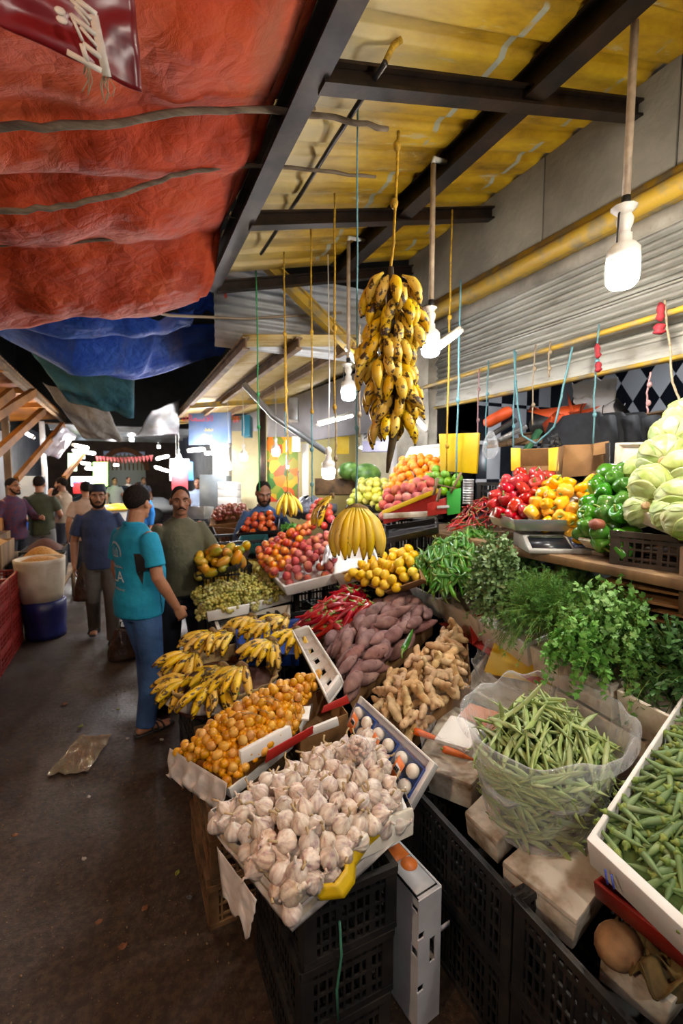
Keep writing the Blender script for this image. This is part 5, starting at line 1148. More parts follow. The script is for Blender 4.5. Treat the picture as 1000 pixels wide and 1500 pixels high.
# ------------------------------------------------------------------ herbs
def m_leaf(name, stops, rough=.5):
    t = Mt(name, rough); t.col(t.var(t.ramp(t.noise(14, None, 4, .6), stops), .01, .08, .08)); t.set('Subsurface Weight', .05); t.set('Subsurface Radius', (.004, .006, .002)); return t.m
m_purs = m_leaf('purslane_leaf', [(.3, '4a6e38'), (.55, '6e9156'), (.78, 'a3bd8c')], .4)
m_dill = m_leaf('dill_leaf', [(.3, '41702f'), (.6, '649442'), (.8, '9ab45a')])
m_pars = m_leaf('parsley_leaf', [(.3, '4a8036'), (.55, '6fa650'), (.78, 'a2c880')])
m_mint = m_leaf('mint_leaf', [(.3, '2a5522'), (.6, '447534'), (.8, '669848')])
def leaf(mb, p, d, n, L, w, kind):
    d = d.normalized(); x = d.cross(n).normalized(); n = x.cross(d)
    if kind == 'oval': prof = [(0, 0), (.3, .8), (.6, 1), (.85, .7), (1, .05)]
    elif kind == 'mint': prof = [(0, .1), (.25, .9), (.5, .95), (.8, .5), (1, .02)]
    if kind in ('oval', 'mint'):
        o = len(mb.v)
        for t, k in prof: c = p+d*(L*t)-n*(L*.15*t*t); mb.v += [c-x*(w*k)+n*(w*.25*k), c, c+x*(w*k)+n*(w*.25*k)]
        for i in range(len(prof)-1):
            a = o+3*i; mb.f += [(a, a+1, a+4, a+3), (a+1, a+2, a+5, a+4)]
    else:   # parsley: three toothed lobes
        for ang, k in ((-.8, .75), (0, 1), (.8, .75)):
            q = Quaternion(n, ang); e = q @ d; y = q @ x; o = len(mb.v); l = L*k
            pr = [(0, .05), (.3, .6), (.45, .3), (.65, .8), (.75, .35), (1, .1)]
            for t, ww in pr: c = p+e*(l*t)-n*(l*.2*t*t); mb.v += [c-y*(w*ww), c+y*(w*ww)]
            for i in range(len(pr)-1): a = o+2*i; mb.f.append((a, a+1, a+3, a+2))
def herb(lab, c, r, h, kind, m, ns, seed, lean=(0, 0, 0), droop=.6, name='herb_bunch', group=None):
    """bunch: stems fan out of a tied base and arch over; leaves all along"""
    rr = random.Random(seed); root = thing(name, lab, 'herbs', c, 0, group); fm, sm = MB(), MB(); ln = V(lean)
    for i in range(ns):
        a = rr.uniform(0, 2*PI); el = math.asin(rr.random()**.8); dirv = V((math.cos(a)*math.cos(el), math.sin(a)*math.cos(el), math.sin(el)))
        R_ = V((dirv.x*r[0], dirv.y*r[1], dirv.z*h))*rr.uniform(.72, 1.05); base = V((rr.gauss(0, .02), rr.gauss(0, .02), 0))+V((dirv.x*r[0]*.25, dirv.y*r[1]*.25, 0))
        tip = R_+ln*rr.uniform(.4, 1)-V((0, 0, droop*h*(1-dirv.z)**2*rr.uniform(.3, 1))); mid = base.lerp(tip, .55)+V((0, 0, h*.28*(1-dirv.z)))
        ps = [base*(1-t)**2+mid*(2*t*(1-t))+tip*t*t for t in (0, .2, .4, .6, .8, 1)]
        sm.tube(ps, [.0018, .0017, .0015, .0013, .0011, .0008], 4, cap=False)
        if kind == 'dill':
            for k in range(16):
                t = rr.uniform(.25, 1); j = min(4, int(t*5)); p = ps[j].lerp(ps[j+1], t*5-j); d0 = (ps[j+1]-ps[j]).normalized()
                for q in range(4):
                    d = (d0*.8+V((rr.gauss(0, .6), rr.gauss(0, .6), rr.gauss(0, .4)-.25))).normalized()*rr.uniform(.014, .034); x = d.cross(V((rr.gauss(0, 1), rr.gauss(0, 1), rr.gauss(0, 1)))).normalized()*.0007
                    o = len(fm.v); fm.v += [p-x, p+x, p+d*.6+x*.9-V((0, 0, .001)), p+d*.6-x*.9, p+d-V((0, 0, .004))]; fm.f += [(o, o+1, o+2, o+3), (o+3, o+2, o+4)]
        else:
            nl = {'oval': 15, 'pars': 11, 'mint': 14}[kind]
            for k in range(nl):
                t = 1-(k/nl)*.75; j = min(4, int(t*5)); p = ps[j].lerp(ps[j+1], t*5-j); d0 = (ps[j+1]-ps[j]).normalized(); out = (p-V((0, 0, h*.2))).normalized()
                d = (d0*.5+V((rr.gauss(0, .7), rr.gauss(0, .7), rr.gauss(0, .5)))+out*.4).normalized(); n = (out+V((rr.gauss(0, .45), rr.gauss(0, .45), rr.gauss(0, .45)))).normalized()
                if abs(d.dot(n)) > .95: continue
                if kind == 'oval': leaf(fm, p, d, n, rr.uniform(.018, .03), rr.uniform(.006, .0095), 'oval')
                elif kind == 'mint': leaf(fm, p, d, n, rr.uniform(.022, .038), rr.uniform(.006, .009), 'mint')
                else: leaf(fm, p, d, n, rr.uniform(.017, .029), rr.uniform(.0075, .0115), 'pars')
    fm.build('leaves', m, root); sm.build('stems', m_stem, root); return root
herb('bushy purslane bunch hanging over its foam box, beside the green chillies', at(728, 874, d=2.4), (.15, .16), .34, 'oval', m_purs, 380, 1, (-.05, -.02, 0), .7)
herb('purslane bunch lying behind the front one, toward the scale', at(752, 845, d=2.6), (.17, .16), .24, 'oval', m_purs, 110, 2, (.02, -.02, 0), .6)
herb('feathery dill bunch drooping over the front of its foam box', at(803, 902, d=2.15), (.2, .2), .27, 'dill', m_dill, 420, 3, (-.08, .02, -.05), .9)
herb('paler dill bunch at the back, beside the parsley', at(840, 872, d=2.3), (.16, .15), .2, 'dill', m_dill, 140, 4, (.02, 0, 0), .6)
herb('large flat-leaf parsley bunch spilling over the big foam box', at(893, 935, d=1.95), (.22, .22), .29, 'pars', m_pars, 320, 5, (-.06, 0, -.05), .9)
herb('parsley bunch hanging low at the left of the large one', at(850, 945, d=1.85), (.13, .13), .17, 'pars', m_pars, 120, 6, (-.06, -.02, -.08), 1.1)
herb('dark mint bunch at the right edge, above the okra', at(1005, 985, d=1.75), (.19, .2), .27, 'mint', m_mint, 260, 7, (-.06, 0, -.08), 1.1)
herb('green leafy bunch in the far crate by the tomatoes', at(425, 775, d=4.3), (.12, .1), .06, 'pars', m_pars, 40, 9)
# ------------------------------------------------------------------ lettuces
m_let1 = Mt('lettuce_leaf', .45)
_g = m_let1.n('LayerWeight'); _c = m_let1.ramp(m_let1.noise(9, m_let1.co(True), 5, .6), [(.3, '7f9a44'), (.5, 'aebb76'), (.7, 'cdd2a2')])
_w = m_let1.n('TexWave'); _w.inputs['Scale'].default_value = 9; _w.inputs['Distortion'].default_value = 6; m_let1.L.new(m_let1.co(True), _w.inputs['Vector'])
m_let1.col(m_let1.var(_c, .02, .08, .15)); m_let1.bump(_w.outputs['Fac'], .35, .006); m_let1.set('Subsurface Weight', .1)
m_cut = mat('lettuce_butt', 'c9a77c', S('9a7a55'), 30, .7)
def lettuce(i):
    rr = random.Random(i); r = .088*rr.uniform(.92, 1.08); o = MB().lathe([(.015, -.08*1), (.05, -.07), (.08, -.03), (r, .01), (.075, .055), (.04, .08), (.005, .085)], 24, rib=lambda a, t: 1+.03*math.sin(a*5+i)).build('lettuce_head', m_let1.m)
    for k in range(6):
        a0 = 2*PI*k/6+rr.uniform(-.2, .2); wd = rr.uniform(.85, 1.15); top = rr.uniform(.75, .98)
        def lf(s, t):
            a = a0+(s-.5)*2*wd*math.sin(PI*min(.92, .15+t*.8)); ph = -PI/2+.15+t*PI*.74*top; q = r*(1.04+.035*k/6+.09*t*t*abs(s-.5)*2+.02*math.sin(s*19+k)*t+.05*(s-.5)**2)
            return (q*math.cos(ph)*math.cos(a), q*math.cos(ph)*math.sin(a), q*math.sin(ph)*.98)
        MB().grid(lf, 18, 14).build('outer_leaf', m_let1.m, o, solid=.002)
    MB().lathe([(.012, -.097), (.021, -.096), (.023, -.086), (.016, -.08)], 14).build('stem_butt', m_cut, o)
    return o
LT = [(940, 748, 2.0, 'small round lettuce at the left front of the lettuce crate', .8), (958, 712, 2.0, 'lettuce with its cut stem facing out, left in the crate', 1.1), (972, 672, 2.05, 'lettuce with brown cut stem, second row of the stack', 1.1), (1000, 735, 1.85, 'lettuce at the right edge of the frame, front row', 1), (985, 752, 1.85, 'loose leafy lettuce at the front rim of the crate', .85), (1000, 762, 1.75, 'pale lettuce lying low at the front right of the crate', .8),
      (985, 638, 2.1, 'lettuce high on the stack showing its cut stem', 1), (1002, 690, 1.95, 'lettuce half out of the frame, third row', 1), (1005, 612, 2.1, 'topmost lettuce of the stack at the right edge', .95), (940, 690, 2.25, 'green outer-leafed lettuce behind, touching the green peppers', .9)]
for i, (u, v, d, lab, k) in enumerate(LT):
    o = lettuce(i+3); q = V((0, 0, -1)).rotation_difference((V((-.5, -.8, .1))+V((R.gauss(0, .35), R.gauss(0, .35), R.gauss(0, .35)))).normalized())
    o.matrix_world = M.Translation(at(u, v, d=d)) @ q.to_matrix().to_4x4() @ M.Scale(k, 4); tag(o, lab, 'lettuce', 'lettuces in the crate')
for i, (u, v, d) in enumerate(((1035, 745, 1.95), (1062, 705, 2.05), (1045, 662, 2.15), (1085, 745, 1.95), (1005, 660, 2.3), (1000, 705, 2.3), (1045, 700, 2.3), (1035, 640, 2.3))):
    o = lettuce(i+30); o.matrix_world = M.Translation(at(u, v, d=d)) @ Euler((i, i*2, 0)).to_matrix().to_4x4(); tag(o, 'lettuce at the back of the lettuce crate, behind the heads in front', 'lettuce', 'lettuces at the back of the crate')
# ------------------------------------------------------------------ orange terrace, sign board, shop interior
def zbox(*a): return QD(*a)
rb = thing('fruit_carton', 'red and green printed carton holding peaches and oranges', 'carton', at(630, 740, d=3.3))
slab('front_panel', '', '', QD((560, 752, 3.45), (640, 722, 3.12), (640, 748, 3.12), (562, 768, 3.45)), .008, m_cardr, parent=rb)
slab('yellow_trim', '', '', QD((560, 748, 3.43), (641, 715, 3.1), (641, 722, 3.1), (560, 755, 3.43)), .012, m_cardy, parent=rb)
slab('side_panel', '', '', QD((626, 738, 3.1), (655, 728, 3.05), (655, 752, 3.05), (626, 756, 3.1)), .01, m_cardr, parent=rb)
slab('green_panel', '', '', QD((654, 720, 3.04), (675, 715, 3.0), (674, 752, 3.0), (655, 755, 3.04)), .01, mat('green_print_card', '2f9a3a'), parent=rb)
slab('white_print', '', '', QD((640, 741, 3.06), (658, 740, 3.03), (658, 744, 3.03), (640, 745, 3.06)), .012, m_wcard, parent=rb)
for a, b in (((635, 725), (641, 700)), ((640, 735), (645, 715)), ((660, 722), (675, 692)), ((640, 710), (668, 716))):
    o = MB().bar(at(*a, d=3.02), at(*b, d=3.02), .02, .01).build('wooden_slat', m_wood, rb); o.location = -rb.location
slab('foam_strip', '', '', QD((562, 752, 3.4), (640, 748, 3.1), (640, 756, 3.1), (562, 760, 3.4)), .02, m_foamd, parent=rb)
quadbox('foam_tray', 'white foam tray tipped up behind the oranges', 'tray', QD((575, 700, 4.1), (662, 690, 3.7), (655, 648, 3.8), (600, 655, 4.2)), .05, .02, m_foam)
quadbox('black_tray', 'black tray under the red carton', 'tray', QD((560, 790, 3.3), (640, 772, 3.0), (640, 758, 3.15), (562, 770, 3.5)), .05, .015, m_black)
for i, (x, y) in enumerate(((2.1, 3.2), (1.95, 3.75), (2.3, 2.75))):
    for z in (0, .36, .72): crate(x, y, z, .5, .5, .36, .2, None, 'black crate in the stack under the oranges and apples', 'crates under the oranges')
quadbox('fruit_tray', 'low tray holding the yellow-green apples', 'tray', QD((506, 742, 4.0), (562, 740, 3.7), (578, 715, 3.85), (522, 715, 4.3)), .08, .015, m_black)
sg = thing('sign_board', 'bright yellow blank board beside the limes', 'board', at(673, 664, d=3.3))
slab('board', '', '', QD((644, 636, 3.4), (702, 634, 3.2), (698, 694, 3.2), (646, 690, 3.4)), .03, m_cardy, parent=sg)
tag(MB().grid(lambda s, t: V((.035*math.cos(2*PI*s), .035*math.sin(2*PI*s), .16*t))*(1+.06*math.sin(t*60)), 14, 40, wrap=True).build('wire_coil', m_gal, loc=None), 'grey coil of wire standing below the yellow board', 'coil').location = at(685, 738, d=3.05)
# interior of the shuttered shop: jackets on a rail, clutter, shelf
def jacket(u, v, d, lab):
    c = at(u, v, d=d); t = thing('jacket', lab, 'jacket', c)
    def f(s, t_): a = 2*PI*s; w = (.12+.1*min(1, t_*4))*(1+.06*math.sin(a*7)*t_); return (w*.5*math.cos(a)+.0, w*1.25*math.sin(a), -.6*t_)
    m = mat('black_cloth', '14151a', S('23262d'), 8, .8, bump=.3, bscale=20, bdist=.02)
    MB().grid(f, 36, 12, wrap=True).build('body', m, t); MB().tube([(0, .2, -.05), (-.03, .26, -.25), (-.06, .25, -.5)], [.06, .055, .045], 10).build('sleeve', m, t); MB().tube([(0, -.2, -.05), (-.03, -.26, -.25), (-.06, -.25, -.5)], [.06, .055, .045], 10).build('sleeve', m, t)
    MB().tube([(0, 0, 0), (0, 0, .05), (.02, 0, .08)], .004, 5).build('hanger', m_steel, t)
for u, lab in ((850, 'black jacket hanging in the shop, left of three'), (882, 'black jacket hanging in the shop, middle of three'), (912, 'black jacket hanging in the shop, right of three')): jacket(u, 607, 3.35, lab)
beam('shelf_beam', at(760, 640, d=4.2), at(1010, 600, d=3.4), .05, .05, m_wood, 'wooden rail inside the shop behind the peppers')
q4('white_curtain', [at(838, 560, d=3.5), at(905, 552, d=3.3), at(898, 612, d=3.3), at(842, 612, d=3.5)], .02, mat('white_mesh', 'b9b4b4', rough=.8), 'whitish mesh curtain inside the shop under the shutter', 'curtain')
q4('orange_bag', [at(808, 610, d=3.6), at(856, 606, d=3.4), at(852, 614, d=3.4), at(810, 618, d=3.6)], .02, mat('orange_plastic', 'd8531f'), 'orange plastic bag on the shop rail', 'bag')
o = MB().tube([at(716, 618, d=3.9), at(742, 604, d=3.8)], .05, 12, rnd=True).build('orange_bottle', MATS['orange_plastic'], loc=at(730, 610, d=3.85)); tag(o, 'orange plastic jug lying on the shop shelf', 'jug')
for i, (a, b, m, lab) in enumerate((((715, 640), (755, 615), m_black, 'dark tool leaning inside the shop'), ((730, 645), (770, 625), m_gal, 'grey bar leaning inside the shop'), ((745, 650), (775, 640), m_wood, 'wooden stick on the shop shelf'), ((770, 660), (790, 630), mat('green_plastic', '3f7a55'), 'green tool on the shop shelf'))):
    tag(MB().bar(at(*a, d=3.7), at(*b, d=3.7), .06, .04).build('shelf_tool', m, loc=at(*a, d=3.7), bevel=.008), lab, 'tool')
slab('clutter_shelf', 'dark shelf of clutter inside the shop', 'shelf', [at(710, 655, d=3.9), at(800, 645, d=3.6), at(800, 640, d=4.1), at(710, 648, d=4.4)], .03, m_wood)
tag(MB().ball((0, 0, 0), (.11, .11, .1), 14, 10).build('black_helmet', m_black), 'round dark bundle on the shop shelf', 'bundle').location = at(795, 622, d=3.8)
tag(MB().lathe([(.02, .1), (.055, .02), (.06, -.05), (.03, -.1)], 14).build('clear_bottle', m_bag), 'clear plastic bottle hanging in the shop', 'bottle').location = at(718, 652, d=3.4)
q4('black_bag', [at(806, 640, d=3.2), at(820, 640, d=3.2), at(825, 658, d=3.2), at(801, 658, d=3.2)], .01, m_black, 'small black bag hanging under the shutter', 'bag')
struct(MB().box((4.0, 0.9, 1.5), (.06, 1.9, .45)).build('trim_4', mat('pink_plaster', 'a98b7c', rough=.8)))
# ropes tied to the shutter rail
def sh_rope(u, v0, v1, m, lab, d0=None, extra=()):
    a = at(u, v0, x=lx-.02); b = V((a.x, a.y, at(u, v1, x=lx-.02).z)); rope([a, a.lerp(b, .5)+V((0, .01, 0)), b], .005, m, lab, knots=(.3, .75))
sh_rope(756, 515, 660, m_rb, 'teal rope end on the shutter rail above the red peppers'); sh_rope(784, 505, 622, m_rt2, 'tan rope end hanging on the shutter rail'); sh_rope(806, 500, 552, m_rt2, 'short pale cord on the shutter rail')
sh_rope(877, 475, 650, m_rb, 'teal cord hanging on the rail beside the red net bags'); sh_rope(952, 545, 605, m_rp, 'pink rope end hanging under the shutter'); sh_rope(715, 528, 690, m_rb, 'blue-green cord on the rail left of the shop opening'); sh_rope(702, 540, 640, m_rp, 'pink cord on the rail by the yellow board')
a_, b_ = at(753, 512, x=lx-.02), at(838, 508, x=lx-.02)
rope([a_, at(757, 590, x=lx-.03), at(765, 638, x=lx-.03), at(785, 650, x=lx-.03), at(812, 625, x=lx-.03), at(826, 560, x=lx-.03), b_], .007, m_rb, 'teal and pink rope looping in a bow below the shutter')
rope([at(972, 440, x=lx-.02), at(982, 520, x=lx-.04), at(984, 560, x=lx-.04), at(1002, 605, x=lx-.04)], .006, m_rt2, 'frayed tan rope hanging at the right end of the shutter')
m_net = mat('red_net', 'a01f2c', S('74141f'), 50, .7)
for (u, v0, v1, w, lab) in ((968, 443, 470, .02, 'red net bag tied at the right end of the rail'), (965, 474, 490, .03, 'crumpled red net bag below the rail at the right'), (875, 503, 525, .017, 'red net bag on the teal cord, upper'), (876, 530, 545, .02, 'red net bag on the teal cord, lower')):
    a, b = at(u, v0, x=lx-.04), at(u, v1, x=lx-.04); ps = [a.lerp(b, i/5)+V((0, R.uniform(-.006, .006), 0)) for i in range(6)]; tag(MB().tube(ps, [w*.4, w*.9, w, w*.7, w*1.1, w*.4], 9).build('net_bag', m_net, loc=a), lab, 'bag')
# long ropes from the roof bars
def rr_(u, vt, vb, d, m, lab, knots=(.5,), tuft=None, r=.006):
    b = at(u, vb, d=d); t = at(u, vt, d=d*1.0); t = V((b.x, b.y, max(b.z+.2, min(t.z, zr(b.x)-.05 if b.y < 3.9 else z2(b.x))))); rope([t, t.lerp(b, .5), b], r, m, lab, knots=knots, tuft=tuft)
rr_(380, 385, 720, 3.9, m_rg, 'green knotted rope hanging at the end of the roof', (.55, .7)); rr_(418, 320, 605, 3.6, m_ry, 'yellow rope hanging left of the bananas, first of three', (.5, .98)); rr_(457, 265, 608, 3.3, m_ry, 'yellow rope hanging left of the bananas, second of three', (.55, .98))
rr_(490, 208, 606, 2.9, m_ry, 'yellow rope hanging left of the bananas, third of three', (.6, .97)); rr_(418, 605, 640, 3.6, m_rb, 'pale teal cord end below the first yellow rope', ()); rr_(457, 608, 735, 3.3, m_rb, 'pale teal cord below the second yellow rope', (.4, .8)); rr_(492, 606, 700, 2.9, m_rt2, 'tan cord below the third yellow rope', (.7,))
rr_(654, 325, 690, 3.2, m_ry, 'yellow rope hanging beside the yellow board', (.4, .9)); rr_(668, 420, 700, 3.2, m_rb, 'blue-green cord beside the yellow board', (.6,)); rr_(526, 480, 640, 2.9, m_rt2, 'tan knotted rope left of the big banana cluster', (.8,), .05); rr_(460, 75, 150, 2.1, m_rt2, 'tangled brown cord dangling from the grey roof beam', (.2,), .03)
rr_(330, 395, 425, 3.8, mat('red_cord', 'b5351f'), 'scrap of red tarpaulin hanging at the beam end', (), .06, .012); rr_(437, 690, 740, 4.0, m_rp, 'pink cord hanging above the peaches', ())
a_ = at(575, 68, y=1.68); tag(MB().tube([at(562, 95, y=1.68), a_, at(588, 58, y=1.66)], .012, 7).build('rope_knot', m_ry, loc=a_), 'yellow rope knot on the nearest cross beam', 'rope')
# ------------------------------------------------------------------ people
m_skin = mat('skin_tan', '9a6a4e', S('b07d5e'), 6, .5, sss=.08, bump=.05, bscale=120)
m_skin2 = mat('skin_brown', '855840', S('9c6b50'), 6, .5, sss=.08, bump=.05, bscale=120)
m_hair = mat('dark_hair', '0d0a09', S('2b231e'), 120, .95, bump=1, bscale=220, bdist=.004, spec=.15)
m_eye = mat('eye_white', 'a89e95', rough=.4); m_iris = mat('iris_dark', '1a0f0a', rough=.15); m_lip = mat('lip', '8a5348', rough=.5)
def cloth(name, a, b, bump=.35, scale=5): return mat(name, a, S(b), scale, .85, bump=bump, bscale=9, bdist=.035)
def ell(mb, rings, n=20):
    """rings: (x,y,z,rx,ry) -> closed loft"""
    o = len(mb.v)
    for x, y, z, rx, ry in rings:
        for j in range(n): a = 2*PI*j/n; mb.v.append(V((x+rx*math.cos(a), y+ry*math.sin(a), z)))
    k = len(rings)
    for i in range(k-1):
        for j in range(n): a, b = o+i*n+j, o+i*n+(j+1) % n; mb.f.append((a, b, b+n, a+n))
    mb.f.append(tuple(o+j for j in reversed(range(n)))); mb.f.append(tuple(o+(k-1)*n+j for j in range(n)))
def hand(mb, w, d, palm_n, curl=.5, side=1):
    """w wrist, d direction of the hand, palm_n palm normal, side: thumb side vector sign"""
    d = d.normalized(); n = (palm_n-d*palm_n.dot(d)).normalized(); x = d.cross(n)*side
    k = w+d*.085
    mb.tube([w-d*.01, w+d*.025, w+d*.06, k], [(.021, .026), (.022, .036), (.016, .041), (.012, .040)], 12, fdir=n, rnd=True)
    for i, (off, L, r) in enumerate(((.030, .070, .0088), (.0105, .078, .0092), (-.010, .072, .0088), (-.029, .057, .0078))):
        p = k-d*.01+x*off; a = curl*(.8+.12*i); ps = [p]; dd = d.copy()
        for s, f in ((.42, .5), (.32, 1.0), (.26, .8)):
            dd = (dd*math.cos(a*f)+n*math.sin(a*f)).normalized(); dd = dd; ps.append(ps[-1]+dd*L*s)
        mb.tube(ps, [r, r*.98, r*.9, r*.75], 8, rnd=True)
    p = w+d*.025+x*.03; mb.tube([p, p+(d*.6+x*.55+n*.3).normalized()*.035, p+(d*.6+x*.55+n*.3).normalized()*.035+(d*.85+x*.1+n*.4).normalized()*.03], [.013, .0105, .0085], 8, rnd=True)
def person(lab, loc, face, height=1.75, shirt=None, pants=None, skin=None, sleeve=.62, arms=None, legs=None, head=(0, 0), belly=0, hair=True, beard=0, vox=.0065, cap=None, shoe=None, bald=0, trunk=0, wide=1.0, fem=0, group=None):
    """local space faces +Y. arms: {side:(elbow,wrist)} legs: {side:(knee,ankle)}; side +1 = his right (+X)"""
    sk = skin or m_skin; k = height/1.75
    root = thing('person', lab, 'person', loc, math.atan2(-face[0], face[1]), group); root.scale = (k, k, k)
    arms = arms or {}; legs = legs or {}
    A = {s: arms.get(s, (V((s*.25, -.02, 1.14)), V((s*.27, .06, .90)))) for s in (1, -1)}
    Lg = {s: legs.get(s, (V((s*.11, .02, .50)), V((s*.12, -.03, .085)))) for s in (1, -1)}
    hy, hp = head; hc = V((0, .025, 1.625)); hr = Euler((hp, 0, hy)).to_matrix()
    def Hp(x, y, z): return hc + hr @ V((x, y, z))
    mb = MB(); b = belly
    ell(mb, [(0, 0, .86, .13, .10), (0, 0, .95, .155, .11), (0, .01+b*.3, 1.06, .142*wide, .10+b*.5), (0, .01+b*.3, 1.16, .148*wide, .105+b*.5), (0, .0, 1.3, .17*wide, .11), (0, -.01, 1.38, .17*wide, .1), (0, -.01, 1.44, .12, .07), (0, -.005, 1.48, .06, .06)])
    mb.tube([V((0, -.012, 1.42)), V((0, 0, 1.5)), Hp(0, -.012, -.05)], [.065, .056, .058], 14)
    # head
    mb.ball(Hp(0, -.015, .035), (.076, .096, .088), 20, 14, hr); mb.ball(Hp(0, .012, -.035), (.064, .078, .078), 18, 12, hr); mb.ball(Hp(0, .052, -.092), (.036, .034, .024), 12, 8, hr)
    mb.tube([Hp(0, .086, .018), Hp(0, .098, -.008), Hp(0, .112, -.030)], [.009, .011, .015], 8, rnd=True); mb.ball(Hp(0, .1, -.036), (.019, .012, .010), 10, 6, hr)
    mb.tube([Hp(-.05, .068, .026), Hp(-.022, .087, .027), Hp(.022, .087, .027), Hp(.05, .068, .026)], [.009, .011, .011, .009], 8, rnd=True)
    for s in (1, -1):
        mb.ball(Hp(s*.045, .06, -.022), (.022, .022, .018), 10, 7, hr); mb.ball(Hp(s*.078, -.012, -.005), (.012, .021, .033), 10, 8, hr)
    mb.tube([Hp(-.025, .083, -.064), Hp(0, .091, -.062), Hp(.025, .083, -.064)], [.006, .0085, .006], 8, rnd=True); mb.tube([Hp(-.02, .082, -.073), Hp(0, .088, -.074), Hp(.02, .082, -.073)], [.006, .008, .006], 8, rnd=True)
    SH = {s: V((s*.175*wide, -.01, 1.405)) for s in (1, -1)}
    for s in (1, -1):
        e, w = A[s]; sh = SH[s]; d = (w-e).normalized()
        mb.tube([sh, sh.lerp(e, .35), e, e.lerp(w, .3), w], [.044, .046, .041, .041, .029], 12, rnd=True)
        pn = V((-s, 0, 0)) if abs(d.x) < .8 else V((0, 0, -1)); pn = pn if arms.get('palm'+str(s)) is None else arms['palm'+str(s)]
        hd = arms.get('hand'+str(s), d); hand(mb, w, hd, pn, arms.get('curl'+str(s), .45), 1 if (hd.cross(pn)).y > 0 else -1)
        kn, an = Lg[s]; hipp = V((s*.09, 0, .92))
        mb.tube([hipp, hipp.lerp(kn, .5), kn, kn.lerp(an, .35), an], [.088, .075, .054, .052, .036], 12)
        fd = V((s*.12, 1, 0)).normalized(); mb.tube([an+V((0, 0, -.005)), an-fd*.035+V((0, 0, -.045)), ], [.035, .03], 10, rnd=True)
        f0 = an+V((0, 0, -.05)); mb.tube([f0-fd*.045, f0+fd*.03+V((0, 0, .008)), f0+fd*.10-V((0, 0, .008)), f0+fd*.155-V((0, 0, .014))], [(.026, .03), (.030, .036), (.021, .043), (.014, .040)], 12, fdir=(0, 0, 1), rnd=True)
        if vox < .008:
            for i in range(5): q = f0+fd*(.165-.012*i)+V((-s*(.032-.016*i), 0, -.018)); mb.tube([q-fd*.03, q+fd*.02], .0095 if i else .0125, 7, rnd=True)
    body = mb.build('body', sk, root); remesh(body, vox, 4)
    # eyes, brows, lips
    for s in (1, -1):
        e = MB().ball(Hp(s*.031, .0705, .002), (.0115, .0095, .0062), 10, 8, hr).build('eye', m_eye, root); MB().ball(Hp(s*.031, .0785, .002), (.0052, .0035, .0055), 8, 6, hr).build('iris', m_iris, e)
        MB().tube([Hp(s*.014, .096, .024), Hp(s*.032, .092, .031), Hp(s*.053, .073, .026)], [.0035, .0052, .003], 6).build('eyebrow', m_hair, root)
    MB().tube([Hp(-.024, .087, -.069), Hp(0, .0965, -.068), Hp(.024, .087, -.069)], [.003, .0055, .003], 6).build('lips', m_lip, root)
    if hair:
        def hf(s, t):
            a = 2*PI*s; fr = (math.sin(a)+1)/2   # 1 at front
            lim = lerp(2.35, .86-bald, fr**1.6)+.07*noise.noise((math.cos(a)*9, math.sin(a)*9, 2)); sd = abs(math.cos(a))**6; lim = lerp(lim, 1.95, sd*.8); th = t*lim; tk = lerp(1.012, .975, t**3)+.02*noise.noise((math.cos(a)*6, math.sin(a)*6, th*6))
            return Hp(.078*tk*math.sin(th)*math.cos(a), -.016+.099*tk*math.sin(th)*math.sin(a), .036+.092*tk*math.cos(th))
        MB().grid(hf, 40, 14, wrap=True).build('hair', m_hair, root, solid=.004)
    if beard:
        if beard > 1: MB().tube([Hp(-.07, .015, -.02), Hp(-.062, .045, -.07), Hp(-.035, .075, -.1), Hp(0, .09, -.108), Hp(.035, .075, -.1), Hp(.062, .045, -.07), Hp(.07, .015, -.02)], [.007, .012, .015, .017, .015, .012, .007], 8).build('beard', m_hair, root)
        MB().tube([Hp(-.032, .083, -.066), Hp(-.014, .099, -.052), Hp(0, .102, -.05), Hp(.014, .099, -.052), Hp(.032, .083, -.066)], [.0035, .0065, .006, .0065, .0035], 7).build('moustache', m_hair, root)
    if cap: MB().lathe([(.004, .155), (.07, .153), (.079, .145), (.083, .09), (.084, .07)], 28, m=M.Translation(hc) @ hr.to_4x4() @ M.Translation((0, -.014, -.012)) @ M.Diagonal((1, 1.2, 1, 1))).build('cap', cap, root)
    # shirt
    mb = MB(); t = .02
    zb = .84 if not trunk else .9
    ell(mb, [(0, .0, zb, .182*wide, .138+b*.25), (0, .005, .95, .18*wide, .138+b*.5), (0, .01+b*.3, 1.06, .17*wide, .128+b*.62), (0, .01+b*.3, 1.16, .174*wide, .132+b*.58), (0, 0, 1.3, .192*wide, .135), (0, -.01, 1.39, .19*wide, .12), (0, -.012, 1.45, .125*wide, .085), (0, -.01, 1.485, .073, .07)], 28)
    for s in (1, -1):
        e, w = A[s]; sh = SH[s]; f = sleeve
        p = [sh+V((-s*.07, 0, -.03)), sh+V((-s*.005, 0, -.012)), sh.lerp(e, min(1, f)*.5), sh.lerp(e, min(1, f))]; rd = [.05, .068, .07, .07]
        if f > 1: p += [e.lerp(w, .15), e.lerp(w, min(.97, f-1))]; rd = [.05, .064, .062, .055, .053, .042]
        mb.tube(p, rd, 16)
    shm = mb.build('shirt', shirt, root); remesh(shm, max(.009, vox), 5)
    mb = MB().tube([Hp(0, 0, 0)*0+V((.062*math.cos(a), -.012+.066*math.sin(a), 1.487+.012*math.cos(a*1)*0-.022*max(0, math.sin(a)))) for a in [i*2*PI/24-PI/2 for i in range(25)]], [(.008, .017)]*25, 8, fdir=(1, 0, 0)); mb.build('collar', shirt, root)
    # trousers
    mb = MB(); ell(mb, [(0, 0, .82, .165, .125), (0, 0, .9, .168, .128), (0, .0, 1.0, .158, .122+b*.3)], 24)
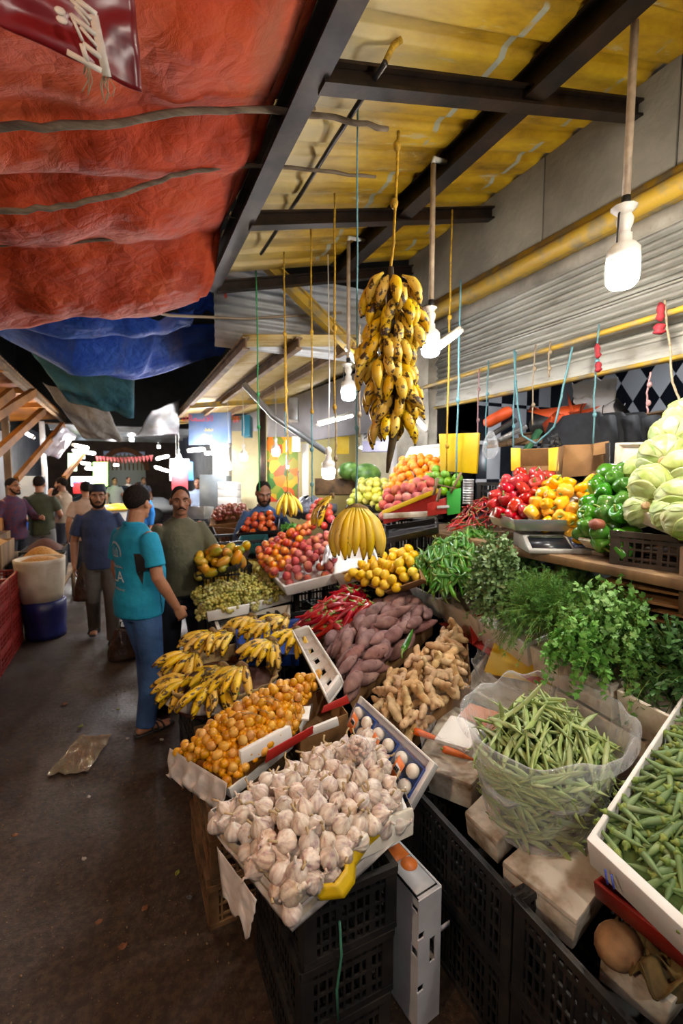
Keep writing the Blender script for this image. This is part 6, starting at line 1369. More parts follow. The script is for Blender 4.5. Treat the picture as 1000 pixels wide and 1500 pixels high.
    for s in (1, -1):
        kn, an = Lg[s]; hipp = V((s*.088, 0, .92)); end = an+V((0, -.005, -.03)); mb.tube([hipp, hipp.lerp(kn, .4), kn, kn.lerp(end, .5), end], [.104, .095, .077, .07, .066], 18)
    pm_ = mb.build('trousers', pants, root); remesh(pm_, max(.010, vox), 4)
    for s in (1, -1):
        an = Lg[s][1]; fd = V((s*.12, 1, 0)).normalized(); f0 = an+V((0, 0, -.075)); x = fd.cross(V((0, 0, 1)))
        if shoe == 'sandal':
            sd = MB().tube([f0-fd*.075, f0-fd*.03, f0+fd*.05, f0+fd*.13, f0+fd*.19], [(.012, .03), (.013, .037), (.011, .044), (.012, .05), (.011, .035)], 12, fdir=(0, 0, 1), rnd=True).build('sandal', m_black, root)
            for j in (.02, .06, .10):
                ps = [f0+fd*(j+.01*math.cos(a))+x*(.049*math.cos(a))+V((0, 0, .058*math.sin(a)-.25*(j-.02)*math.sin(a))) for a in [PI*i/8 for i in range(9)]]; MB().tube(ps, [(.006, .017)]*9, 6, fdir=fd).build('strap', m_black, sd)
        else:
            MB().tube([f0-fd*.07+V((0, 0, .03)), f0-fd*.03+V((0, 0, .032)), f0+fd*.06+V((0, 0, .022)), f0+fd*.14+V((0, 0, .012)), f0+fd*.2+V((0, 0, .008))], [(.04, .034), (.045, .041), (.038, .046), (.026, .048), (.018, .036)], 12, fdir=(0, 0, 1), rnd=True).build('shoe', shoe or m_black, root)
    return root
def stick(root, name, o, m, dx, off=.003):
    """wrap a flat mesh (in root space) onto the shirt along direction dx"""
    sh = [c for c in root.children if c.name.startswith('shirt')][0]; bv = BVHTree.FromPolygons([v.co for v in sh.data.vertices], [p.vertices for p in sh.data.polygons])
    bm = bmesh.new(); bm.from_mesh(o); bmesh.ops.subdivide_edges(bm, edges=[e for e in bm.edges if e.calc_length() > .02], cuts=2); bmesh.ops.triangulate(bm, faces=bm.faces)
    for v in bm.verts:
        h = bv.ray_cast(v.co-V(dx)*.6, V(dx), 1.5)
        if h[0] is not None: v.co = h[0]-V(dx)*off
    bm.to_mesh(o); bm.free(); o.materials.clear(); o.materials.append(m); q = bpy.data.objects.new(name, o); col.objects.link(q); q.parent = root; return q
# man in turquoise
m_turq = cloth('turquoise_shirt', '0a7fa3', '1193b5'); m_jean = cloth('blue_jeans', '23416f', '3f6496', .5, 3); m_oliv = cloth('olive_shirt', '4c4a35', '5b5840'); m_navy = cloth('navy_shirt', '2b3550', '38456a'); m_dkp = cloth('dark_trousers', '1d2029', '2b2d36'); m_gryp = cloth('grey_trousers', '4a4540', '5e574f')
tq = person('man in a turquoise polo shirt and blue jeans, his back half turned to the camera', at(206, 1070, z=0)+V((.02, .06, 0)), (.88, .47), 1.76, m_turq, m_jean, m_skin, .72, {1: (V((.255, .0, 1.13)), V((.265, .13, .90))), 'curl1': .7, 'palm1': V((-.9, 0, .1))}, {1: (V((.10, .03, .5)), V((.11, -.04, .085))), -1: (V((-.1, .10, .5)), V((-.12, .12, .085)))}, (.45, 0), .05, True, 1, .0055, None, 'sandal', 0, 0, 1.08)
m_prt = mat('white_print', 'd5dde2', rough=.7)
def back_text(txt, size, x, z, st=1.0):
    me = text_mesh(txt, size); mm = M.Translation((x, -.5, z)) @ Euler((PI/2, 0, 0)).to_matrix().to_4x4() @ M.Diagonal((st, 1, 1, 1)); me.transform(mm); return me
stick(tq, 'shirt_print', back_text('ULA', .11, -.045, 1.13, 1.0), m_prt, (0, 1, 0)); 
for z_, n_, h_ in ((1.215, 9, .026), (1.06, 15, .016)):   # two lines of blurred, unreadable print
    mb = MB(); rr = random.Random(n_)
    for i in range(n_): mb.box((-.13+.2*i/n_, -.5, z_-.02*i/n_+rr.uniform(-.004, .004)), (.12/n_, .002, h_*rr.uniform(.5, 1)))
    mb.box((-.04, -.5, z_-.016), (.19, .002, .006)); stick(tq, 'shirt_print', mb.mesh('shirt_print', m_prt), m_prt, (0, 1, 0))
mb = MB().tube([V((-.05+.085*math.cos(a), -.5, 1.29+.075*math.sin(a))) for a in [PI*i/14*1.15-.2 for i in range(15)]], .008, 4); stick(tq, 'logo_arc', mb.mesh('logo_arc', m_prt), m_prt, (0, 1, 0), .002)
mb = MB()
for xx, hh in ((-.05, .05), (-.03, .07), (-.01, .045), (.01, .06), (.03, .05)): mb.box((xx-.03, -.5, 1.27+hh/2), (.008, .002, hh))
mb.box((-.04, -.5, 1.27), (.1, .002, .008)); stick(tq, 'logo_skyline', mb.mesh('logo_skyline', m_prt), m_prt, (0, 1, 0), .002)
mb = MB().add([V((.6, y, z)) for y, z in ((-.10, 1.30), (-.075, 1.30), (-.05, 1.17), (-.055, 1.08), (-.085, 1.17))], [(0, 1, 2, 3, 4)]); stick(tq, 'black_panel', mb.mesh('black_panel', m_black), m_black, (-1, 0, 0), .002)
mb = MB().tube([V((.6, .055, 1.08)), V((.6, .06, .98)), V((.6, .075, .86))], .0035, 4); stick(tq, 'side_seam', mb.mesh('side_seam', m_black), m_black, (-1, 0, 0), .001)
def bag(lab, c, r, h, m):
    t = thing('carrier_bag', lab, 'bag', c)
    MB().grid(lambda s, q: V((r*math.cos(2*PI*s)*(1-.62*q**1.5), r*.7*math.sin(2*PI*s)*(1-.62*q**1.5), h*q))*(1+.1*noise.noise((math.cos(2*PI*s)*3, math.sin(2*PI*s)*3, q*3))), 40, 14, wrap=True).build('bag_body', m, t, solid=.002)
    MB().tube([(-.03, 0, h*.95), (-.02, 0, h*1.2), (.02, 0, h*1.2), (.03, 0, h*.95)], .006, 6).build('handle', m, t); return t
m_bagb = mat('dark_bag_film', '2a1f18', S('4a382c'), 7, .3, bump=.6, bscale=14, bdist=.02)
bag('dark plastic carrier bag on the ground beside the man in turquoise', at(182, 962, z=.02), .15, .3, m_bagb)
# man in olive, facing the camera
olv = person('moustached man in an olive polo shirt facing the camera beside the mangoes', V((.40, 4.02, 0)), (.25, -.97), 1.74, m_oliv, m_dkp, m_skin2, .95, {-1: (V((-.27, .10, 1.13)), V((-.22, .34, 1.16))), 'curl-1': .9, 'palm-1': V((.6, 0, -.6)), 'hand-1': V((.15, .95, -.1))}, None, (-.28, 0), .05, True, 1, .0065, None, None, .12)
# man in navy polo walking
nv = person('bearded young man in a navy polo shirt and dark cap walking towards the camera', at(152, 945, z=0)+V((.0, .12, 0)), (.06, -1), 1.72, m_navy, m_gryp, m_skin, .72, {1: (V((.24, -.05, 1.14)), V((.25, .0, .9)))}, {-1: (V((-.09, .14, .5)), V((-.09, .14, .085))), 1: (V((.09, .06, .5)), V((.09, -.24, .14)))}, (.0, 0), .02, True, 2, .0075, cloth('dark_cap', '1c2233', '262d42'), 'sandal')
bag('dark carrier bag held by the man in navy', V((-.42, 5.5, .5)), .13, .36, m_bagb)
# vendor in blue
bv_ = person('balding vendor in a blue shirt looking down behind the tomatoes', at(386, 757, d=4.95)*1, (-.2, -.98), 1.76, cloth('blue_work_shirt', '2f4668', '41608c'), m_dkp, m_skin2, 1.75, {1: (V((.29, .05, 1.13)), V((.20, .28, 1.05))), -1: (V((-.29, .05, 1.13)), V((-.2, .28, 1.05)))}, None, (.15, -.38), .04, True, 2, .0085, None, None, .25); bv_.location.z = 0
MB().add([V(p) for p in ((-.045, .128, 1.44), (.045, .128, 1.44), (0, .145, 1.28))], [(0, 1, 2)]).build('undershirt', m_black, bv_, solid=.004)
# people farther down the walkway
gp = at(60, 800, d=7.4)
def far_p(lab, u, d, face, **kw): p = at(u, 760, d=d); p.z = 0; return person(lab, p, face, vox=.012, **kw)
m_grt = cloth('dark_green_tee', '33382a', '40462f'); m_bei = cloth('beige_tee', '8a7662', '9c8872'); m_pld = mat('plaid_shirt', '5a1f2c', S('26284a'), 30, .85)
far_p('man in a dark green tee and grey trousers seen from behind at the left', 60, 7.3, (.1, 1), height=1.80, shirt=m_grt, pants=cloth('light_grey_trousers', '6c6a6c', '7f7c7c'), sleeve=.7, arms={1: (V((.26, .04, 1.14)), V((.2, .25, 1.08))), -1: (V((-.27, .04, 1.14)), V((-.24, .25, 1.05)))})
far_p('man in a beige tee with hand on chin, beside the blue bins', 94, 8.6, (-.8, .3), height=1.76, shirt=m_bei, pants=m_dkp, sleeve=.7, beard=2, arms={-1: (V((-.22, .2, 1.18)), V((-.05, .2, 1.47))), 'curl-1': 1.0, 1: (V((.24, .12, 1.14)), V((.02, .26, 1.16)))})
far_p('bearded man in a plaid shirt at the left edge by the wooden post', 20, 6.9, (.7, -.5), height=1.77, shirt=m_pld, pants=m_dkp, sleeve=1.9, beard=2, skin=m_skin2, arms={-1: (V((-.25, .12, 1.15)), V((-.15, .34, 1.15)))})
far_p('man in a pale shirt with a black strap behind the man in navy', 128, 7.0, (-.1, 1), height=1.72, shirt=cloth('pale_pink_shirt', 'a88d7c', 'b89c8a'), pants=m_dkp, sleeve=.75)
far_p('person in a bright blue top bending far down the walkway', 206, 8.5, (-.5, -.6), height=1.68, shirt=cloth('bright_blue_top', '1668b0', '1f7ac4'), pants=m_dkp, sleeve=1.9)
far_p('vendor in a pale blue apron at the far fish counter', 291, 10.5, (-.3, -.95), height=1.74, shirt=cloth('pale_blue_shirt', '8a9ab5', '9fb0c8'), pants=m_dkp, sleeve=.8, skin=m_skin2)
for i, (u, d, c, lab) in enumerate(((170, 15, 'a9a5a2', 'distant shopper in a pale shirt before the arch, first of three'), (190, 17, 'b5b0a8', 'distant shopper in a pale shirt before the arch, second of three'), (212, 16, '6a6f80', 'distant shopper in a grey shirt before the arch, third of three'))):
    far_p(lab, u, d, (.3, -1), height=1.7, shirt=cloth('far_shirt_'+c, c, c), pants=m_dkp)
# ------------------------------------------------------------------ left stall
m_grain = mat('grain', 'c08a35', S('8a5a22'), 60, .8, bump=.8, bscale=80, bdist=.01); m_nut = mat('dark_nuts', '5a2f1c', S('3a1d12'), 60, .8, bump=.8, bscale=70, bdist=.01); m_sack = mat('woven_sack', 'cfc4b2', S('b3a48c'), 4, .8, bump=.3, bscale=90)
for i, y in enumerate((5.72, 5.2, 4.68, 4.16)):
    for j, z in enumerate((0, .2, .4, .6)):
        crate(-1.30, y, z, .42, .5, .2, 0, m_red, f'red crate, {("lowest", "second", "third", "top")[j]} of four in the {("farthest", "third", "second", "nearest")[i]} stack of the left stall', 'red crates of the left stall', .034)
def pack(lab, c, h, w, m, m2):
    t = thing('snack_bag', lab, 'bag', c); MB().grid(lambda s, q: (w*(s-.5)*1.0, (.06*math.sin(PI*q)+.008)*(1 if s*0 == 0 else 1)*math.sin(PI*s), h*q), 10, 10).build('front_film', m, t, solid=.004); MB().grid(lambda s, q: (w*(s-.5), -(.06*math.sin(PI*q)+.008)*math.sin(PI*s), h*q), 10, 10).build('back_film', m2, t, solid=.004); return t
m_grb = mat('green_print_film', '2f7a45', S('d8d2c0'), 5, .3); m_ylf = mat('yellow_film', 'd8a818', rough=.4)
pk = at(14, 868, d=4.9); pack('green and white food bag standing on the red crates', V((-1.22, 4.95, .8)), .3, .26, m_grb, m_grb); pack('yellow food bag lying on the red crates', V((-1.3, 5.4, .8)), .2, .3, m_ylf, m_ylf); pack('clear food bag with a green leaf print at the edge of the red crates', V((-1.18, 4.6, .8)), .26, .22, m_bag, m_grb)
br = thing('barrel', 'dark blue plastic barrel with a woven sack standing in it', 'barrel', (-.88, 6.0, 0))
MB().lathe([(.02, .01), (.2, .01), (.205, .06), (.2, .1), (.215, .3), (.215, .42), (.2, .43), (.02, .42)], 28).build('drum', mat('navy_plastic', '17184a', S('222a6a'), 5, .35), br)
sk = thing('sack', 'pale woven sack of grain standing in the dark blue barrel', 'sack', (-.9, 6.0, .4))
MB().lathe([(.02, 0), (.19, .0), (.215, .12), (.235, .3), (.245, .46), (.25, .5), (.225, .5), (.2, .4)], 30, rib=lambda a, t: 1+.02*math.sin(a*5+t*6)).build('woven_cloth', m_sack, sk); tag(MB().lathe([(.02, .38), (.23, .4), (.2, .47), (.1, .51), (.005, .52)], 24).build('grain', m_grain, sk), kind='stuff')
def heaptray(lab, c, w, l, h, m, mt_, rz=0, nm='bin'):
    t = thing(nm, lab, 'bin', c, rz); q = [V((-w/2, -l/2, h)), V((w/2, -l/2, h)), V((w/2, l/2, h)), V((-w/2, l/2, h))]; quadbox('bin_wall', '', '', q, h, .02, mt_, parent=t, shrink=.96)
    tag(MB().grid(lambda s, u: ((s-.5)*w*.92, (u-.5)*l*.92, h-.03+.16*math.sin(PI*s)*math.sin(PI*u)), 20, 20).build('contents', m, t), kind='stuff')
heaptray('black bin of yellow snacks beside the barrel, by the walkway', (-1.0, 6.75, .5), .5, .6, .3, m_grain, m_black); heaptray('black bin of dark snacks behind the barrel', (-1.05, 7.4, .5), .5, .6, .32, m_nut, m_black)
heaptray('open bin heaped with golden snacks at the left stall', (-1.62, 6.7, .72), .6, .7, .3, m_grain, m_wood); heaptray('open bin heaped with dark brown nuts at the left stall', (-1.75, 7.5, .72), .5, .6, .32, m_nut, m_wood)
bxw = thing('wooden_box', 'wooden box with a paper label at the back of the left stall', 'box', (-1.95, 8.1, .6)); MB().box((0, 0, .3), (.6, .5, .6)).build('box_body', m_owood, bxw, bevel=.01); MB().box((0, -.26, .45), (.5, .01, .15)).build('paper_label', m_card, bxw)
for x, y, lab in ((-1.0, 7.1, 'table carrying the bins along the walkway'), (-1.7, 7.1, 'table carrying the bins at the back of the left stall')):
    t = thing('table', lab, 'table', (x, y, 0)); hh = .5 if x > -1.2 else .72; MB().box((0, 0, hh-.02), (.55, 1.6, .04)).build('top', m_wood, t)
    for dx in (-.23, .23):
        for dy in (-.75, .75): MB().box((dx, dy, hh/2-.02), (.05, .05, hh-.04)).build('leg', m_wood, t)
for x, y, k, lab in ((-1.05, 10.6, 1, 'bright blue bin on the walkway, nearest of the group'), (-1.3, 11.0, 1.0, 'bright blue bin on the walkway, behind the nearest'), (-1.75, 9.7, 1.9, 'tall dark blue barrel between the two men at the left'), (-.75, 11.6, 1, 'bright blue bin farthest down the walkway')):
    t = thing('bin', lab, 'bin', (x, y, 0)); MB().lathe([(.02, .01), (.18, .01), (.23, .55*k), (.215, .55*k), (.17, .04), (.02, .04)], 22).build('bin_body', mat('bright_blue_plastic', '124fb5', S('1a62cc'), 4, .35), t); MB().tube([V((.235*math.cos(a), .235*math.sin(a), .54*k)) for a in [i*PI/10 for i in range(21)]], .014, 6).build('rim', MATS['bright_blue_plastic'], t)
# posts and left roof
def post(x, y, h, w, m, lab): tag(MB().box((x, y, h/2), (w, w, h)).build('roof_post', m, loc=(x, y, 0), bevel=.008), lab, 'post')
post(-1.46, 5.25, 3.2, .13, m_conc, 'thick grey post at the left edge under the orange roof'); post(-1.75, 9.2, 3.0, .1, m_wood, 'brown wooden post left of the man in beige'); post(-1.65, 12.2, 3.0, .1, m_gal, 'grey post beyond the blue bins'); post(-1.95, 7.4, 3.0, .1, m_gal, 'slim grey post behind the man in green')
sheet('ceiling_left', lambda s, t: (-4.6+3.2*s, 4.6+10*t, 3.0+.35*s+.015*math.sin(t*420)), 8, 460, mat('orange_roof_sheet', 'a8640f', S('7a450c'), 2, .6))  # orange lamplight put into the sheet colour
beam('roof_beam', (-1.4, 4.6, 3.26), (-1.4, 14.6, 3.2), .08, .12, m_wood, 'brown edge beam of the left roof')
for k, y in enumerate((5.6, 7.4, 9.2, 11.0)): beam('cross_beam', (-4.2, y, 2.98), (-1.4, y, 3.22), .06, .1, m_owood, ('first', 'second', 'third', 'fourth')[k]+' orange-lit crosspiece under the left roof from the camera')
for a, b, d0, d1, lab in (((-10, 668), (63, 602), 5.0, 6.4, 'long orange wooden brace at the left edge'), ((-10, 612), (50, 574), 4.9, 5.8, 'upper orange wooden brace at the left edge'), ((-10, 596), (17, 574), 4.9, 5.2, 'short orange wooden brace at the left edge'), ((24, 702), (92, 622), 7.0, 8.8, 'pale wooden brace behind the man in green'), ((94, 700), (122, 664), 9, 10, 'thin wooden brace by the far left shops')):
    tag(MB().bar(at(*a, d=d0), at(*b, d=d1), .07, .09).build('brace', m_owood, loc=at(*a, d=d0), smooth=False), lab, 'brace')
# left facade
def facade(name, a, b, z0, z1, m): d = (V(b)-V(a)); c = (V(a)+V(b))/2; struct(MB().box((0, 0, 0), (.1, d.length, z1-z0), None).build(name, m)); o = bpy.data.objects[name]; o.location = (c.x, c.y, (z0+z1)/2); o.rotation_euler = (0, 0, math.atan2(-d.x, d.y))
facade('wall_left', (-4.4, 3.5), (-4.4, 16), 0, 3.2, mat('blue_white_wall', 'a9b4bf', S('8a949f'), 2, .8)); facade('wall_left_far', (-3.4, 16), (-3.4, 26), 0, 3.6, m_wallw); facade('wall_left_end', (-4.4, 9.5), (-2.6, 9.5), 0, 2.9, m_wallw)
# hanging shop sign on the left, lit
q4('hanging_sheet', [at(62, 664, d=8.2), at(92, 624, d=8.2), at(112, 638, d=9.2), at(86, 672, d=9.2)], .02, mat('white_banner', 'b8b4bc', S('8d8794'), 3, .4), 'white printed sheet hanging under the left roof', 'banner')
def screen(name, q, c, st, lab, cat): o = slab(name, lab, cat, q, .06, em('lit_'+name, S(c)[:3], st)); return o
screen('green_sign', QD((137, 712, 14), (157, 712, 14), (157, 677, 14), (137, 677, 14)), 'a8ff5a', 2.2, 'bright green lit sign on the far left shops', 'sign')
screen('lit_counter', QD((105, 712, 12), (136, 712, 12.5), (136, 698, 12.5), (105, 698, 12)), 'eaf6ff', 2.0, 'brightly lit white shop counter at the far left', 'counter')  # counter is given emission of its own to look lit
screen('lit_window', QD((100, 690, 13), (112, 690, 13), (112, 664, 13), (100, 664, 13)), 'c9e6b0', 1.5, 'small lit greenish window at the far left', 'window')
MBx = lambda u, v, d, w, h, dep, m, nm, lab, cat: tag(MB().box((0, 0, 0), (w, dep, h)).build(nm, m, bevel=.01), lab, cat)
def bx_at(u, v, d, w, h, dep, m, nm, lab, cat): o = MBx(u, v, d, w, h, dep, m, nm, lab, cat); o.location = at(u, v, d=d); o.rotation_euler = (0, 0, -.1); return o
bx_at(120, 714, 11.6, .35, .3, .3, mat('red_blue_pack', '1f6ab5', S('b52a2a'), 2, .5, stops=(.48, .52)), 'goods_pack', 'red and blue hanging goods at the far left shop', 'goods')
# far arch building and street end
m_bld = mat('brown_stone', '4a3a2f', S('5f4b3c'), 2, .9)
bd = thing('arch_building', 'brown stone building with an arched doorway closing the walkway', 'building', (0, 27, 0))
mb = MB(); W = 5.0
def wallseg(x0, x1, z0, z1): mb.box(((x0+x1)/2, 0, (z0+z1)/2), (x1-x0, .4, z1-z0))
wallseg(-5, -1.0, 0, 6); wallseg(1.0, 5, 0, 6); wallseg(-1.0, 1.0, 3.0, 6)
mb.build('wall', m_bld, bd, smooth=False)
mb = MB(); n = 12
for i in range(n):
    a0, a1 = PI*i/n, PI*(i+1)/n; mb.add([V((r*math.cos(a), y, 2.0+r*math.sin(a))) for y in (-.28, .2) for a, r in ((a0, .95), (a1, .95), (a1, 1.2), (a0, 1.2))], [(0,1,2,3), (7,6,5,4), (0,4,5,1), (1,5,6,2), (2,6,7,3), (3,7,4,0)])
mb.build('arch', mat('arch_stone', '7a4a2a', S('935d35'), 4, .8), bd, smooth=False)
mb = MB()
for i in range(9): x = -.8+.2*i; mb.box((x, -.05, 2.0+.45*math.sqrt(max(.05, 1-(x/.95)**2))), (.05, .05, .9*math.sqrt(max(.05, 1-(x/.95)**2))))
mb.build('arch_grille', mat('orange_grille', 'a86a2a'), bd)
MB().box((0, .3, 1.4), (2, .1, 2.8)).build('doorway_back', em('lit_doorway', S('9fae7a')[:3], .05), bd)  # faint emission stands in for light inside the doorway
struct(MB().box((-6, 25, 2), (5, .3, 5)).build('wall_far_left', m_bld)); struct(MB().box((6.5, 25, 2), (5, .3, 5)).build('wall_far_right', m_bld))
# dark upper storey above the walkway, widened to cover the open sky gap
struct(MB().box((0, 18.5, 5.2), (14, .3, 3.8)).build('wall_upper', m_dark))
tag(sheet('canopy', lambda s, t: (-1.6+3.3*s, 12.2+5*t, 2.95+.06*math.sin(t*25)), 6, 60, m_gal, 'grey canopy strips over the far walkway', 'canopy', False), None)
def pennants():
    a, b = at(140, 668, d=11.5), at(224, 666, d=11); t = thing('pennant_string', 'string of red pennants across the far walkway', 'bunting', a)
    MB().tube([V(), (b-a)*.5-V((0, 0, .05)), b-a], .006, 4).build('string', m_black, t); m = mat('pennant_red', '9c2f36', S('c46a6a'), 5, .6)
    for i in range(16): p = (b-a)*((i+.5)/16)-V((0, 0, .05*math.sin(PI*i/16))); MB().add([p+V((-.045, 0, 0)), p+V((.045, 0, 0)), p+V((0, 0, -.16))], [(0, 1, 2)]).build('pennant', m, t, solid=.003)
pennants()
# small car and cart near the arch
ca = thing('parked_car', 'pale parked car in front of the arch', 'car', at(166, 735, d=16)); ca.location.z = 0; m_car_ = mat('car_paint', 'c9ccd0', rough=.3)
MB().tube([(-1.9, 0, .6), (-1.6, 0, .68), (0, 0, .72), (1.6, 0, .66), (1.9, 0, .58)], [(.22, .75), (.3, .82), (.32, .85), (.3, .82), (.2, .72)], 16, fdir=(0, 0, 1)).build('car_body', m_car_, ca); MB().tube([(-1.2, 0, .95), (-.7, 0, 1.2), (.4, 0, 1.22), (1.1, 0, .95)], [(.1, .7), (.2, .62), (.2, .62), (.1, .7)], 14, fdir=(0, 0, 1)).build('cabin', mat('car_glass', '1c2228', rough=.1), ca)
for x in (-1.25, 1.25):
    for y in (-.78, .78): MB().lathe([(.1, -.1), (.32, -.1), (.33, 0), (.32, .1), (.1, .1)], 18, m=M.Translation((x, y, .33)) @ Euler((PI/2, 0, 0)).to_matrix().to_4x4()).build('wheel', m_black, ca)
kt = thing('food_cart', 'white street cart with a yellow top beside the man in navy', 'cart', at(174, 752, d=11)); kt.location.z = 0; MB().box((0, 0, .62), (.9, .7, .7)).build('cart_body', m_white, kt, bevel=.02); MB().lathe([(.5, .98), (.52, 1.0), (.4, 1.08), (.02, 1.12)], 24).build('yellow_lid', m_ylf, kt)
for x in (-.35, .35): MB().lathe([(.05, -.05), (.2, -.05), (.2, .05), (.05, .05)], 16, m=M.Translation((x, -.36, .2)) @ Euler((PI/2, 0, 0)).to_matrix().to_4x4()).build('wheel', m_black, kt)
# ------------------------------------------------------------------ right side beyond the pillar
facade('wall_right_fascia', (2.75, 4.3), (2.3, 12.5), 2.35, 3.1, mat('grey_fascia', '8f8c90', S('7a777a'), 1.5, .7)); facade('wall_right', (4.6, 4.2), (4.2, 14), 0, 3.2, mat('cream_wall', 'c2b89a', S('a89f88'), 1.5, .8)); facade('wall_right_far', (2.9, 14), (2.6, 26), 0, 3.6, m_wallw)
struct(MB().box((3.7, 4.45, 1.55), (1.9, .1, 3.1)).build('wall_right_end', m_wallw)); struct(MB().box((3.45, 8.6, 1.55), (2.0, .1, 3.1)).build('wall_right_mid', mat('cream_wall2', 'd8c98f', S('c9b877'), 1.5, .8)))
for i, (u0, u1, v0, v1, d, m, lab) in enumerate(((391, 436, 640, 735, 7.0, None, 'fruit picture poster on the far shop wall'), (570, 592, 660, 685, 7.5, None, 'fruit picture poster inside the shop left of the oranges'))):
    t = Mt('fruit_poster'+'ab'[i], .5); v = t.n('TexVoronoi'); v.inputs['Scale'].default_value = 7; t.L.new(t.co(), v.inputs['Vector']); t.col(t.ramp(t.mix(1, (0,0,0,1), v.outputs['Color']), [(.15, '2f5a22'), (.35, 'c9341f'), (.5, 'e0a020'), (.65, '3f7a2a'), (.8, 'd86a1a')])); slab('fruit_poster', lab, 'poster', QD((u0, v1, d), (u1, v1, d), (u1, v0, d), (u0, v0, d)), .03, t.m)
def rbox(nm, lab, cat, u0, u1, v0, v1, d, m, th=.05, d2=None): return slab(nm, lab, cat, QD((u0, v1, d), (u1, v1, d2 or d), (u1, v0, d2 or d), (u0, v0, d)), th, m)
rbox('white_door', 'white door panel in the far shop', 'door', 442, 452, 650, 745, 7.2, m_white); rbox('grey_cabinet', 'grey refrigerated cabinet beyond the man in olive', 'cabinet', 298, 336, 697, 745, 8.6, mat('pale_metal', 'a5b0b8', S('8d979e'), 2, .35, .4), .5)
sb = None
for i, v in enumerate((712, 723, 734)): rbox('foam_box', f'white foam box, {("top", "middle", "bottom")[i]} of the stack left of the man in blue', 'box', 323, 350, v-5, v+5.5, 7.6, m_foam, .35)
fs = thing('shop_sign', 'blue shop sign with red and yellow lettering over the far right shops', 'sign', at(309, 626, d=9.0))
slab('sign_panel', '', '', QD((277, 652, 9.0), (338, 649, 8.8), (338, 604, 8.8), (277, 606, 9.0)), .04, mat('sign_blue', '4a6a9a', S('6a7a9a'), 3, .5), parent=fs)
def face_mat(c, d, k): # upright text facing the camera side
    y = V((0, 0, 1)); n = (_C-c); n.z = 0; n.normalize(); x = y.cross(n).normalized(); m = M((x, y, n)).transposed().to_4x4(); m.translation = c+n*.05; return m
for i, (tx, v, sz, cc) in enumerate((('\uFED9\uFE8E\uFEE4\uFEB3\uFEF8\uFEDF \uFEAA\uFECC\uFEB3\uFEF7\uFE8D', 614, .17, 'b3202a'), ('\uFEAA\uFEE4\uFEA4\uFEE3', 629, .12, 'd8b83a'), ('\uFEDA\uFEE4\uFEB3 \uFE8D\uFEEE\uFEB7', 638, .09, 'd8b83a'))):
    c = at(309, v, d=8.9); m = face_mat(c, 0, 0); o = text('lettering', tx, sz, M(), mat('sign_ink'+str(i), cc), fs, .002); o.matrix_local = M.Translation(-fs.location) @ m
rbox('lavender_fascia', 'pale lavender shop fascia behind the banana cluster', 'fascia', 530, 606, 628, 662, 6.4, mat('lavender', 'b9b4cf', rough=.6), .06)
rbox('paper_notice', 'white paper notice with handwriting beside the bananas', 'notice', 530, 557, 622, 646, 6.0, m_white, .02)
for i, v in enumerate((628, 635, 641)): tag(MB().tube([at(533+k*3.2, v+1.5*math.sin(k*2.3+i), d=5.97) for k in range(7)], .006, 4).build('handwriting', m_black, loc=None), None)
for o in [o for o in col.objects if o.name.startswith('handwriting')]:
    o.parent = bpy.data.objects['paper_notice']; o.location = -o.parent.location
rbox('yellow_banner', 'narrow yellow banner hanging in the far shop', 'banner', 490, 511, 612, 665, 6.3, m_cardy, .02); rbox('white_meter', 'white electric meter box on the far wall', 'box', 428, 440, 640, 662, 7.0, m_white, .1); rbox('teal_can', 'teal water tank under the far roof', 'tank', 356, 368, 610, 640, 7.5, mat('teal_plastic', '1a6a80'), .25); rbox('steel_counter', 'steel work counter behind the man in olive', 'counter', 268, 306, 742, 760, 6.9, m_gal, .5); rbox('vent_pipe', 'thick grey vent pipe on the fascia', 'pipe', 424, 437, 585, 617, 6.0, m_gal, .2)
rbox('dark_partition', 'dark metal partition left of the fruit poster', 'partition', 381, 389, 600, 742, 7.0, m_steel, .1); rbox('dark_crate', 'brown slatted crate of goods behind the yellow apples', 'crate', 462, 520, 702, 725, 5.2, m_brown, .3)
tag(MB().ball((0, 0, 0), (.17, .14, .12), 18, 12).build('watermelon', mat('melon_skin', '2f5a22', S('7aa04a'), 7, .4)), 'large striped melon behind the yellow apples', 'melon').location = at(536, 695, d=4.9)
tag(MB().ball((0, 0, 0), (.13, .12, .1), 18, 12).build('watermelon', MATS['melon_skin']), 'dark green melon left of the yellow apples', 'melon').location = at(512, 690, d=5.0)
tag(MB().grid(lambda s, t: V((.3*math.cos(2*PI*s), .25*math.sin(2*PI*s), 0))*(math.sin(PI*(.1+.85*t)))+V((0, 0, .22*t-.1+.05*noise.noise((s*6, t*6, 1)))), 30, 14, wrap=True).build('bag_heap', mat('grey_film', '6a6e7d', S('4a4d5a'), 9, .3, bump=.8, bscale=20, bdist=.03)), 'heap of grey plastic bags behind the peaches', 'bags').location = at(452, 745, d=4.6)
